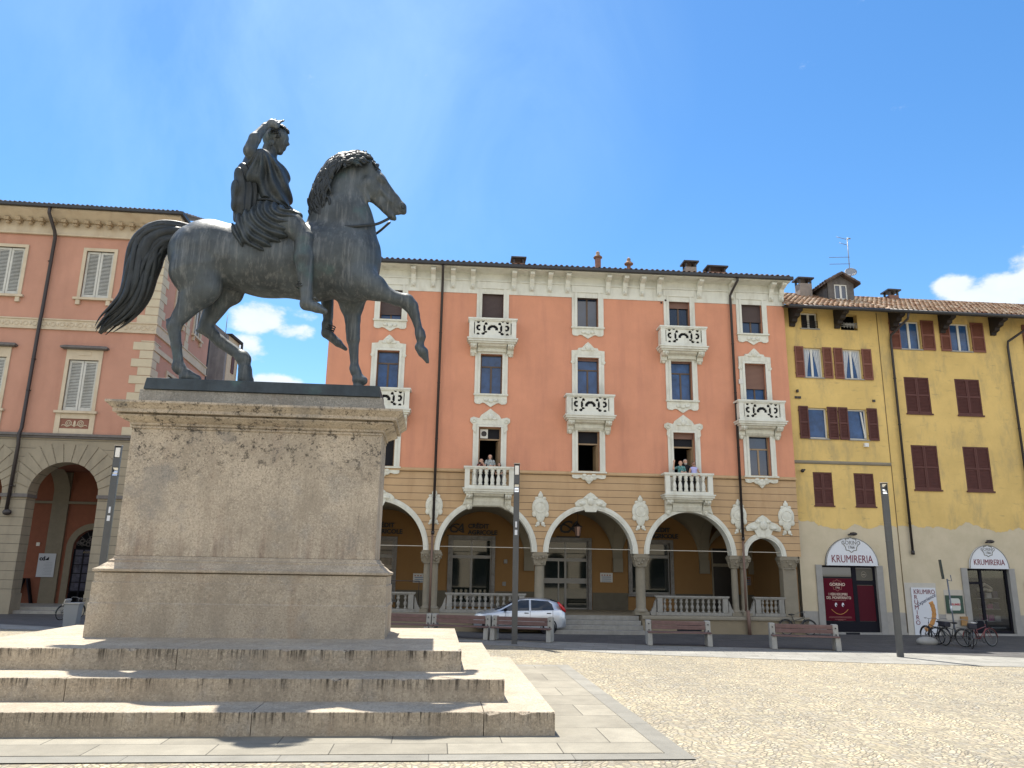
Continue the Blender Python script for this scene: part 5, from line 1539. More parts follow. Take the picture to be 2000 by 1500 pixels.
# bank signs, notices and lantern in the portico
M_SIGND = mat('dark_sign_letters', (0.018, 0.022, 0.030), 0.5)
OO, ORZ = (9.6, 32.5, 0), R(4.2)
def bank_sign(u, z, sc, label, words=True, logo=True):
    sg = empty('bank_sign', OO, ORZ, label, 'sign', 'bank signs under the arches')
    y = YB-0.05
    if logo:
        text_mesh('CA', 0.62*sc, 'logo_letters', M_SIGND, sg, (u, y, z+0.02*sc), depth=0.03, bold=0.006, shear=0.35, space=0.72)
        b = MB(); b.smooth = True; b.tube([(u-0.42*sc+0.84*sc*k/10, y, z-0.02*sc+0.14*sc*math.sin(k*0.5)) for k in range(11)], [0.012+0.02*sc*math.sin(math.pi*k/10) for k in range(11)], 6); b.smooth = False
        b.box(u-0.42*sc, u+0.42*sc, y-0.02, y+0.02, z-0.34*sc, z-0.29*sc); b.build('logo_stroke', M_SIGND, sg)
    if words:
        text_mesh('CR\u00c9DIT', 0.30*sc, 'sign_letters', M_SIGND, sg, (u+0.58*sc, y, z+0.14*sc), depth=0.03, bold=0.008, align='LEFT', xscale=1.0)
        text_mesh('AGRICOLE', 0.30*sc, 'sign_letters', M_SIGND, sg, (u+0.58*sc, y, z-0.16*sc), depth=0.03, bold=0.008, align='LEFT', xscale=1.0)
    return sg
bank_sign(-16.15, 4.15, 0.95, 'dark CRÉDIT AGRICOLE sign in the leftmost visible arch, cut off by the pedestal')
bank_sign(-11.78, 4.18, 0.95, 'dark CRÉDIT AGRICOLE sign in the arch behind the silver car and lamp')
bank_sign(-6.55, 4.32, 1.30, 'large dark CA emblem above the glass entrance door', words=False)
bank_sign(-3.22, 4.18, 0.95, 'dark CRÉDIT AGRICOLE sign in the arch under the right-hand balcony with people')
nt_ = [(-13.35, 1.95, 0.62, 0.40, 'white notice plate on the ochre wall between the first two arches'), (-4.75, 2.10, 0.58, 0.42, 'white notice board with coloured heading beside the glass entrance door'), (1.95, 2.05, 0.34, 0.40, 'dim grey notice on the back wall of the small right arch')]
for k, (u, z, w_, h_, lb) in enumerate(nt_):
    n_ = empty('notice_board', OO, ORZ, lb, 'notice')
    b = MB(); b.box(u-w_/2, u+w_/2, YB-0.03, YB-0.005, z-h_/2, z+h_/2); b.build('plate', mat('notice_white', (0.55, 0.55, 0.52), 0.5) if k < 2 else M_CHG, n_)
    b = MB()
    for q in range(4): b.box(u-w_*0.4+q*w_*0.21, u-w_*0.4+q*w_*0.21+0.06, YB-0.036, YB-0.03, z+h_*0.2, z+h_*0.32)
    b.build('heading_marks', mat('red_marks', (0.3, 0.08, 0.06), 0.6), n_)
    b = MB()
    for q in range(3): b.box(u-w_*0.38, u+w_*0.38, YB-0.036, YB-0.03, z+h_*0.02-q*0.09, z+h_*0.02-q*0.09+0.03)
    b.build('printed_lines', mat('blue_print', (0.10, 0.16, 0.28), 0.6), n_)
for u, z in ((-9.45, 2.75), (-9.5, 1.75)):
    b = MB(); b.box(u-0.08, u+0.08, YB-0.06, YB-0.004, z-0.09, z+0.09); b.box(u-0.05, u+0.05, YB-0.07, YB-0.061, z-0.05, z+0.05)
    b.build('wall_box', M_ALU, OB)
ln = empty('hanging_lantern', OO, ORZ, 'iron lantern with pinkish glass hanging in the entrance arch', 'lantern')
b = MB(); b.smooth = True; b.tube([(-6.58, 1.5, 4.98), (-6.58, 1.5, 4.36)], 0.013, 6); b.ring((-6.58, 1.5, 4.90), (0, 1, 0), 0.035, 0.01, 12, 5); b.smooth = False
b.lathe([(0.02, 0.0), (0.06, -0.02), (0.10, -0.08), (0.19, -0.12), (0.20, -0.15), (0.17, -0.16)][::-1], -6.58, 1.5, 6, 4.38); b.lathe([(0.02, -0.07), (0.05, -0.04), (0.105, -0.02), (0.105, 0.0)], -6.58, 1.5, 6, 3.84)
for k in range(6):
    a = math.pi*k/3; b.tube([(-6.58+0.17*math.cos(a), 1.5+0.17*math.sin(a), 4.23), (-6.58+0.10*math.cos(a), 1.5+0.10*math.sin(a), 3.84)], 0.010, 4)
b.build('frame', M_DARKM, ln)
b = MB(); b.lathe([(0.093, 0.0), (0.155, 0.38)], -6.58, 1.5, 6, 3.845); b.build('glass', mat('frosted_lantern_glass', (0.42, 0.27, 0.22), 0.4), ln)

b = MB(); b.box(0.28, 0.52, -0.06, -0.001, 10.42, 10.62); b.build('alarm_box', mat('white_alarm_box', (0.6, 0.6, 0.57), 0.5), OB)
b = MB()
for u, z in ((-3.05, 14.0), (-2.86, 14.12)): b.ball((u, -0.05, z), 0.045, 8)
b.build('cable_ends', M_DARKM, OB)

# ---------------------------------------------------------------- yellow houses with the biscuit shop
def yellow_mat(name, peel, lower, upper=(0.66, 0.475, 0.18)):
    """limewash that has peeled along a ragged line, pale render below it, grey render at the foot"""
    m_ = bpy.data.materials.new(name); m_.use_nodes = True
    nt = m_.node_tree; N = nt.nodes; L = nt.links; bs = N['Principled BSDF']; bs.inputs['Roughness'].default_value = 0.92; bs.inputs['Specular IOR Level'].default_value = 0.2
    tc = N.new('ShaderNodeTexCoord'); O = tc.outputs['Object']
    def noise(scale, det=6, ro=0.65, st=None, dim=None):
        n = N.new('ShaderNodeTexNoise'); n.inputs['Scale'].default_value = scale; n.inputs['Detail'].default_value = det; n.inputs['Roughness'].default_value = ro
        mp = N.new('ShaderNodeMapping'); mp.inputs['Scale'].default_value = st or (1, 1, 1); L.new(O, mp.inputs[0]); L.new(mp.outputs[0], n.inputs['Vector'])
        return n.outputs[0]
    def rng(v, a, b, c=0.0, d=1.0):
        n = N.new('ShaderNodeMapRange'); n.interpolation_type = 'SMOOTHSTEP'
        for k, x in (('From Min', a), ('From Max', b), ('To Min', c), ('To Max', d)): n.inputs[k].default_value = x
        L.new(v, n.inputs['Value']); return n.outputs[0]
    def mix(f, a, b):
        n = N.new('ShaderNodeMix'); n.data_type = 'RGBA'; L.new(f, n.inputs['Factor'])
        for k, v in (('A', a), ('B', b)):
            if hasattr(v, 'links'): L.new(v, n.inputs[k])
            else: n.inputs[k].default_value = tuple(v)+(1,)
        return n.outputs['Result']
    def mth(op, a, b):
        n = N.new('ShaderNodeMath'); n.operation = op
        for i, v in enumerate((a, b)):
            if hasattr(v, 'links'): L.new(v, n.inputs[i])
            else: n.inputs[i].default_value = v
        return n.outputs[0]
    sx = N.new('ShaderNodeSeparateXYZ'); L.new(O, sx.inputs[0]); z = sx.outputs[2]
    top = mix(rng(noise(0.6, 7), 0.35, 0.65), tuple(c*0.92 for c in upper), tuple(c*1.06 for c in upper))
    top = mix(rng(noise(1.3, 8, 0.7, (1.0, 1.0, 0.35)), 0.48, 0.68, 0, 0.7), top, (0.40, 0.31, 0.155))
    top = mix(rng(noise(2.6, 8, 0.75, (0.5, 0.5, 2.2)), 0.56, 0.70, 0, 0.6), top, (0.26, 0.20, 0.115))
    low = mix(rng(noise(0.9, 6), 0.35, 0.65), (0.50, 0.44, 0.315), (0.56, 0.49, 0.36))
    low = mix(rng(noise(2.4, 7, 0.7), 0.58, 0.75, 0, 0.5), low, (0.42, 0.34, 0.22))
    foot = mix(rng(noise(1.8, 7, 0.7), 0.35, 0.65), (0.29, 0.285, 0.27), (0.36, 0.345, 0.315))
    edge = mth('ADD', mth('MULTIPLY', mth('SUBTRACT', noise(0.55, 3, 0.55, (1, 0.01, 0.01)), 0.5), 1.6), mth('MULTIPLY', mth('SUBTRACT', noise(4.0, 5, 0.7), 0.5), 0.28))
    zz = mth('SUBTRACT', z, edge)
    c = mix(rng(zz, peel-0.02, peel+0.02), low, top)
    c = mix(rng(mth('SUBTRACT', z, mth('MULTIPLY', edge, 0.12)), lower+0.02, lower-0.02), c, foot)
    L.new(c, bs.inputs['Base Color'])
    bp = N.new('ShaderNodeBump'); bp.inputs['Strength'].default_value = 0.35; bp.inputs['Distance'].default_value = 0.012
    L.new(mth('ADD', noise(14, 7, 0.7), rng(zz, peel-0.02, peel+0.02)), bp.inputs['Height']); L.new(bp.outputs[0], bs.inputs['Normal'])
    return m_
M_YEL = yellow_mat('yellow_limewash', 4.42, 0.90)
M_YEL2 = yellow_mat('yellow_limewash_right', 4.50, 0.86, (0.64, 0.46, 0.175))
M_SHUT = mat('maroon_shutter_paint', (0.085, 0.026, 0.020), 0.7, var=0.12)
M_SHUT2 = mat('faded_maroon_shutter_paint', (0.175, 0.062, 0.040), 0.65, var=0.12)
M_WFR = mat('white_window_paint', (0.62, 0.62, 0.58), 0.5)
M_WOODD = mat('black_eaves_timber', (0.022, 0.016, 0.014), 0.8, var=0.2)
M_JAMB = mat('grey_stone_jamb', (0.29, 0.285, 0.27), 0.85, var=0.1, vscale=3)
YO = (9.6, 32.8, 0); YR = R(5.0)
YA = empty('yellow_house', YO, YR, 'yellow house with open maroon shutters and a roof dormer beside the salmon building', 'house')
YB_ = empty('yellow_house', YO, YR, 'wider yellow house at the right edge with two rain pipes and banner below', 'house')
def shutter(parent, x0, x1, z0, z1, y0=-0.06, mt=None, slats=True):
    b = MB(); f = 0.06; zm = (z0+z1)/2
    b.box(x0, x0+f, y0, y0+0.045, z0, z1); b.box(x1-f, x1, y0, y0+0.045, z0, z1)
    for a, c in ((z0, z0+0.08), (zm-0.035, zm+0.035), (z1-0.07, z1)): b.box(x0+f, x1-f, y0, y0+0.044, a, c)
    for lo, hi in ((z0+0.08, zm-0.035), (zm+0.035, z1-0.07)):
        n = max(4, int((hi-lo)/0.062))
        for k in range(n):
            z = lo+(hi-lo)*(k+0.5)/n; s = (hi-lo)/n
            b.add([(x0+f, y0+0.006, z-s*0.55), (x1-f, y0+0.006, z-s*0.55), (x1-f, y0+0.038, z+s*0.35), (x0+f, y0+0.038, z+s*0.35)], [(0, 1, 2, 3), (3, 2, 1, 0)])
    b.box(x0+f*0.9, x1-f*0.9, y0+0.040, y0+0.0445, z0+0.02, z1-0.02)
    for z in (z0+0.2, z1-0.2): b.box(x0-0.02, x0, y0+0.01, y0+0.05, z-0.03, z+0.03)
    return b.build('shutter', mt or M_SHUT, parent)
def casement(parent, c, w, z0, z1, y=0.12, mull=True, fr=M_WFR, gl=None, curtain=False, sill=True, transom=0):
    b = MB(); h = w/2; t = 0.06
    b.box(c-h, c-h+t, y, y+0.06, z0, z1); b.box(c+h-t, c+h, y, y+0.06, z0, z1); b.box(c-h+t, c+h-t, y, y+0.06, z1-t, z1); b.box(c-h+t, c+h-t, y, y+0.06, z0, z0+t)
    if mull: b.box(c-0.05, c+0.05, y-0.005, y+0.055, z0+t, z1-t)
    if transom: b.box(c-h+t, c+h-t, y+0.004, y+0.05, z0+(z1-z0)*transom, z0+(z1-z0)*transom+0.05)
    o = b.build('window', fr, parent)
    g = MB(); g.box(c-h+t, c+h-t, y+0.03, y+0.04, z0+t, z1-t); g.build('pane', gl or M_GLASSB, o)
    if sill:
        s = MB(); s.box(c-h-0.06, c+h+0.06, -0.05, 0.12, z0-0.05, z0-0.002); s.build('sill', M_JAMB, o)
    if curtain:
        for s in (-1, 1):
            q = MB(); q.smooth = True
            pts = []
            for j in range(9):
                t_ = j/8; zz = z0+t+(z1-z0-2*t)*t_
                xo = c+s*(h-t-0.01); wd = (w/2-t-0.06)*(0.35+0.65*t_**1.3)
                pts.append([(xo-s*wd*k/10, y+0.025-0.01*math.sin(k*2.1), zz) for k in range(11)])
            vs = sum(pts, []); fs = []
            for j in range(8):
                for k in range(10): fs.append((j*11+k, j*11+k+1, (j+1)*11+k+1, (j+1)*11+k))
            q.add(vs, fs); q.build('curtain', M_CURT, o)
    return o
XA0, XA1, XB1 = 2.60, 7.08, 20.0
WT = 14.3
atA = [(3.46, 4.24, 13.21, 13.96), (5.32, 6.12, 13.21, 13.96)]
r2 = [(3.44, 4.31, 10.93, 12.30), (5.28, 6.15, 10.93, 12.30)]
r3 = [(3.46, 4.31, 8.18, 9.54), (5.27, 6.14, 8.18, 9.54)]
r4 = [(3.46, 4.32, 5.28, 6.70), (5.30, 6.20, 5.28, 6.70)]
shop1 = (3.53, 5.92, 0.10, 2.78)
w = MB(); wall(w, XA0, XA1-0.003, 0, WT, atA+r2+r3+r4+[(3.53, 6.03, 0.10, 2.78), (3.69, 6.0, 2.7801, 2.7805, 'arch')][:len(atA)*0+9] , 0, 0.3)
w.box(XA0, XA0+0.3, 0.3, 9, 0, WT); w.box(XA1-0.2, XA1-0.004, 0.3, 9, 0, WT)
w.build('wall', M_YEL, YA)
q1 = [(8.11, 9.09, 12.44, 13.77), (10.53, 11.51, 12.44, 13.77), (14.6, 15.6, 12.44, 13.77), (17.2, 18.2, 12.44, 13.77)]
q3 = [(8.06, 9.24, 9.46, 11.12), (10.47, 11.66, 9.46, 11.12), (14.5, 15.7, 9.46, 11.12), (17.1, 18.3, 9.46, 11.12)]
q4 = [(8.05, 9.27, 6.07, 8.02), (10.46, 11.69, 6.07, 8.02), (14.5, 15.7, 6.07, 8.02), (17.1, 18.3, 6.07, 8.02)]
w = MB(); wall(w, XA1, XB1, 0, WT, q1+q3+q4+[(9.90, 11.92, 0.10, 2.75)], 0, 0.3)
w.box(XB1-0.3, XB1, 0.3, 9, 0, WT)
w.build('wall', M_YEL2, YB_)
ii = MB(); ii.box(XA0+0.31, XA1-0.21, 1.2, 1.3, 0, WT); ii.build('interior', M_DARK, YA)
ii = MB(); ii.box(XA1, XB1-0.31, 1.6, 1.7, 0, WT); ii.build('interior', M_DARK, YB_)
s_ = MB(); s_.extrude_x([(-0.001, 7.05), (-0.05, 7.07), (-0.07, 7.13), (-0.05, 7.18), (-0.001, 7.20)][::-1], XA0, XA1-0.04); s_.build('string_course', M_STONE, YA)
jn = MB(); jn.smooth = True; jn.tube([(XA1-0.02, -0.012, 0.1), (XA1-0.02, -0.012, WT-0.2)], 0.014, 6); jn.build('joint_cable', mat('dull_cable', (0.17, 0.12, 0.06), 0.8), YA)
# attic windows and eaves
casement(YA, 3.85, 0.78, 13.21, 13.96, gl=M_DARK)
gr_ = MB()
gr_.box(5.34, 6.10, 0.05, 0.07, 13.21, 13.25)
o = gr_.build('attic_opening', M_WOODD, YA)
g2 = MB()
for z in (13.30, 13.38, 13.46, 13.54): g2.box(3.47, 4.23, -0.03, -0.015, z, z+0.018)
for u in (3.5, 3.7, 3.9, 4.1, 4.2): g2.box(u, u+0.015, -0.032, -0.013, 13.24, 13.56)
g2.build('guard_rail', M_WOODD, YA)
g2 = MB()
for z in (13.36, 13.44, 13.52): g2.box(5.33, 6.11, -0.03, -0.015, z, z+0.018)
for u in (5.45, 5.6, 5.75, 5.9, 6.02): g2.box(u, u+0.02, -0.04, -0.012, 13.3, 13.56)
g2.box(5.5, 5.95, -0.05, -0.03, 13.42, 13.5)
g2.build('guard_rail', M_JAMB, YA)
for i, (a, b, z0, z1) in enumerate(r2):
    casement(YA, (a+b)/2, b-a, z0, z1, curtain=True)
for a, b in ((3.03, 3.44), (4.33, 4.75), (4.85, 5.27), (6.17, 6.62)): shutter(YA, a, b, 10.90, 12.34, mt=M_SHUT2)
for i, (a, b, z0, z1) in enumerate(r3):
    casement(YA, (a+b)/2, b-a, z0, z1, mull=False)
tl = MB(xf=Matrix.Translation((6.08, 0.10, 8.26)) @ Matrix.Rotation(R(-6), 4, 'Y')); tl.box(-0.06, 0.0, -0.03, 0.02, 0, 1.18); tl.build('tilted_sash', M_WFR, YA)
for a, b in ((3.02, 3.45), (4.33, 4.78), (4.83, 5.26), (6.16, 6.62)): shutter(YA, a, b, 8.15, 9.60)
for a, b, z0, z1 in r4:
    m_u = (a+b)/2
    shutter(YA, a, m_u-0.005, z0, z1, y0=0.02); shutter(YA, m_u+0.005, b, z0, z1, y0=0.02)
    sl = MB(); sl.box(a-0.03, b+0.03, -0.04, 0.02, z0-0.06, z0-0.003); sl.build('sill', M_SHUT, YA)
for i, (a, b, z0, z1) in enumerate(q1[:]):
    casement(YB_, (a+b)/2, b-a, z0, z1)
    shutter(YB_, a-0.50, a-0.02, z0-0.03, z1+0.06, mt=M_SHUT2); shutter(YB_, b+0.04, b+0.66, z0-0.03, z1+0.06, mt=M_SHUT2)
for row in (q3, q4):
    for a, b, z0, z1 in row:
        m_u = (a+b)/2
        shutter(YB_, a, m_u-0.005, z0, z1, y0=0.01); shutter(YB_, m_u+0.005, b, z0, z1, y0=0.01)
        sl = MB(); sl.box(a-0.04, b+0.04, -0.05, 0.01, z0-0.07, z0-0.003); sl.build('sill', M_SHUT, YB_)
# small hooks and boxes
hk = MB()
for u, z in ((2.9, 9.98), (3.05, 9.98), (6.48, 9.95)): hk.box(u, u+0.12, -0.05, -0.001, z-0.05, z+0.05)
hk.box(2.98, 3.05, -0.12, -0.001, 10.2, 10.32)
hk.build('cable_clamp', M_DARKM, YA)
bx = MB(); bx.box(5.88, 6.06, -0.12, -0.001, 7.86, 8.02); bx.build('junction_box', mat('white_plastic', (0.7, 0.7, 0.68), 0.5), YA)
cmr = MB(); cmr.smooth = True; cmr.ball((2.95, -0.14, 6.72), 0.08, 10); cmr.tube([(2.95, -0.001, 6.74), (3.03, -0.2, 6.76)], 0.035, 8); cmr.build('security_camera', M_DARKM, YA)
# eaves: rafters board, brackets, gutter, roof
def eaves(parent, x0, x1, brs, name_seed):
    e = MB()
    e.add([(x0, -0.98, 13.86), (x1, -0.98, 13.86), (x1, 0.3, 14.30), (x0, 0.3, 14.30), (x0, -0.98, 13.82), (x1, -0.98, 13.82), (x1, 0.3, 14.26), (x0, 0.3, 14.26)], [(0, 1, 2, 3), (7, 6, 5, 4), (4, 5, 1, 0), (5, 6, 2, 1), (6, 7, 3, 2), (7, 4, 0, 3)])
    e.build('eaves_board', M_WOODD, parent)
    for u in brs:
        b = MB()
        b.extrude_x([(-0.001, 13.25), (-0.10, 13.25), (-0.14, 13.36), (-0.34, 13.40), (-0.38, 13.52), (-0.62, 13.56), (-0.66, 13.68), (-0.92, 13.72), (-0.95, 13.84), (-0.5, 13.98), (-0.001, 14.14)][::-1], u-0.12, u+0.12)
        b.build('eaves_bracket', M_WOODD, parent)
    g_ = MB(); g_.smooth = True
    g_.tube([(x0, -1.06, 13.86), (x1, -1.06, 13.86)], 0.085, 10); g_.build('gutter', M_GUT, parent)
eaves(YA, XA0-0.15, XA1-0.003, [3.0, 5.12], 1)
eaves(YB_, XA1, XB1+0.3, [7.75, 10.15, 12.62, 16.4, 19.0], 2)
tiled_roof('roof', XA0-0.15, XA1, -1.05, 13.93, 4.6, R(27), M_TILE2, YA, rows=11, seed=5, amp=0.06)
tiled_roof('roof', XA1+0.002, XB1+0.3, -1.05, 13.93, 4.6, R(27), M_TILE2, YB_, rows=11, seed=6, amp=0.06)
for par, seed, pts in ((YB_, 1, [(7.95, -1.05, 13.8), (7.95, -0.95, 13.55), (7.57, -0.16, 13.0), (7.57, -0.12, 12.8), (7.57, -0.12, 3.3)]), (YB_, 2, [(13.95, -1.05, 13.8), (13.9, -0.9, 13.55), (13.22, -0.15, 12.95), (13.20, -0.12, 12.7), (13.20, -0.12, 3.4)])):
    d = MB(); d.smooth = True; d.tube(pts, 0.055, 8); d.tube([(pts[-1][0], -0.12, 3.45), (pts[-1][0], -0.12, 3.28)], 0.075, 8)
    for z in (11.0, 8.9, 6.5, 4.6): d.ring((pts[-1][0], -0.12, z), (0, 0, 1), 0.065, 0.014, 12, 5)
    d.build('downpipe', M_DARKM, par)
# dormer
dm = MB(); dz0, dz1 = 14.9, 15.98
dm.box(5.50, 5.57, 1.27, 4.2, 14.6, dz1); dm.box(6.73, 6.80, 1.27, 4.2, 14.6, dz1)
wall(dm, 5.50, 6.80, 14.7, dz1, [(5.83, 6.47, 15.14, 15.90)], 1.2, 0.07)
dm.prism_xz([(5.50, dz1), (6.80, dz1), (6.15, dz1+0.36)], 1.2, 1.27)
do = dm.build('dormer', mat('dark_weathered_boards', (0.11, 0.10, 0.095), 0.85, var=0.25, vscale=5, stain=(0.25, 0.23, 0.21), stain_amt=0.4), YA)
casement(do, 6.15, 0.64, 15.14, 15.90, y=1.23, sill=False, gl=M_GLASS)
for s in (-1, 1):
    r = MB(); cxd = 6.15; zp = dz1+0.42
    xe = cxd+s*0.86; ze = dz1-0.08
    rr = random.Random(4)
    for k in range(12):
        y0 = 0.90+k*0.235
        for t in range(4):
            f0, f1 = t/4, (t+1.1)/4
            xa, za = xe+(cxd-xe)*f0, ze+(zp-ze)*f0; xb, zb = xe+(cxd-xe)*f1, ze+(zp-ze)*f1
            r.tube([(xa, y0+0.1, za+0.03+rr.uniform(0, 0.015)), (xb, y0+0.1, zb+0.01)], 0.075, 6)
    r.add([(xe, 0.9, ze), (cxd, 0.9, zp), (cxd, 3.8, zp), (xe, 3.8, ze), (xe, 0.9, ze-0.06), (cxd, 0.9, zp-0.06), (cxd, 3.8, zp-0.06), (xe, 3.8, ze-0.06)],
          [(0, 1, 2, 3), (7, 6, 5, 4), (4, 5, 1, 0), (5, 6, 2, 1), (6, 7, 3, 2), (7, 4, 0, 3)])
    r.build('dormer_roof', M_TILED, do)
chimney('chimney', 4.52, 5.14, 2.0, 2.5, 14.9, 16.2, YA, M_CHG)
chimney('chimney', 9.45, 9.95, 2.6, 3.1, 15.2, 16.05, YB_, M_BRICK)
an = MB(); an.smooth = True
an.tube([(7.42, 2.5, 16.0), (7.46, 2.5, 18.95)], 0.02, 6)
for z in (17.50, 17.86): an.tube([(7.5, 2.5, z+0.06), (6.36, 2.4, z-0.06)], 0.014, 5)
for z, L_ in ((18.55, 0.34), (18.86, 0.45)): an.tube([(7.50, 2.5, z), (7.46-L_, 2.7, z+0.22)], 0.014, 5)
an.tube([(7.45, 2.5, 18.92), (7.58, 2.4, 18.88)], 0.03, 6)
an.build('television_antenna', M_ALU, None, label='thin roof antenna with side rods above the dormer of the yellow house', cat='antenna', loc=YO, rz=YR)
ds = MB(xf=Matrix.Translation((7.36, 2.3, 16.98)) @ Matrix.Rotation(R(-18), 4, 'Z') @ Matrix.Rotation(R(64), 4, 'X')); ds.smooth = True
ds.lathe([(0.02, -0.001), (0.12, 0.010), (0.21, 0.035), (0.28, 0.07), (0.285, 0.08), (0.21, 0.045), (0.02, 0.016)], 0, 0, 24)
dd_ = empty('satellite_dish', YO, YR, 'grey round satellite dish fixed behind the dormer roof', 'dish')
ds.build('reflector', mat('grey_dish', (0.25, 0.26, 0.28), 0.5), dd_)
a2 = MB(); a2.smooth = True; a2.tube([(7.36, 2.34, 16.95), (7.42, 2.48, 16.3)], 0.02, 6); a2.tube([(7.38, 2.22, 16.8), (7.45, 1.95, 16.95)], 0.012, 5); a2.build('mount', M_DARKM, dd_)

# ---------------- shop fronts
M_MAROON = mat('maroon_print', (0.085, 0.004, 0.014), 0.8, spec=0.15)
M_MAROONT = mat('maroon_lettering', (0.16, 0.012, 0.035), 0.5)
M_SIGNW = mat('white_sign_board', (0.62, 0.65, 0.70), 0.45)
M_BLKF = mat('black_shop_frame', (0.008, 0.008, 0.014), 0.75, spec=0.2)
M_CREAMP = mat('cream_lettering', (0.70, 0.58, 0.48), 0.6)
M_BISC = mat('golden_biscuit', (0.46, 0.22, 0.06), 0.7, var=0.25, vscale=12)
def star(mb, cx, cz, R1, R2, y0, y1, n=8, wdt=0.025):
    pts = []
    for k in range(2*n):
        a = math.pi/2+math.pi*k/n; r = R1 if k % 2 == 0 else R2
        pts.append((cx+r*math.cos(a), cz+r*math.sin(a)))
    for a, b in zip(pts, pts[1:]+pts[:1]):
        dx, dz = b[0]-a[0], b[1]-a[1]; l = math.hypot(dx, dz); nx, nz = -dz/l*wdt/2, dx/l*wdt/2
        mb.prism_xz([(a[0]-nx, a[1]-nz), (b[0]-nx, b[1]-nz), (b[0]+nx, b[1]+nz), (a[0]+nx, a[1]+nz)][::-1], y0, y1)
def shop(parent, x0, x1, zt, cx, r, zs, jl, jr, label_sign, tsize):
    j = MB(); j.box(x0-jl, x0, -0.06, 0.3, 0.0, zt+0.02); j.box(x1, x1+jr, -0.06, 0.3, 0.0, zt+0.02); j.box(x0, x1, -0.05, 0.3, 0.0, 0.10)
    j.build('stone_jamb', M_JAMB, parent)
    sg = empty('shop_sign', YO, YR, label_sign, 'sign')
    b = MB(); n = 30
    ry = zs
    pts = [(cx+r*math.cos(math.pi*k/n), zt+0.03+ry*math.sin(math.pi*k/n)) for k in range(n+1)]
    b.prism_xz([(cx-r, zt), (cx+r, zt)]+pts, -0.09, -0.005)
    b.build('board', M_SIGNW, sg)
    e = MB(); e.smooth = True
    e.tube([(x, -0.095, z) for x, z in pts], 0.018, 6); e.build('rim', M_JAMB, sg)
    text_mesh('KRUMIRERIA', tsize, 'shop_lettering', M_MAROONT, sg, (cx, -0.095, zt+0.26), depth=0.006, bold=0.0, xscale=0.74)
    st = MB(); star(st, cx, zt+0.24+tsize*1.15+0.12, tsize*0.74, tsize*0.60, -0.102, -0.09); st.build('emblem', mat('grey_emblem', (0.16, 0.16, 0.13), 0.6), sg)
    wb = MB(); wb.box(cx-tsize*0.72, cx+tsize*0.72, -0.104, -0.1025, zt+0.24+tsize*1.15+0.12-tsize*0.04, zt+0.24+tsize*1.15+0.12+tsize*0.36); wb.build('emblem_band', M_SIGNW, sg)
    text_mesh('GORINO', tsize*0.50, 'emblem_lettering', mat('grey_letters', (0.09, 0.09, 0.08), 0.6), sg, (cx, -0.107, zt+0.24+tsize*1.15+0.12+tsize*0.16), depth=0.002, xscale=0.95)
    text_mesh('1766', tsize*0.36, 'emblem_year', mat('grey_letters2', (0.10, 0.10, 0.09), 0.6), sg, (cx, -0.104, zt+0.24+tsize*1.15+0.12-tsize*0.26), depth=0.002)
    lp = MB(); lp.smooth = True
    zl = zt+ry+0.12
    lp.tube([(cx-0.2, -0.30, zl+0.02), (cx+0.06, -0.26, zl+0.05)], [0.03, 0.045], 8); lp.ball((cx+0.1, -0.2, zl+0.07), 0.11, 10, 1.5, 1.2, 0.7); lp.tube([(cx+0.1, -0.2, zl+0.07), (cx+0.1, -0.001, zl+0.12)], 0.03, 6)
    lp.build('spotlight', M_DARKM, sg)
    return sg
shop(YA, 3.53, 5.92, 2.78, 4.86, 1.14, 1.12, 0.27, 0.28, 'large round-topped white shop sign over the maroon shop window, reading KRUMIRERIA', 0.44)
shop(YB_, 9.97, 11.86, 2.75, 10.98, 0.88, 0.95, 0.27, 0.26, 'smaller round-topped white shop sign over the glazed shop door, reading KRUMIRERIA', 0.34)
f1 = MB(); y = 0.10
x0, x1, z0, z1 = 3.53, 5.92, 0.10, 2.78
f1.box(x0, x0+0.05, y, y+0.06, z0, z1); f1.box(x1-0.10, x1, y, y+0.06, z0, z1); f1.box(x0+0.05, x1-0.1, y, y+0.06, z1-0.08, z1); f1.box(x0+0.05, x1-0.1, y, y+0.06, z0, z0+0.42)
f1.box(4.90, 5.08, y, y+0.06, z0+0.42, z1-0.08); f1.box(x0+0.05, 4.90, y+0.001, y+0.058, 2.26, 2.32); f1.box(5.08, x1-0.1, y+0.001, y+0.058, 2.0, 2.18)
fo = f1.build('shop_front', M_BLKF, YA)
g_ = MB(); g_.box(x0+0.05, x1-0.1, y+0.04, y+0.05, z0+0.42, z1-0.08); g_.build('pane', M_GL2, fo)
ps = empty('poster', YO, YR, 'maroon window poster with cream lettering and a smiling biscuit', 'poster')
p_ = MB(); p_.box(x0+0.055, 4.895, y+0.015, y+0.025, 0.54, 2.255); p_.build('sheet', M_MAROON, ps)
cxp = 4.22
star_ = MB(); star(star_, cxp, 1.97, 0.24, 0.19, y+0.008, y+0.015); star_.build('emblem', mat('dull_rose_print', (0.22, 0.06, 0.05), 0.6), ps)
text_mesh('GORINO', 0.17, 'emblem_lettering', M_CREAMP, ps, (cxp, y+0.004, 2.0), depth=0.003, bold=0.002)
text_mesh('1766', 0.10, 'emblem_year', M_CREAMP, ps, (cxp, y+0.004, 1.87), depth=0.003)
text_mesh('I VERI KRUMIRI', 0.155, 'poster_lettering', M_CREAMP, ps, (cxp, y+0.006, 1.60), depth=0.003, xscale=0.8)
text_mesh('DEL MONFERRATO', 0.155, 'poster_lettering', M_CREAMP, ps, (cxp+0.02, y+0.006, 1.46), depth=0.003, xscale=0.8)
ey = MB(); ey.smooth = True
for s in (-1, 1): ey.ball((cxp+0.03+s*0.15, y+0.008, 1.18), 0.085, 12, 0.65, 0.08, 1.0)
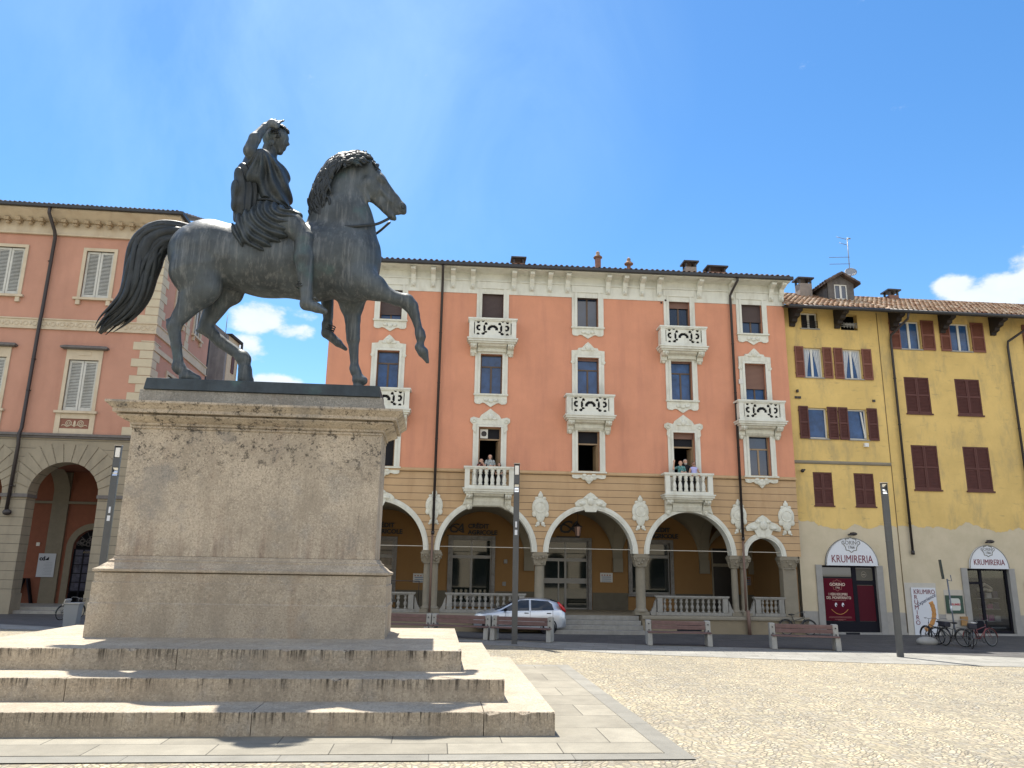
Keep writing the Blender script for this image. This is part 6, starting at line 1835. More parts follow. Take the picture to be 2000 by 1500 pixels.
ey.build('printed_eyes', M_SIGNW, ps)
ey = MB(); ey.smooth = True
for s in (-1, 1): ey.ball((cxp+0.05+s*0.15, y+0.002, 1.15), 0.035, 10, 0.7, 0.1, 1.1)
ey.build('printed_pupils', M_MAROON, ps)
sm = MB(); sm.smooth = True; sm.tube([(cxp+0.03-0.36+0.72*k/14, y+0.012, 0.80+0.20*(2*k/14-1)**2) for k in range(15)], [0.06]*15, 8, flat=0.2)
for i in range(len(sm.v)):
    a = sm.v[i]; sm.v[i] = (a[0], y+0.010+(a[1]-y-0.012)*0.12, a[2])
sm.build('printed_biscuit', M_BISC, ps)
tl_ = MB()
for z, hw in ((0.70, 0.48), (0.66, 0.5), (0.60, 0.24), (0.57, 0.12), (1.36, 0.3)): tl_.box(cxp+0.03-hw, cxp+0.03+hw, y+0.010, y+0.0145, z-0.008, z+0.008)
tl_.build('printed_lines', mat('rose_print', (0.24, 0.09, 0.08), 0.6), ps)
p2 = MB(); p2.box(5.085, x1-0.105, y+0.015, y+0.025, 0.54, 1.98); p2.build('window_film', mat('maroon_film', (0.065, 0.004, 0.012), 0.7, spec=0.2), YA)
p3 = MB(); p3.box(5.085, x1-0.105, y+0.015, y+0.025, 2.20, 2.68); p3.build('transom_film', mat('olive_film', (0.07, 0.065, 0.05), 0.5), YA)
rr_ = MB(); rr_.ring((5.42, y+0.012, 2.43), (0, 1, 0), 0.11, 0.012, 20, 5); rr_.box(5.35, 5.49, y+0.008, y+0.014, 2.40, 2.45); rr_.build('round_emblem', mat('pale_film_print', (0.22, 0.2, 0.16), 0.6), YA)
vt = MB(); vt.box(4.35, 4.95, -0.056, -0.045, 0.005, 0.09); vt.build('cellar_vent', M_DARK, YA)
# right shop door with display behind glass
f2 = MB(); x0, x1, z0, z1 = 9.97, 11.86, 0.10, 2.75
f2.box(x0, x0+0.08, y, y+0.06, z0, z1); f2.box(x1-0.10, x1, y, y+0.06, z0, z1); f2.box(x0+0.08, x1-0.1, y, y+0.06, z1-0.08, z1); f2.box(x0+0.08, x1-0.1, y, y+0.06, z0, z0+0.10)
f2.box(10.58, 10.70, y, y+0.06, z0+0.1, z1-0.08); f2.box(x0+0.08, 10.58, y+0.001, y+0.058, 2.10, 2.20); f2.box(x0+0.08, 10.58, y+0.001, y+0.058, z0+0.1, 0.6)
fo2 = f2.build('shop_front', M_BLKF, YB_)
g_ = MB(); g_.box(x0+0.08, x1-0.1, y+0.04, y+0.046, z0+0.1, z1-0.08); g_.build('pane', mat('clear_shop_glass', (0.6, 0.65, 0.7), 0.02, spec=0.25, trans=1.0), fo2)
rd = MB(); rd.box(9.7, 12.2, 0.95, 1.0, 0.0, 3.0); rd.build('shop_back_wall', mat('dim_shop_wall', (0.045, 0.037, 0.035), 0.8, var=0.4, vscale=2.5), YB_)
sh = MB()
for z in (0.55, 1.05, 1.5): sh.box(10.75, 11.74, 0.55, 0.9, z, z+0.03)
sh.box(11.1, 11.74, 0.4, 0.45, 0.28, 0.34); sh.build('display_shelf', M_JAMB, YB_)
rg = random.Random(9)
pk = mat('magenta_box_print', (0.25, 0.02, 0.12), 0.5); wh = mat('pale_box_print', (0.5, 0.45, 0.4), 0.5, var=0.3); dk = mat('purple_box_print', (0.05, 0.03, 0.08), 0.5)
for z, mts in ((0.58, (pk, pk, wh)), (1.08, (dk, pk, dk)), (1.53, (dk, wh, dk))):
    for k, mt in enumerate(mts):
        b = MB(); u = 10.85+k*0.29; b.box(u, u+0.24, 0.56, 0.8, z+0.001, z+0.001+rg.uniform(0.2, 0.34))
        b.build('biscuit_box', mt, None, bevel=0.006, label='%s biscuit box, %s on the %s shelf in the shop door display' % ({id(pk): 'magenta', id(wh): 'pale', id(dk): 'dark purple'}[id(mt)], ('leftmost', 'middle one', 'rightmost')[k], {0.58: 'lowest', 1.08: 'middle', 1.53: 'top'}[z]), cat='box', group='boxes in the shop display', loc=YO, rz=YR)
hb = MB(); hb.smooth = True; hb.tube([(11.0+0.30*math.cos(a), 0.42, 2.0+0.10*math.sin(a)-0.12*abs(math.cos(a))) for a in [math.pi*2*k/20 for k in range(21)]], 0.06, 8)
hb.build('hanging_biscuit_ring', mat('cream_garland', (0.62, 0.50, 0.36), 0.7, var=0.2), None, label='cream ring-shaped biscuit garland hanging in the glazed shop door', cat='garland', loc=YO, rz=YR)
# banner, framed sign, plaque, small pale panels
bn = empty('banner', YO, YR, 'tall white wall banner with a long golden biscuit and maroon lettering', 'banner')
b = MB(); b.box(7.36, 8.44, -0.05, -0.03, 0.02, 1.93); b.build('sheet', mat('white_banner', (0.60, 0.63, 0.68), 0.5), bn)
b = MB(); b.box(7.10, 8.50, -0.012, 0.0, 0.0, 2.12); b.build('pale_repaint', mat('pale_repaint', (0.48, 0.46, 0.41), 0.9, var=0.06), YB_)
text_mesh('KRUMIRO', 0.27, 'banner_lettering', M_MAROONT, bn, (7.93, -0.056, 1.75), depth=0.003, bold=0.0, xscale=0.80)
for k, ch in enumerate('RUMIRO'): text_mesh(ch, 0.255, 'banner_lettering', M_MAROONT, bn, (7.53, -0.056, 1.53-0.205*k), depth=0.003, bold=0.0)
text_mesh('Experience', 0.21, 'banner_script', mat('navy_lettering', (0.03, 0.04, 0.10), 0.5), bn, (7.98, -0.056, 1.43), rot=(R(90), R(-27), 0), depth=0.003, shear=0.25)
bb = MB(); bb.smooth = True
pts = [(8.17, 1.36), (8.24, 1.18), (8.27, 0.95), (8.24, 0.72), (8.14, 0.50), (7.98, 0.32), (7.80, 0.22)]
q = spline([(a, -0.055, c) for a, c in pts], 5); bb.tube(q, [0.10+0.01*math.sin(k*1.7) for k in range(len(q))], 10)
for i in range(len(bb.v)):
    a = bb.v[i]; bb.v[i] = (a[0], -0.052+(a[1]+0.055)*0.06, a[2])
bb.build('printed_biscuit', M_BISC, bn)
gs = empty('framed_sign', YO, YR, 'square sign with dark green frame between the banner and the shop door', 'sign')
b = MB(); b.box(8.86, 9.62, -0.05, -0.001, 0.90, 1.63); b.build('frame', mat('dark_green_enamel', (0.008, 0.045, 0.028), 0.4), gs)
b = MB(); b.prism_xz([(9.06, 1.02), (9.42, 1.02), (9.48, 1.08), (9.48, 1.45), (9.42, 1.51), (9.06, 1.51), (9.00, 1.45), (9.00, 1.08)], -0.058, -0.05); b.build('plate', mat('grey_white_plate', (0.5, 0.52, 0.48), 0.5), gs)
text_mesh('KRUMIRI', 0.12, 'plate_lettering', mat('red_lettering', (0.4, 0.03, 0.05), 0.5), gs, (9.24, -0.062, 1.26), depth=0.002, bold=0.003)
b = MB(); b.box(8.82, 9.86, -0.012, 0.0, 0.62, 1.86); b.build('pale_repaint', mat('pale_repaint2', (0.47, 0.44, 0.38), 0.9, var=0.06), YB_)
b = MB(); b.box(9.42, 9.72, -0.10, -0.03, 0.42, 0.78); b.build('letter_box', mat('brown_box', (0.30, 0.17, 0.06), 0.6), None, label='small brown wall box below the green framed sign', cat='box', loc=YO, rz=YR)
b = MB(); b.box(12.55, 13.1, -0.12, -0.02, 1.05, 2.25); b.build('wall_plaque', mat('dark_red_plaque', (0.07, 0.025, 0.025), 0.6, lines=(0, 0.09, 0.1, 2.2)), None, label='dark red wall plaque at the right edge beside the glazed shop door', cat='plaque', loc=YO, rz=YR)

# ---------------------------------------------------------------- pink corner palace on the left
LO = (-23.39, 37.16, 0); LR = R(5.6)
PB = empty('corner_palace', LO, LR, 'old pink palace with grey-white louvred shutters, quoins and rusticated arcade', 'building')
M_PINK = mat('faded_pink_plaster', (0.46, 0.245, 0.175), 0.92, var=0.09, vscale=0.5, stain=(0.34, 0.17, 0.12), stain_amt=0.6, stain_size=0.8, bump=0.006)
M_LCR = mat('cream_frieze', (0.52, 0.445, 0.33), 0.88, var=0.08, vscale=2, stain=(0.33, 0.24, 0.15), stain_amt=0.55, stain_size=1.5)
M_LQ = mat('quoin_stone', (0.50, 0.44, 0.32), 0.88, var=0.07, vscale=2)
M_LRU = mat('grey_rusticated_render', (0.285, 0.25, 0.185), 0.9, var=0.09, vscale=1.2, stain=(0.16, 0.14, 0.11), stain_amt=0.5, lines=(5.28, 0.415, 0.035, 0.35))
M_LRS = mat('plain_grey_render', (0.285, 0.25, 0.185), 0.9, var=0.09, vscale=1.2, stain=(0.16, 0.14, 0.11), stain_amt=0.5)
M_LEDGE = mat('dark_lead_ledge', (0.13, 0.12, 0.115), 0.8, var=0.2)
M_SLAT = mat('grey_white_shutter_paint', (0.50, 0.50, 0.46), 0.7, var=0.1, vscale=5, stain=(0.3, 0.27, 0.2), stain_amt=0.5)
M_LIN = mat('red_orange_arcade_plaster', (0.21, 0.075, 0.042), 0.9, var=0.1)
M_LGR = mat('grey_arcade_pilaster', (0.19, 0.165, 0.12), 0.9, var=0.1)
LU0, LU1, LD = -11.5, 5.12, 8.9
upw = [(c-0.69, c+0.69, 15.58, 18.13) for c in (1.90, -2.50, -6.9)]
loww = [(c-0.71, c+0.71, 9.68, 12.28) for c in (1.88, -2.50, -6.9)]
w = MB(); wall(w, LU0, LU1, 8.5, 18.9, upw+loww, 0, 0.35)
w.build('wall', M_PINK, PB)
# side wall: built in the x-z plane, then turned to run back from the corner
SX = Matrix.Translation((LU1, 0, 0)) @ Matrix.Rotation(R(90), 4, 'Z')
sup = [(2.35, 3.75, 15.58, 18.13), (5.75, 7.05, 15.58, 18.13)]
slo = [(2.35, 3.75, 9.68, 12.28), (5.75, 7.05, 9.68, 12.28)]
w = MB(xf=SX); wall(w, 0.0, LD, 8.5, 18.9, sup+slo, 0.0, 0.35, back=False)
w.build('side_wall', M_PINK, PB)
w = MB(xf=SX); wall(w, 0.0, LD, 0.0, 8.5, [(2.2, 3.9, 0.2, 4.8, 'arch'), (5.4, 7.1, 0.2, 4.8, 'arch')], 0.0, 0.5, back=False); w.build('side_ground_wall', M_LRU, PB)
w = MB(); w.box(LU0, LU1-0.36, 1.0, 1.1, 8.6, 18.8); w.box(LU1-0.45, LU1-0.37, 1.1, LD, 8.6, 18.8); w.box(LU0, LU1, LD, LD+0.3, 0, 18.9); w.build('interior', M_DARK, PB)
# arcade front
arcs_l = [(0.20, 3.46, 0.0, 5.50, 'arch'), (-4.2, -0.94, 0.0, 5.50, 'arch'), (-8.6, -5.34, 0.0, 5.50, 'arch')]
w = MB(); wall(w, LU0, LU1, 0.0, 8.499, arcs_l, 0.0, 0.85); w.build('arcade_wall', M_LRU, PB)
vz = MB()   # voussoir ring and keystones standing a little proud
for (a, b, z0, zs, _) in arcs_l:
    c = (a+b)/2; r = (b-a)/2
    n = 15
    for k in range(n):
        a0 = math.pi*(k+0.06)/n; a1 = math.pi*(k+0.94)/n
        ro = 2.75
        o0 = (min(max(c+ro*math.cos(a1)*1.0, c-2.19), c+2.19), min(zs+ro*math.sin(a1), 8.0)); o1 = (min(max(c+ro*math.cos(a0), c-2.19), c+2.19), min(zs+ro*math.sin(a0), 8.0))
        i0 = (c+r*math.cos(a1), zs+r*math.sin(a1)); i1 = (c+r*math.cos(a0), zs+r*math.sin(a0))
        vz.prism_xz([i0, i1, o1, o0], -0.035, 0.01)
vz.build('arch_stone', M_LRS, PB)
lg = MB()
for a, b in ((LU0, -8.6), (-5.34, -4.2), (-0.94, 0.20), (3.46, LU1)): lg.box(a-0.03, b+0.06, -0.10, 0.86, 5.40, 5.56)
lg.box(LU0, LU1+0.18, -0.20, 0.0, 8.38, 8.50); lg.box(LU0, LU1+0.10, -0.10, 0.0, 8.28, 8.379); lg.box(LU1, LU1+0.18, 0.0, LD, 8.38, 8.50)
lg.build('ledge', M_LEDGE, PB)
for a, b in ((LU0, -8.6), (-5.34, -4.2), (-0.94, 0.20), (3.46, LU1)):
    pb = MB(); pb.box(a, b+0.05, -0.06, 0.90, 0.0, 0.92); pb.build('pier_base', M_LRS, PB)
# arcade interior
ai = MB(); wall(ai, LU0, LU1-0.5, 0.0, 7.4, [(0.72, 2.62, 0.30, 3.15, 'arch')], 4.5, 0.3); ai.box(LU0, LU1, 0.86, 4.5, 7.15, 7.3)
ai.build('arcade_back_wall', M_LIN, PB)
af = MB(); af.box(LU0, LU1-0.5, 0.30, 4.5, 0.0, 0.16); af.box(LU0, LU1-0.5, 0.9, 4.5, 0.161, 0.30); af.build('arcade_floor', M_STONEG, PB)
ap = MB()
for u in (-0.62, -5.0, 3.9): ap.box(u, u+0.82, 4.36, 4.499, 0.3, 7.1)
ap.box(LU0, LU1-0.5, 4.33, 4.355, 5.42, 5.56)
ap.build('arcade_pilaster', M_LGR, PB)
ar = MB()
o = arc(1.67, 3.15, 1.28, math.pi, 0, 24); q = arc(1.67, 3.15, 0.955, math.pi, 0, 24)
for k in range(24): ar.prism_xz([q[k], q[k+1], o[k+1], o[k]], 4.42, 4.5)
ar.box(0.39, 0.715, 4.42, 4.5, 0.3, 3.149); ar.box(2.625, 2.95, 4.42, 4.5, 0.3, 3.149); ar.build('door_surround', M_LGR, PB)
for u in (-5.0, -0.6, 3.9):
    vb = MB(); vb.smooth = True
    pts = arc(2.7, 5.5, 1.75, math.pi, 0, 16)
    for (y0, z0), (y1, z1) in zip(pts[:-1], pts[1:]): vb.add([(u, y0, z0), (u+0.8, y0, z0), (u+0.8, y1, z1), (u, y1, z1)], [(0, 1, 2, 3)])
    vb.build('arcade_vault', M_LGR, PB)
gd = MB()
for u in (0.73, 1.20, 1.62, 2.05, 2.56): gd.box(u, u+0.06, 4.6, 4.66, 0.3, 3.1)
for z in (0.3, 0.9, 1.35, 1.8, 2.25, 2.7, 3.05): gd.box(0.73, 2.62, 4.602, 4.658, z, z+0.05)
dg = gd.build('glazed_door', M_BLKF, PB)
g_ = MB(); g_.box(0.74, 2.61, 4.64, 4.65, 0.9, 3.08); g_.build('pane', mat('dim_door_glass', (0.06, 0.06, 0.09), 0.2, var=0.5, vscale=4), dg)
fl = MB(); fl.smooth = True
rg = random.Random(2)
for k in range(26):
    a = rg.uniform(0.15, 2.95); r_ = rg.uniform(0.12, 0.8); fl.ring((1.67+r_*math.cos(a), 4.6, 3.2+r_*math.sin(a)), (0, 1, 0), rg.uniform(0.06, 0.11), 0.014, 12, 5)
for k in range(7): a = math.pi*(k+0.5)/7; fl.tube([(1.67, 4.6, 3.2), (1.67+0.93*math.cos(a), 4.6, 3.2+0.93*math.sin(a))], 0.012, 5)
fl.build('fanlight_grille', M_LEDGE, PB)
text_mesh('AGENZIA', 0.16, 'door_lettering', mat('dull_gold_letters', (0.22, 0.17, 0.09), 0.5), PB, (1.55, 4.59, 2.92), depth=0.004)
np_ = MB(); np_.box(-1.15, -0.98, 4.46, 4.495, 3.2, 3.38); np_.build('number_plate', mat('white_enamel', (0.6, 0.58, 0.52), 0.4), None, label='small white house number plate on the red arcade wall', cat='number plate', loc=LO, rz=LR)
po = empty('wall_poster', LO, LR, 'grey-white notice poster with a black emblem on the arcade pilaster', 'poster')
b = MB(); b.box(-0.86, 0.0, 4.31, 4.33, 1.62, 2.82); b.build('sheet', mat('grey_white_sheet', (0.42, 0.44, 0.47), 0.6), po)
text_mesh('cd', 0.30, 'poster_lettering', M_BLKF, po, (-0.66, 4.305, 2.56), depth=0.002, bold=0.012)
b = MB(); b.add([(-0.53, 4.305, 2.48), (-0.33, 4.305, 2.48), (-0.33, 4.305, 2.66)], [(0, 1, 2)]); b.add([(-0.53, 4.304, 2.48), (-0.33, 4.304, 2.48), (-0.33, 4.304, 2.66)], [(2, 1, 0)]); b.build('emblem', M_BLKF, po)
b = MB()
for k in range(9): b.box(-0.55+0.1*(k % 3 == 0), -0.12, 4.303, 4.309, 2.34-0.075*k, 2.355-0.075*k)
b.build('printed_lines', mat('faint_print', (0.26, 0.28, 0.32), 0.6), po)

def louvre(parent, c, hw, z0, z1, xf=None, y0=0.05):
    for s in (0, 1):
        a = c-hw+0.02 if s == 0 else c+0.012; b_ = c-0.012 if s == 0 else c+hw-0.02
        m_ = MB(xf=xf); f = 0.10
        m_.box(a, a+f, y0, y0+0.05, z0+0.02, z1-0.02); m_.box(b_-f, b_, y0, y0+0.05, z0+0.02, z1-0.02)
        for p, q in ((z0+0.02, z0+0.16), (z1-0.14, z1-0.02)): m_.box(a+f, b_-f, y0+0.001, y0+0.048, p, q)
        n = 30; h = (z1-0.14-z0-0.16)/n
        for k in range(n):
            z = z0+0.16+h*(k+0.5)
            m_.add([(a+f, y0+0.0, z-h*0.42), (b_-f, y0+0.0, z-h*0.42), (b_-f, y0+0.045, z+h*0.25), (a+f, y0+0.045, z+h*0.25), (a+f, y0+0.0, z-h*0.58), (b_-f, y0+0.0, z-h*0.58), (b_-f, y0+0.045, z+h*0.09), (a+f, y0+0.045, z+h*0.09)],
                   [(0, 1, 2, 3), (7, 6, 5, 4), (4, 5, 1, 0), (6, 7, 3, 2)])
        m_.build('shutter', M_SLAT, parent)
def lframe(parent, c, hw, z0, z1, xf=None, hooded=False, y=0.0):
    m_ = MB(xf=xf); w_ = 0.16
    m_.box(c-hw-w_, c-hw, -0.06, 0.10, z0-0.02, z1+w_); m_.box(c+hw, c+hw+w_, -0.06, 0.10, z0-0.02, z1+w_); m_.box(c-hw, c+hw, -0.06, 0.10, z1, z1+w_)
    m_.box(c-hw-0.30, c+hw+0.30, -0.17, 0.06, z0-0.14, z0-0.021)
    if not hooded:
        for s in (-1, 1): m_.box(c+s*(hw+0.05)-0.10, c+s*(hw+0.05)+0.10, -0.13, -0.0, z0-0.40, z0-0.141)
    else:
        m_.box(c-hw-w_, c+hw+w_, -0.05, 0.02, z1+w_+0.001, z1+0.52); m_.box(c-0.3, c+0.3, -0.075, -0.049, z1+0.22, z1+0.44)
        m_.box(c-hw-w_-0.06, c-hw+0.02, -0.07, 0.02, 8.52, z0-0.141); m_.box(c+hw-0.02, c+hw+w_+0.06, -0.07, 0.02, 8.52, z0-0.141); m_.box(c-hw+0.021, c+hw-0.021, -0.05, 0.02, 9.28, z0-0.142); m_.box(c-hw+0.021, c+hw-0.021, -0.052, 0.02, 8.52, 8.78)
    o = m_.build('window_frame', M_LCR, parent)
    if hooded:
        h = MB(xf=xf); h.box(c-hw-0.42, c+hw+0.42, -0.30, 0.02, z1+0.56, z1+0.64); h.box(c-hw-0.34, c+hw+0.34, -0.22, 0.02, z1+0.521, z1+0.559); h.taper(c-hw-0.42, c+hw+0.42, -0.30, 0.02, z1+0.641, c-hw-0.3, c+hw+0.3, -0.12, 0.02, z1+0.73)
        h.build('window_hood', M_LEDGE, parent)
        p = MB(xf=xf); p.box(c-hw+0.03, c+hw-0.03, -0.012, 0.0, 8.785, 9.275); p.build('relief_ground', mat('brown_relief_ground', (0.22, 0.10, 0.07), 0.9), parent)
        p = MB(xf=xf); p.smooth = True
        for s in (-1, 1):
            p.ring((c+s*0.28, -0.02, 9.05), (0, 1, 0), 0.13, 0.022, 18, 6); p.ring((c+s*0.28, -0.02, 9.05), (0, 1, 0), 0.06, 0.018, 14, 6)
            p.tube([(c+s*(0.05+0.07*k), -0.02, 8.92+0.05*math.sin(k*1.2)) for k in range(9)], 0.022, 6)
        p.ball((c, -0.02, 9.02), 0.09, 10, 0.7, 0.4, 1.9); p.build('relief_scroll', M_LCR, parent)
    return o
for c in (1.90, -2.50, -6.9):
    lframe(PB, c, 0.69, 15.58, 18.13); louvre(PB, c, 0.69, 15.58, 18.13)
for c in (1.88, -2.50, -6.9):
    lframe(PB, c, 0.71, 9.68, 12.28, hooded=True); louvre(PB, c, 0.71, 9.68, 12.28)
for c, hw in ((3.05, 0.70), (6.4, 0.65)):
    lframe(PB, c, hw, 15.58, 18.13, xf=SX); louvre(PB, c, hw, 15.58, 18.13, xf=SX); lframe(PB, c, hw, 9.68, 12.28, xf=SX, hooded=False); louvre(PB, c, hw, 9.68, 12.28, xf=SX)
# string course with running ornament
sc = MB()
sc.box(LU0, LU1+0.05, -0.05, 0.0, 13.84, 14.32); sc.box(LU0, LU1+0.09, -0.09, 0.0, 13.80, 13.86); sc.box(LU0, LU1+0.10, -0.10, 0.0, 14.30, 14.36)
sc.box(LU1, LU1+0.05, 0.0, LD, 13.84, 14.32); sc.box(LU1, LU1+0.09, 0.0, LD, 13.80, 13.86); sc.box(LU1, LU1+0.10, 0.0, LD, 14.30, 14.36)
sc.box(LU1, LU1+0.08, 0.0, LD, 12.95, 13.2)
sc.build('string_course', M_LCR, PB)
so = MB(); so.smooth = True
k = LU0+0.2; i = 0
while k < LU1-0.1:
    if i % 2 == 0: so.ring((k, -0.055, 14.08), (0, 1, 0), 0.11, 0.02, 14, 5)
    else: so.ball((k, -0.05, 14.08), 0.09, 8, 0.8, 0.35, 1.4)
    k += 0.22; i += 1
so.build('running_ornament', M_LCR, PB)
# quoins
for zone in ((8.52, 13.4), (14.36, 18.85)):
    qa = MB(); qb = MB(); z = zone[0]; i = 0
    while z < zone[1]:
        h = 0.44; L_ = 0.98 if i % 2 == 0 else 0.62; zt = min(z+h-0.012, zone[1]+0.03)
        qa.box(LU1-L_, LU1+0.035, -0.035, 0.0, z+0.012, zt); qa.box(LU1, LU1+0.035, 0.0, (0.62 if i % 2 == 0 else 0.98), z+0.012, zt)
        ll = 0.45 if i % 2 else 0.70
        qb.box(LU1, LU1+0.035, 4.75-ll/2, 4.75+ll/2, z+0.012, zt)
        z += h; i += 1
    qa.build('quoins', M_LQ, PB, bevel=0.01); qb.build('quoins', M_LQ, PB, bevel=0.01)
# frieze, modillions, eaves, roof
fz = MB()
fz.box(LU0, LU1+0.06, -0.06, 0.0, 18.88, 19.62); fz.box(LU1, LU1+0.06, 0, LD, 18.88, 19.62)
fz.extrude_x([(-0.06, 18.86), (-0.14, 18.88), (-0.14, 18.96), (-0.06, 18.98)][::-1], LU0, LU1+0.1)
fz.extrude_x([(0.0, 19.60), (-0.20, 19.62), (-0.80, 19.98), (-0.80, 20.06), (0.3, 20.06), (0.3, 19.60)][::-1], LU0, LU1+0.8)
fz.box(LU1, LU1+0.8, -0.8, LD+0.3, 19.96, 20.055)
fz.build('cornice', M_LCR, PB)
u = LU0+0.2; M_MOD = mat('brown_cream_modillion', (0.36, 0.28, 0.18), 0.9, var=0.15)
while u < LU1:
    mo = MB(); mo.box(u, u+0.22, -0.44, -0.08, 19.48, 19.66); mo.smooth = True; mo.ball((u+0.11, -0.25, 19.42), 0.12, 8, 0.9, 1.1, 0.9); mo.smooth = False; u += 0.56
    mo.build('modillion', M_MOD, PB)
ge = MB(); ge.box(LU0, LU1+0.98, -1.0, -0.80, 20.05, 20.22); ge.box(LU1+0.80, LU1+0.98, -0.80, LD+0.3, 20.05, 20.22); ge.box(LU0, LU1+0.80, -0.80, LD+0.3, 20.061, 20.10); ge.build('gutter', M_GUT, PB, bevel=0.03)
tiled_roof('roof', LU0, LU1+0.9, -0.95, 20.20, 5.0, R(20), tile_mat('pale_grey_tile', (0.14, 0.11, 0.10), (0.26, 0.23, 0.21), (0.42, 0.39, 0.36)), PB, rows=10, seed=8, amp=0.055)
dp = MB(); dp.smooth = True
dp.tube([(-0.52, -0.9, 20.1), (-0.52, -0.88, 19.75), (-0.40, -0.3, 19.0), (-0.40, -0.16, 18.7), (-0.44, -0.15, 14.6), (-0.44, -0.18, 14.3), (-0.46, -0.16, 13.6), (-0.48, -0.15, 8.7), (-0.48, -0.30, 8.4), (-0.50, -0.16, 7.9), (-0.54, -0.15, 4.75)], 0.085, 10)
dp.ball((-0.50, -0.15, 4.66), 0.19, 12, 1.1, 0.7, 0.8)
for z in (17.4, 12.2, 10.6, 5.9): dp.ring((-0.45, -0.15, z), (0, 0, 1), 0.10, 0.02, 12, 5)
dp.build('downpipe', M_DARKM, PB)

# houses further back in the side street
GH = empty('grey_house', (-21.1, 50, 0), 0, 'narrow grey streaked house seen behind the raised hind leg of the bronze horse', 'house')
b = MB(); b.box(-3.5, 1.72, 0, 2.3, 0, 17.6); b.prism_xz([(-3.5, 17.601), (1.72, 17.601), (0.6, 18.5), (-3.5, 18.9)], 0, 0.25)
b.build('wall', mat('streaked_grey_wall', (0.20, 0.19, 0.195), 0.9, var=0.2, vscale=1.5, stain=(0.40, 0.38, 0.34), stain_amt=0.8, stain_scale=(1, 1, 0.12), stain_size=2.0), GH)
b = MB(); b.box(1.721, 1.75, 0.3, 2.31, 0, 17.599); b.build('side_render', mat('cream_far_render', (0.52, 0.42, 0.29), 0.9, var=0.1), GH)
b = MB(); b.box(1.751, 1.80, 1.1, 1.6, 15.2, 16.6); b.build('window', M_SHUT, GH)
b = MB(); b.box(-3.4, 1.95, 0.26, 2.5, 17.60, 17.75); b.box(1.90, 1.96, 2.2, 2.5, 12, 17.6); b.build('eaves', M_WOODD, GH)
b = MB(); b.smooth = True; b.tube([(1.6, -0.05, 16.5), (1.6, -0.05, 19.0)], 0.025, 5); b.build('roof_mast', M_ALU, GH)
b = MB(); b.prism_xz([(-1.1, 0), (-0.95, 14.6), (0.5, 12.6), (0.5, 0)][::-1], -1.2, -0.01); b.build('lean_to', mat('pale_leanto_render', (0.42, 0.38, 0.31), 0.9, var=0.15), GH)
SB = empty('wall_shrub', (-20.55, 48.4, 13.6), 0, 'small green shrub growing against the streaked grey wall', 'shrub')
M_LEAF = mat('shrub_leaf', (0.06, 0.10, 0.035), 0.7, var=0.45, vscale=9)
rg = random.Random(11); lf = MB(); tk = MB(); tk.smooth = True
for k in range(14):
    a = rg.uniform(0, 6.28); r_ = rg.uniform(0.1, 0.45); tk.tube([(0, 0, 0), (r_*0.5*math.cos(a), r_*0.4*math.sin(a), 0.5), (r_*math.cos(a), r_*0.8*math.sin(a), rg.uniform(0.8, 1.4))], [0.02, 0.014, 0.006], 5)
for k in range(520):
    a = rg.uniform(0, 6.28); r_ = 0.55*math.sqrt(rg.random()); z = rg.uniform(-0.1, 1.5); c = Vector((r_*math.cos(a)*1.1, r_*math.sin(a)*0.7, z-r_*0.3))
    d = Vector((rg.uniform(-1, 1), rg.uniform(-1, 1), rg.uniform(-0.6, 1))).normalized(); e = d.cross(Vector((rg.uniform(-1, 1), rg.uniform(-1, 1), 0.3))).normalized(); s = rg.uniform(0.05, 0.10)
    lf.add([c-d*s, c+e*s*0.45, c+d*s, c-e*s*0.45], [(0, 1, 2, 3)])
tk.build('stem', M_FRAME_BR, SB); lf.build('foliage', M_LEAF, SB)
# buildings on the opposite side of the square, behind the camera: what the panes mirror
M_FAR = mat('far_cream_plaster', (0.55, 0.47, 0.34), 0.9, var=0.05)
FB = empty('opposite_building', (0, -34, 0), 0, 'long cream building closing the square behind the photographer', 'building')
w = MB(); ops = []
for k in range(18):
    c = -42+k*5.0
    ops += [(c-0.8, c+0.8, 6.2, 8.8), (c-0.8, c+0.8, 10.4, 12.6), (c-1.7, c+1.7, 0.0, 3.0, 'arch')]
wall(w, -46, 46, 0, 14, ops, 0, 0.5, back=False); w.box(-46.5, 46.5, -0.5, 1.5, 14.01, 14.5)
for i in range(len(w.v)): x, y, z = w.v[i]; w.v[i] = (-x, -y, z)
w.build('wall', M_FAR, FB)
w = MB(); w.box(-46, 46, -8, -1.2, 0, 13.9); w.build('interior', M_DARK, FB)
w = MB()
for k in range(18):
    c = 42-k*5.0
    for z0, z1 in ((6.2, 8.8), (10.4, 12.6)): w.box(c-0.8, c+0.8, -0.3, -0.25, z0, z1)
w.build('window_shutters', M_SHUT2, FB)

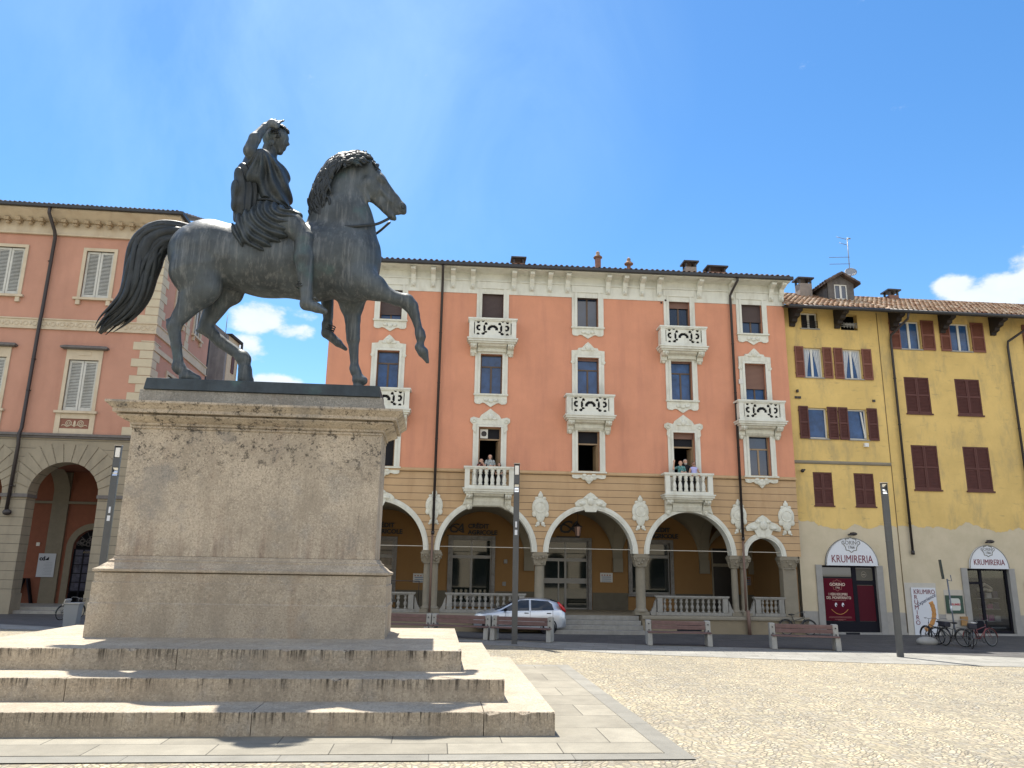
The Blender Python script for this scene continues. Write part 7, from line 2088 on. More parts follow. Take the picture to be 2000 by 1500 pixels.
# ---------------------------------------------------------------- benches
M_CONC = mat('pale_concrete', (0.34, 0.335, 0.31), 0.9, var=0.12, vscale=5, stain=(0.25, 0.24, 0.21), stain_amt=0.6, stain_size=4, bump=0.008)
M_PLANK = mat('weathered_reddish_plank', (0.135, 0.078, 0.072), 0.65, var=0.22, vscale=6, stain=(0.22, 0.16, 0.145), stain_amt=0.5, stain_scale=(0.3, 3, 3), stain_size=3)
def make_bench():
    t = empty('park_bench')
    for s in (0, 1):
        x = 0.0 if s == 0 else 1.98
        b = MB()
        b.taper(x, x+0.18, 0.08, 0.42, 0, x, x+0.18, 0.18, 0.42, 0.80)       # tall rear post, leaning back
        o = b.build('end_post', M_CONC, t, bevel=0.02)
        c = MB(); c.taper(x+0.01, x+0.17, -0.16, 0.02, 0, x+0.01, x+0.17, -0.10, 0.08, 0.40); c.box(x+0.02, x+0.16, 0.0, 0.12, 0.28, 0.385)
        c.build('front_leg', M_CONC, t, bevel=0.015)
        d = MB(); d.smooth = True
        for z in (0.48, 0.68): d.lathe([(0.022, 0), (0.022, 0.02)], 0, 0, 10)
        d.v = [(x+0.09+p[0], 0.145-0.02-p[2]+(0.02 if i >= len(d.v)//2 else 0), (0.68 if i >= len(d.v)//2 else 0.48)+p[1]) for i, p in enumerate(d.v)]
        d.build('bolt', M_DARKM, o)
    for k in range(3):
        b = MB(); y = -0.15+k*0.135; b.box(0.03+0.0, 2.13, y, y+0.115, 0.402, 0.445); b.build('seat_plank', M_PLANK, t, bevel=0.008)
    for k in range(2):
        b = MB(); z = 0.51+k*0.142; y = 0.125+k*0.012
        b.box(0.182, 1.978, y, y+0.045, z, z+0.13); b.build('back_plank', M_PLANK, t, bevel=0.008)
    return t
bench0 = make_bench()
BEN = [(-0.60, 27.93, -15.0, 'slatted bench crossed by the middle lamp post, rightmost of the joined row of three'), (-2.76, 28.44, -13.5, 'slatted bench in the middle of the joined row of three before the silver car'),
       (-4.90, 28.90, -12.0, 'slatted bench, leftmost of the joined row of three, half hidden by the pedestal'), (4.66, 26.98, -2.5, 'free-standing slatted bench in front of the portico balustrade'), (8.62, 26.38, -9.0, 'free-standing slatted bench in front of the maroon shop window')]
for i, (x, y, a, lb) in enumerate(BEN):
    o = bench0 if i == 0 else copy_tree(bench0)
    o.location = (x, y, 0.014); o.rotation_euler = (0, 0, R(a))
    tag(o, lb, 'bench', 'concrete and plank benches along the square')

# ---------------------------------------------------------------- lamp posts
M_POST = mat('grey_lamp_steel', (0.095, 0.10, 0.105), 0.45, metal=0.5, var=0.1, vscale=2)
M_DIFF = mat('white_lamp_diffuser', (0.75, 0.74, 0.70), 0.3)
M_MIRR = mat('lamp_mirror', (0.75, 0.78, 0.82), 0.08, metal=1.0)
def lamp(x, y, h, kind, label, rz=0.0, w=0.20):
    t = empty('street_lamp', (x, y, 0.01), R(rz), label, 'street lamp', 'steel lamp posts on the square')
    hw = w/2; d = 0.055; head = 0.62 if kind == 0 else 0.0
    b = MB()
    b.taper(-hw*0.95, hw*0.95, -d, d, 0, -hw, hw, -d, d, h-1.25); b.box(-hw-0.004, hw+0.004, -d-0.004, d+0.004, h-1.85, h-1.82)
    b.build('post', M_POST, t, bevel=0.006)
    # open head: two side plates with lamp parts between them
    for s in (-1, 1):
        p = MB(); p.box(s*hw-(0.02 if s > 0 else 0), s*hw+(0.02 if s < 0 else 0), -d, d, h-1.249, h-0.02); p.build('side_plate', M_POST, t)
    bk_ = MB(); bk_.box(-hw+0.021, hw-0.021, d-0.02, d-0.001, h-1.249, h-0.02); bk_.build('back_plate', M_POST, t)
    cp = MB(); cp.box(-hw-0.012, hw+0.012, -d-0.012, d+0.012, h-0.019, h); cp.build('cap', mat('lamp_cap', (0.5, 0.45, 0.38), 0.4), t)
    if kind == 0:
        q = MB(); q.box(-hw+0.03, hw-0.03, -d+0.01, d-0.025, h-0.40, h-0.085); q.build('diffuser', M_DIFF, t, bevel=0.01)
        q = MB(); q.box(-hw+0.021, hw-0.021, -d+0.002, d-0.021, h-0.72, h-0.42); q.box(-hw+0.021, hw-0.021, -d+0.002, d-0.021, h-1.249, h-1.01); q.build('front_plate', M_POST, t)
        z1 = h-0.74; z0 = h-1.0
    else:
        z1 = h-0.05; z0 = h-0.36
        q = MB(); q.box(-hw+0.021, hw-0.021, -d+0.002, d-0.021, h-1.249, z0-0.01); q.build('front_plate', M_POST, t)
    m_ = MB(); m_.add([(-hw+0.03, -d+0.005, z0), (hw-0.03, -d+0.005, z0), (hw-0.03, d-0.03, z0+0.15), (-hw+0.03, d-0.03, z0+0.15)], [(0, 1, 2, 3)]); m_.add([(-hw+0.03, d-0.03, z1-0.1), (hw-0.03, d-0.03, z1-0.1), (hw-0.03, -d+0.005, z1), (-hw+0.03, -d+0.005, z1)], [(0, 1, 2, 3)]); m_.build('mirror', M_MIRR, t)
    m_ = MB(); m_.box(-hw+0.04, hw-0.04, -d+0.02, d-0.04, z0+0.06, z0+0.10); m_.build('lamp_glass', M_DIFF, t)
    if kind == 0:
        st_ = MB(); st_.box(-0.03, 0.03, -d-0.006, -d-0.001, h-2.2, h-2.0); st_.box(-0.045, 0.045, -d-0.007, -d-0.001, h-2.45, h-2.28); st_.build('sticker', M_SIGNW, t)
    return t
lamp(0.22, 26.62, 5.98, 0, 'tall lamp post with a white head standing in front of the silver car', 0, 0.20)
lamp(11.90, 24.5, 5.27, 1, 'plain slim lamp post with a mirrored head in front of the yellow house', -4, 0.19)
lamp(-12.85, 25.0, 6.14, 0, 'lamp post with a white head rising behind the left edge of the pedestal', 10, 0.21)

# litter bin
bn_ = empty('litter_bin', (-16.45, 30.3, 0.01), R(8), 'pale grey litter bin at the left foot of the pedestal', 'bin')
b = MB(); b.taper(-0.22, 0.22, -0.20, 0.20, 0, -0.27, 0.27, -0.24, 0.24, 0.86); b.build('body', mat('pale_grey_bin', (0.19, 0.205, 0.22), 0.6), bn_, bevel=0.02)
b = MB(); b.box(-0.30, 0.30, -0.27, 0.27, 0.861, 0.90); b.prism_xz([(-0.32, 0.80), (-0.28, 0.80), (-0.20, 1.02), (-0.24, 1.04)][::-1], -0.27, 0.27); b.build('lid', M_CONC, bn_)

# ---------------------------------------------------------------- silver hatchback
def make_car():
    t = empty('parked_car', (0.40, 31.45, 0.016), R(3.0), 'silver five-door hatchback parked before the portico steps, facing left', 'car')
    S = 0.885
    # stations front -> rear: x, sill z, belt z, belt half width, roof z, roof half width, nose/hood top z
    st = [(-2.00, 0.36, 0.56, 0.50, 0.58, 0.44), (-1.96, 0.24, 0.66, 0.66, 0.70, 0.56), (-1.80, 0.20, 0.76, 0.76, 0.82, 0.62), (-1.45, 0.19, 0.82, 0.82, 0.93, 0.66), (-1.05, 0.19, 0.86, 0.835, 1.00, 0.68),
          (-0.80, 0.19, 0.88, 0.84, 1.07, 0.67), (-0.35, 0.19, 0.91, 0.845, 1.30, 0.60), (0.0, 0.19, 0.93, 0.845, 1.43, 0.575), (0.4, 0.19, 0.94, 0.845, 1.485, 0.57), (0.9, 0.19, 0.96, 0.845, 1.48, 0.565),
          (1.35, 0.20, 0.98, 0.84, 1.43, 0.555), (1.62, 0.21, 1.00, 0.82, 1.36, 0.54), (1.80, 0.23, 1.01, 0.79, 1.22, 0.55), (1.95, 0.26, 0.98, 0.74, 1.05, 0.58), (2.03, 0.32, 0.82, 0.68, 0.88, 0.56), (2.04, 0.40, 0.62, 0.62, 0.66, 0.54)]
    def section(s):
        x, zs, zb, wb, zr, wr = s
        zm = zs+(zb-zs)*0.5
        pts = [(0, zs), (wb*0.9, zs), (wb*0.985, zs+0.06), (wb*1.0, zm), (wb*0.985, zb-0.03), (wb*0.965, zb)]
        n = 5
        for k in range(1, n+1):
            f = k/n; pts.append((wb*0.965+(wr-wb*0.965)*f**0.9, zb+(zr-0.045-zb)*f))
        pts += [(wr*0.86, zr-0.012), (wr*0.5, zr+0.006), (0, zr+0.012)]
        return [(x*S, y*S, z*S) for y, z in pts]
    secs = [section(s) for s in st]; k = len(secs[0]); vs = []; fs = []; mi = []
    for sd in (-1, 1):
        base = len(vs)
        for q in secs: vs += [(x, y*sd, z) for x, y, z in q]
        for i in range(len(secs)-1):
            for j in range(k-1):
                f = (base+i*k+j, base+i*k+j+1, base+(i+1)*k+j+1, base+(i+1)*k+j)
                fs.append(f if sd < 0 else f[::-1])
    b = MB(); b.smooth = True; b.add(vs, fs)
    f0 = [tuple(range(k))+tuple(range(2*k*8-1, 0, -1))[:0]]
    b.add([secs[0][j] for j in range(k)]+[(x, -y, z) for x, y, z in secs[0]], [tuple(range(k))+tuple(range(2*k-1, k-1, -1))]); b.add([secs[-1][j] for j in range(k)]+[(x, -y, z) for x, y, z in secs[-1]], [tuple(range(k-1, -1, -1))+tuple(range(k, 2*k))])
    M_PAINT = mat('silver_car_paint', (0.50, 0.54, 0.60), 0.28, metal=0.55, coat=1.0)
    body = b.build('body', M_PAINT, t, auto=42)
    M_CG = mat('car_window_glass', (0.008, 0.018, 0.035), 0.06, spec=0.4)
    def side_y(x, z, off):
        for i in range(len(st)-1):
            if st[i][0] <= x <= st[i+1][0]:
                f = (x-st[i][0])/(st[i+1][0]-st[i][0]); s = [st[i][q]*(1-f)+st[i+1][q]*f for q in range(6)]
                x_, zs, zb, wb, zr, wr = s
                if z <= zb: return wb*0.985+off
                g = min(max((z-zb)/(zr-0.045-zb), 0), 1)
                return wb*0.965+(wr-wb*0.965)*g**0.9+off
        return 0.6
    for sd in (-1, 1):
        for poly in ([(-0.86, 0.935), (-0.28, 0.95), (-0.28, 1.235)], [(-0.24, 0.95), (0.42, 0.965), (0.42, 1.405), (0.05, 1.385), (-0.24, 1.255)], [(0.50, 0.967), (1.50, 1.00), (1.42, 1.24), (1.25, 1.36), (0.50, 1.405)]):
            # panel follows the body side
            g = MB(); xs = sorted(set([p[0] for p in poly]+[min(p[0] for p in poly)+(max(p[0] for p in poly)-min(p[0] for p in poly))*q/6 for q in range(7)]))
            def zr_(x):
                zz = []
                for (a, b2) in zip(poly, poly[1:]+poly[:1]):
                    if min(a[0], b2[0])-1e-9 <= x <= max(a[0], b2[0])+1e-9 and abs(a[0]-b2[0]) > 1e-6: zz.append(a[1]+(b2[1]-a[1])*(x-a[0])/(b2[0]-a[0]))
                    elif abs(a[0]-b2[0]) <= 1e-6 and abs(a[0]-x) < 1e-6: zz += [a[1], b2[1]]
                return min(zz), max(zz)
            for xa, xb in zip(xs[:-1], xs[1:]):
                (a0, a1), (b0, b1) = zr_(xa), zr_(xb)
                for q in range(4):
                    f0_, f1_ = q/4, (q+1)/4
                    P = [(xa, a0+(a1-a0)*f0_), (xb, b0+(b1-b0)*f0_), (xb, b0+(b1-b0)*f1_), (xa, a0+(a1-a0)*f1_)]
                    V_ = [(x*S, sd*side_y(x, z, 0.012)*S, z*S) for x, z in P]
                    g.add(V_ if sd < 0 else V_[::-1], [(0, 1, 2, 3)])
            g.smooth = True; g.build('side_window', M_CG, t)
        ln_ = MB()
        for x, z0, z1 in ((0.46, 0.30, 1.40), (-0.62, 0.32, 0.92), (1.45, 0.62, 0.98)):
            n = 9
            pts = [(x*S, sd*side_y(x, z0+(z1-z0)*q/n, 0.004)*S, (z0+(z1-z0)*q/n)*S) for q in range(n+1)]
            ln_.tube(pts, 0.006, 4)
        pts = [(x*S, sd*side_y(x, 0.34, 0.006)*S, 0.34*S) for x in [-1.0+0.2*q for q in range(11)]]; ln_.tube(pts, 0.012, 5)
        ln_.build('door_seam', M_BLKF, body)
        for x in (0.30, 1.28):
            h = MB(); y = sd*side_y(x, 0.86, 0.015)*S; h.box((x-0.09)*S, (x+0.09)*S, y-0.012, y+0.012, 0.845*S, 0.88*S); h.build('door_handle', M_BLKF, t, bevel=0.004)
        m_ = MB(); m_.smooth = True; y = sd*(0.93)*S; m_.ball((-0.62*S, y, 1.0*S), 0.085, 12, 0.8, 1.1, 0.75); m_.tube([(-0.66*S, sd*0.82*S, 0.95*S), (-0.62*S, y, 0.97*S)], 0.03, 6); m_.build('wing_mirror', M_BLKF, t)
        hl = MB(); hl.smooth = True; hl.ball((-1.72*S, sd*0.66*S, 0.735*S), 0.13, 14, 1.55, 0.55, 0.62); hl.build('headlight', mat('headlight_glass', (0.55, 0.6, 0.62), 0.12, metal=0.3), t)
        tl = MB(); tl.smooth = True; tl.tube([(1.68*S, sd*0.70*S, 1.33*S), (1.80*S, sd*0.73*S, 1.18*S), (1.93*S, sd*0.72*S, 1.02*S), (2.0*S, sd*0.68*S, 0.92*S)], [0.03, 0.065, 0.075, 0.04], 8); tl.build('tail_light', mat('red_tail_light', (0.5, 0.012, 0.015), 0.2, coat=0.5), t)
        for x in (-1.25, 1.26):
            a = MB(); a.smooth = True; y = sd*0.845*S
            a.ring((x*S, sd*0.80*S, 0.31*S), (0, 1, 0), 0.335*S, 0.035, 28, 6); a.build('wheel_arch', M_BLKF, body)
            wz = 0.31*S
            w_ = MB(); w_.smooth = True; w_.ring((x*S, sd*0.76*S, wz), (0, 1, 0), 0.225*S, 0.088*S, 30, 10); wo = w_.build('wheel', mat('tyre_rubber', (0.012, 0.012, 0.013), 0.8), t)
            r_ = MB(); r_.smooth = False
            r_.ring((x*S, sd*0.815*S, wz), (0, 1, 0), 0.185*S, 0.012, 26, 6); r_.ring((x*S, sd*0.82*S, wz), (0, 1, 0), 0.03*S, 0.02, 12, 6)
            for q in range(10):
                an_ = 2*math.pi*q/10; r_.tube([(x*S, sd*0.825*S, wz), (x*S+0.185*S*math.cos(an_), sd*0.818*S, wz+0.185*S*math.sin(an_))], 0.011, 5)
            r_.build('rim', mat('wheel_rim_silver', (0.6, 0.62, 0.64), 0.3, metal=0.8), wo)
    # windscreen and rear window
    for nm, i0, i1 in (('windscreen', 4, 7), ('rear_window', 10, 13)):
        g = MB(); g.smooth = True
        for i in range(i0, i1):
            for sd in (-1, 1):
                A, B = secs[i], secs[i+1]
                for j in range(k-4, k-1):
                    V_ = [A[j], A[j+1], B[j+1], B[j]]; V_ = [(x+(-0.008 if nm == 'windscreen' else 0.010), y*sd*0.97, z+0.008) for x, y, z in V_]
                    g.add(V_ if sd < 0 else V_[::-1], [(0, 1, 2, 3)])
        g.build(nm, M_CG, t)
    g = MB(); g.box(-2.03*S, -1.98*S, -0.35*S, 0.35*S, 0.32*S, 0.44*S); g.build('grille', M_BLKF, t)
    g = MB(); g.box(2.045*S, 2.06*S, -0.24*S, 0.24*S, 0.60*S, 0.71*S); g.build('number_plate', M_SIGNW, t)
    return t
make_car()

# ---------------------------------------------------------------- bicycles
def make_bike(name, loc, rz, label, col, basket=False, saddle_col=(0.02, 0.02, 0.02), lean=4, sc=0.9, tyre=(0.015, 0.015, 0.015), bag=False, steer=0, group='bicycles parked at the house fronts'):
    t = empty(name, loc, R(rz), label, 'bicycle', group)
    t.rotation_euler = (R(lean), 0, R(rz)); t.scale = (sc, sc, sc)
    M_F = mat('bike_paint', col, 0.35, coat=0.5); M_T = mat('bike_tyre', tyre, 0.8)
    r = 0.335
    def wheel(x):
        w_ = MB(); w_.smooth = True; w_.ring((x, 0, r), (0, 1, 0), r-0.018, 0.019, 36, 7); o = w_.build('wheel', M_T, t)
        s = MB(); s.ring((x, 0, r), (0, 1, 0), r-0.045, 0.009, 30, 5)
        for q in range(18):
            a = 2*math.pi*q/18; s.tube([(x, 0.02*(-1)**q, r), (x+(r-0.045)*math.cos(a), 0, r+(r-0.045)*math.sin(a))], 0.0022, 3)
        s.ring((x, 0, r), (0, 1, 0), 0.02, 0.018, 12, 6); s.build('rim', M_ALU, o)
        f = MB(); f.smooth = True; f.ring((x, 0, r), (0, 1, 0), r+0.02, 0.014, 20, 5, a0=math.pi*0.0, a1=math.pi*1.0)
        # keep the mudguard above the wheel
        f.v = [(p[0], p[1]*1.8, p[2] if p[2] >= r-0.03 else 2*r-p[2]) for p in f.v]
        f.build('mudguard', M_F, t)
    wheel(-0.53); wheel(0.53)
    f = MB(); f.smooth = True
    bbk = (0.0-0.05, 0, 0.29); hd = (0.36, 0, 0.78); hd2 = (0.38, 0, 0.66); seat = (-0.20, 0, 0.76); rear = (-0.53, 0, r)
    for a, b, w_ in ((bbk, (0.375, 0, 0.70), 0.017), (bbk, seat, 0.016), ((-0.17, 0, 0.62), (0.37, 0, 0.76), 0.014), (hd, (0.345, 0, 0.84), 0.018), (hd2, (0.40, 0, 0.62), 0.018)): f.tube([a, b], w_, 8)
    for s in (-0.05, 0.05): f.tube([(bbk[0], s*0.6, bbk[2]), (rear[0], s, rear[2])], 0.009, 6); f.tube([(seat[0], s*0.5, 0.70), (rear[0], s, rear[2])], 0.009, 6); f.tube([(0.40, s*0.7, 0.66), (0.46, s, 0.45), (0.53, s, r)], 0.011, 6)
    f.build('frame', M_F, t)
    h = MB(); h.smooth = True; h.tube([(0.345, 0, 0.82), (0.335, 0, 0.97)], 0.012, 6)
    h.tube([(0.16, -0.29, 0.96), (0.24, -0.27, 1.0), (0.34, -0.14, 1.0), (0.36, 0, 0.97), (0.34, 0.14, 1.0), (0.24, 0.27, 1.0), (0.16, 0.29, 0.96)], 0.012, 6); h.build('handlebar', M_ALU, t)
    s = MB(); s.smooth = True; s.ball((-0.25, 0, 0.885), 0.12, 12, 1.1, 0.62, 0.34); s.ball((-0.14, 0, 0.885), 0.06, 10, 1.3, 0.5, 0.4); s.tube([(-0.20, 0, 0.74), (-0.225, 0, 0.87)], 0.012, 6); s.build('saddle', mat('saddle_vinyl', saddle_col, 0.6), t)
    p = MB(); p.smooth = True; p.ring((-0.05, -0.03, 0.29), (0, 1, 0), 0.085, 0.008, 20, 5); p.tube([(-0.05, -0.05, 0.29), (0.05, -0.06, 0.16)], 0.009, 6); p.tube([(-0.05, 0.05, 0.29), (-0.15, 0.06, 0.42)], 0.009, 6); p.box(0.0, 0.10, -0.15, -0.06, 0.15, 0.17); p.box(-0.20, -0.10, 0.06, 0.15, 0.41, 0.43)
    p.tube([(-0.05, -0.035, 0.375), (-0.53, -0.035, r+0.035)], 0.004, 4); p.tube([(-0.05, -0.035, 0.205), (-0.53, -0.035, r-0.035)], 0.004, 4); p.build('crank_and_chain', M_DARKM, t)
    k = MB(); k.smooth = True; 
    for s_ in (-0.05, 0.05): k.tube([(-0.28, s_, 0.71), (-0.75, s_, 0.71)], 0.006, 5); k.tube([(-0.66, s_, 0.71), (-0.53, s_, r)], 0.005, 5)
    for x in (-0.35, -0.5, -0.65, -0.75): k.tube([(x, -0.06, 0.71), (x, 0.06, 0.71)], 0.005, 5)
    k.tube([(-0.1, 0.06, 0.27), (-0.16, 0.14, 0.0)], 0.008, 5); k.build('carrier', M_ALU, t)
    if basket:
        q = MB(); 
        for zz in (0.72, 0.80, 0.88, 0.96):
            e = 0.11+0.03*(zz-0.72)/0.24
            q.tube([(0.50-e, -0.15, zz), (0.50+e, -0.15, zz), (0.50+e, 0.15, zz), (0.50-e, 0.15, zz), (0.50-e, -0.15, zz)], 0.006, 4)
        for a in range(7):
            q.tube([(0.39+0.036*a, -0.15, 0.72), (0.375+0.041*a, -0.155, 0.97)], 0.004, 3); q.tube([(0.39+0.036*a, 0.15, 0.72), (0.375+0.041*a, 0.155, 0.97)], 0.004, 3)
        q.box(0.39, 0.61, -0.15, 0.15, 0.715, 0.722); q.build('basket', M_DARKM, t)
    if bag:
        q = MB(); q.box(-0.74, -0.34, -0.14, 0.14, 0.72, 0.92); q.build('carrier_bag', mat('dark_bag', (0.02, 0.02, 0.03), 0.7), t, bevel=0.04)
    return t
make_bike('bicycle', (15.75, 28.6, 0.016), 122, 'dark bicycle with high handlebar at the left of the group beside the banner', (0.02, 0.025, 0.03), lean=-6)
make_bike('bicycle', (16.05, 28.0, 0.016), 68, 'black bicycle turned towards the viewer in the middle of the group by the shop door', (0.015, 0.015, 0.02), bag=True, lean=5)
make_bike('bicycle', (16.75, 28.45, 0.016), 18, 'dark red bicycle with a pale saddle in front of the glazed shop door', (0.18, 0.02, 0.02), saddle_col=(0.5, 0.48, 0.44), lean=-5)
make_bike('bicycle', (11.65, 32.2, 0.016), 4, 'old black bicycle leaning on the house wall behind the right bench', (0.015, 0.014, 0.014), lean=-8)
make_bike('bicycle', (-18.75, 34.3, 0.016), 75, 'dark bicycle with a basket left of the litter bin by the old arcade', (0.015, 0.03, 0.025), basket=True, lean=6)
make_bike('bicycle', (15.45, 29.1, 0.016), 100, 'dark bicycle seen end-on behind the others beside the white banner', (0.02, 0.02, 0.03), lean=4, bag=True)
make_bike('bicycle', (-17.9, 34.7, 0.016), 118, 'black bicycle half hidden behind the litter bin', (0.012, 0.012, 0.015), lean=-6)
rk = empty('rounded_kerb_stone', (15.05, 28.9, 0.0), 0, 'small rounded pale stone on the paving beside the bicycles', 'stone')
b = MB(); b.smooth = True; b.ball((0, 0, 0.12), 0.28, 16, 1.35, 0.9, 0.62); b.build('stone', M_CONC, rk)

# sign post seen edge-on, folding board
sp_ = empty('sign_post', (17.55, 31.6, 0.01), R(-22), 'thin leaning sign post with a dark sign seen edge-on before the pale wall', 'sign')
b = MB(); b.smooth = True; b.tube([(0.05, 0, 0), (-0.03, 0, 2.3)], 0.028, 8); b.tube([(-0.03, 0, 2.25), (0.12, 0, 2.22), (0.10, 0, 2.45)], 0.02, 6); b.build('pole', mat('blue_grey_pole', (0.13, 0.15, 0.19), 0.5), sp_)
b = MB(xf=Matrix.Rotation(R(-4), 4, 'Y')); b.box(-0.035, 0.02, -0.22, 0.22, 2.30, 3.05); b.build('sign_plate', mat('dark_green_sign', (0.02, 0.035, 0.035), 0.5), sp_)
b = MB(); b.smooth = True; b.lathe([(0.034, 0), (0.034, 0.22)], -0.0, 0, 10, 1.05); b.build('sticker', M_SIGNW, sp_)
afr = empty('folding_board', (-25.15, 41.45, 0.30), R(12), 'dark folding pavement board standing under the old arcade', 'board')
for s, nm in ((-1, 'board_panel'), (1, 'board_panel')):
    b = MB(); b.prism_xz([(s*0.10-0.03, 1.25), (s*0.10+0.03, 1.25), (s*0.42+0.03, 0.0), (s*0.42-0.03, 0.0)][::(1 if s < 0 else 1)], -0.35, 0.35); b.build(nm, M_BLKF, afr)

# ---------------------------------------------------------------- people on the two balconies
def person(loc, rz, h, label, skin, top, bottom, hair_c, arms='down', hair='short', extra=None, sleeves='short', top_pat=None, kid=False):
    t = empty('person', loc, R(rz), label, 'person', 'people on the balconies')
    k = h/1.70; hs = 1.18 if kid else 1.0
    def Q(a, r0, b, r1, sy=1.0): return (a[0]*k, a[1]*k, a[2]*k, r0*k, b[0]*k, b[1]*k, b[2]*k, r1*k, sy)
    # faces -y
    P_ = []
    hz = 1.58
    P_ += [Q((0, 0, hz+0.02), 0.088*hs, (0, -0.01, hz+0.03), 0.09*hs), Q((0, -0.03, hz-0.05), 0.062*hs, (0, -0.05, hz-0.075), 0.05*hs), Q((0, -0.095*hs, hz-0.005), 0.014, (0, -0.108*hs, hz-0.028), 0.013),
           Q((-0.088*hs, 0.0, hz), 0.018, (-0.09*hs, 0, hz-0.02), 0.014), Q((0.088*hs, 0.0, hz), 0.018, (0.09*hs, 0, hz-0.02), 0.014), Q((-0.02, -0.092*hs, hz-0.055), 0.011, (0.02, -0.092*hs, hz-0.055), 0.011),
           Q((0, 0.01, hz-0.06), 0.055, (0, 0.02, hz-0.18), 0.058), Q((0, 0.02, 1.36), 0.12, (0, 0.02, 1.18), 0.115, 0.8), Q((-0.12, 0.02, 1.38), 0.06, (0.12, 0.02, 1.38), 0.06), Q((0, 0.02, 1.18), 0.115, (0, 0.02, 0.96), 0.135, 0.85),
           Q((0, 0.02, 0.96), 0.14, (0, 0.02, 0.90), 0.13, 0.9)]
    for s in (-1, 1): P_ += [Q((s*0.09, 0.02, 0.90), 0.09, (s*0.10, 0.0, 0.50), 0.058), Q((s*0.10, 0.0, 0.50), 0.056, (s*0.105, 0.03, 0.10), 0.038), Q((s*0.105, 0.03, 0.06), 0.04, (s*0.11, -0.12, 0.035), 0.032)]
    def arm(s, el, wr):
        sh_ = (s*0.17, 0.02, 1.37)
        out = [Q(sh_, 0.052, el, 0.040), Q(el, 0.040, wr, 0.027)]
        d = (Vector(wr)-Vector(el)).normalized(); p = Vector(wr)+d*0.05
        out.append(Q(wr, 0.027, tuple(p), 0.034, 0.8))
        sd_ = d.cross(Vector((0, 1, 0))); sd_ = sd_.normalized() if sd_.length > 0.1 else Vector((1, 0, 0))
        for q, (off, ln) in enumerate(((-0.028, 0.055), (-0.010, 0.068), (0.010, 0.064), (0.028, 0.05))):
            a = p+sd_*off+d*0.02; b_ = a+d*ln+Vector((0, -0.012, 0)); out.append(Q(tuple(a), 0.0105, tuple(b_), 0.0085))
        a = p+sd_*(-0.03*s)-d*0.01; out.append(Q(tuple(a), 0.012, tuple(a+sd_*(-0.035*s)+d*0.03), 0.009))
        return out
    A = {'down': ((0.24, 0.03, 1.10), (0.20, -0.10, 0.90)), 'rail': ((0.25, -0.06, 1.14), (0.19, -0.26, 1.02)), 'belly': ((0.25, 0.0, 1.12), (0.06, -0.16, 1.13)), 'wave': ((0.36, -0.02, 1.30), (0.33, -0.08, 1.60)), 'chin': ((0.20, -0.10, 1.16), (0.10, -0.16, 1.38))}
    la, ra = arms if isinstance(arms, tuple) else (arms, arms)
    for s, a in ((-1, la), (1, ra)):
        el, wr = A[a]; P_ += arm(s, (s*el[0], el[1], el[2]), (s*wr[0], wr[1], wr[2]))
    body = net_object('body', P_, skin, t, vox=0.0135*max(k, 0.75), k=0.03*k, relax=1)
    T = [Q((0, 0.02, 1.36), 0.133, (0, 0.02, 1.18), 0.128, 0.85), Q((-0.13, 0.02, 1.375), 0.070, (0.13, 0.02, 1.375), 0.070), Q((0, 0.02, 1.18), 0.128, (0, 0.02, 0.95), 0.152, 0.88)]
    if sleeves != 'none':
        for s, a in ((-1, la), (1, ra)):
            el, wr = A[a]; e2 = Vector((s*el[0], el[1], el[2])); s0 = Vector((s*0.17, 0.02, 1.37)); f = 0.62 if sleeves == 'short' else 1.0
            e3 = s0.lerp(e2, f); T.append(Q(tuple(s0), 0.066, tuple(e3), 0.055))
            if sleeves == 'long': T.append(Q(tuple(e2), 0.054, (s*wr[0], wr[1], wr[2]), 0.040))
    net_object('top', T, top, body, vox=0.016*max(k, 0.75), k=0.04*k, relax=1)
    B_ = [Q((0, 0.02, 0.97), 0.148, (0, 0.02, 0.88), 0.15, 0.9)]
    for s in (-1, 1): B_ += [Q((s*0.09, 0.02, 0.90), 0.10, (s*0.10, 0.0, 0.50), 0.072), Q((s*0.10, 0.0, 0.50), 0.070, (s*0.105, 0.03, 0.14), 0.055)]
    net_object('trousers', B_, bottom, body, vox=0.02, k=0.04*k, relax=1)
    Hh = [Q((0, 0.015, hz+0.045), 0.096*hs, (0, 0.03, hz+0.02), 0.095*hs)]
    if hair == 'long': Hh += [Q((0, 0.05, hz), 0.095, (0, 0.07, 1.38), 0.085), Q((-0.085, 0.0, hz+0.02), 0.035, (-0.10, -0.03, 1.36), 0.035), Q((0.085, 0.0, hz+0.02), 0.035, (0.10, -0.03, 1.36), 0.035)]
    if hair == 'bun': Hh += [Q((0, 0.09, hz+0.06), 0.05, (0, 0.10, hz+0.05), 0.05)]
    hm = mat('hair', hair_c, 0.8, var=0.3, vscale=30)
    sub = [Q((0, -0.13, hz-0.05), 0.10*hs, (0, -0.13, hz+0.015), 0.075*hs)]
    net_object('hair', Hh, hm, body, vox=0.014, k=0.03*k, sub=sub, relax=1)
    ey = MB(); ey.smooth = True
    for s in (-1, 1): ey.ball((s*0.034*k*hs, -0.088*hs*k, (hz+0.012)*k), 0.011*k, 8)
    ey.build('eyes', M_BLKF, body)
    if extra == 'sunglasses':
        g = MB(); g.box(-0.075*k, -0.012*k, -0.108*k, -0.098*k, (hz-0.008)*k, (hz+0.032)*k); g.box(0.012*k, 0.075*k, -0.108*k, -0.098*k, (hz-0.008)*k, (hz+0.032)*k); g.box(-0.013*k, 0.013*k, -0.106*k, -0.10*k, (hz+0.015)*k, (hz+0.027)*k); g.build('sunglasses', M_BLKF, body)
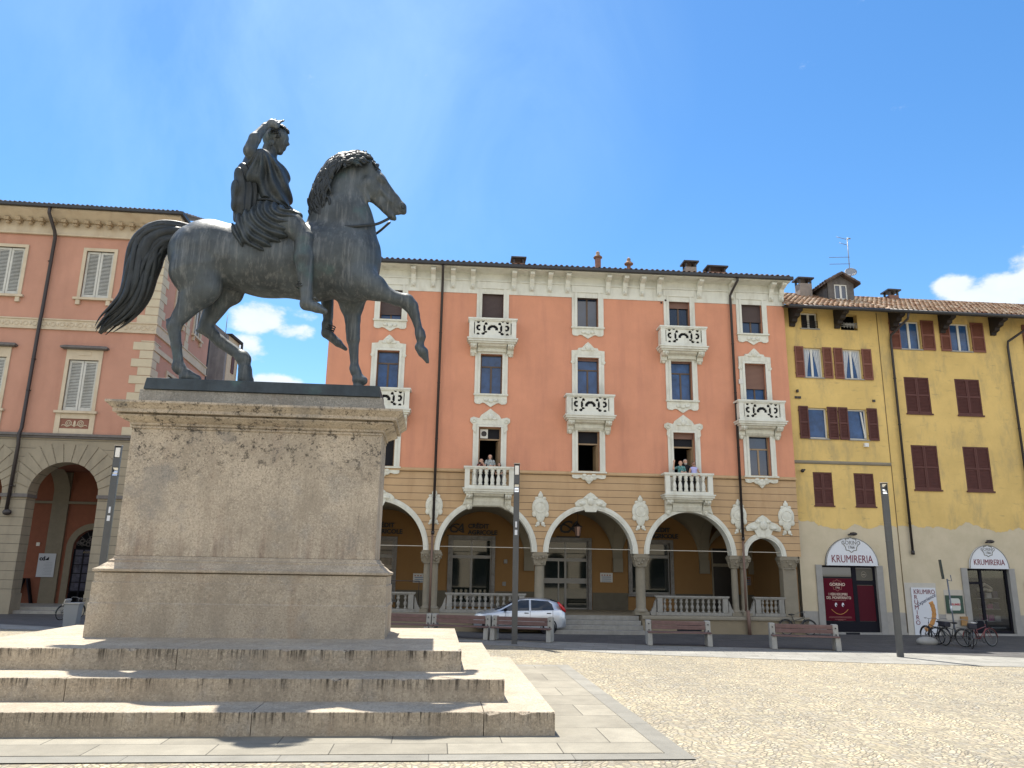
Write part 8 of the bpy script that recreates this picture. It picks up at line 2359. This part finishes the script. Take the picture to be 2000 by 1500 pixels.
    if extra == 'beard':
        net_object('beard', [Q((-0.05, -0.055, hz-0.07), 0.035, (0, -0.075, hz-0.10), 0.04), Q((0.05, -0.055, hz-0.07), 0.035, (0, -0.075, hz-0.10), 0.04)], mat('grey_beard', (0.35, 0.33, 0.30), 0.9), body, vox=0.014, k=0.03)
    if extra == 'phone':
        g = MB(); g.box(-0.14*k, -0.06*k, -0.235*k, -0.225*k, 1.38*k, 1.50*k); g.build('phone', M_BLKF, t)
    return t
SK1 = mat('light_skin', (0.52, 0.31, 0.22), 0.6); SK2 = mat('tanned_skin', (0.40, 0.22, 0.15), 0.6)
DKT = mat('dark_trousers', (0.02, 0.022, 0.03), 0.9)
BLK = mat('black_shirt', (0.012, 0.012, 0.016), 0.85); TEAL = mat('teal_patterned_blouse', (0.05, 0.17, 0.17), 0.8, var=0.9, vscale=14, stain=(0.35, 0.42, 0.40), stain_amt=0.8, stain_scale=(1, 1, 1), stain_size=12)
LAV = mat('lavender_top', (0.42, 0.42, 0.72), 0.8, var=0.15); GRYS = mat('grey_white_print_shirt', (0.30, 0.33, 0.33), 0.85, var=0.6, vscale=12, stain=(0.10, 0.16, 0.2), stain_amt=0.8, stain_scale=(1, 1, 1), stain_size=9)
REDT = mat('dark_red_top', (0.14, 0.03, 0.03), 0.85, var=0.3); GRN = mat('grey_green_top', (0.16, 0.18, 0.13), 0.85)
def on_balcony(u, y, z):
    c, s = math.cos(ORZ), math.sin(ORZ)
    return (OO[0]+u*c-y*s, OO[1]+u*s+y*c, z)
person(on_balcony(-2.52, -0.30, 5.47), 0, 1.46, 'woman in a teal patterned blouse waving her raised arm on the right balcony', SK1, TEAL, DKT, (0.16, 0.05, 0.03), arms=('wave', 'belly'))
person(on_balcony(-2.26, -0.12, 5.47), 0, 1.55, 'bearded man in black standing between the two women on the right balcony', SK1, BLK, DKT, (0.28, 0.26, 0.24), arms='down', extra='beard')
person(on_balcony(-1.96, -0.32, 5.47), 0, 1.42, 'woman in sunglasses and a lavender top on the right balcony', SK2, LAV, DKT, (0.06, 0.035, 0.025), arms='rail', hair='bun', sleeves='none', extra='sunglasses')
person(on_balcony(-10.50, -0.30, 5.53), 4, 1.45, 'woman with long dark hair and a grey printed shirt on the left balcony', SK1, GRYS, DKT, (0.03, 0.018, 0.015), arms=('rail', 'belly'), hair='long')
person(on_balcony(-10.86, -0.28, 5.53), 10, 1.26, 'child in dark red with hands at the face on the left balcony', SK1, REDT, DKT, (0.06, 0.02, 0.02), arms=('chin', 'chin'), kid=True, extra='phone')
person(on_balcony(-10.12, -0.34, 5.53), -6, 1.10, 'small dark-haired child peeping over the rail of the left balcony', SK2, GRN, DKT, (0.02, 0.014, 0.012), arms='rail', hair='long', kid=True)
# potted plant beside the left balcony rail
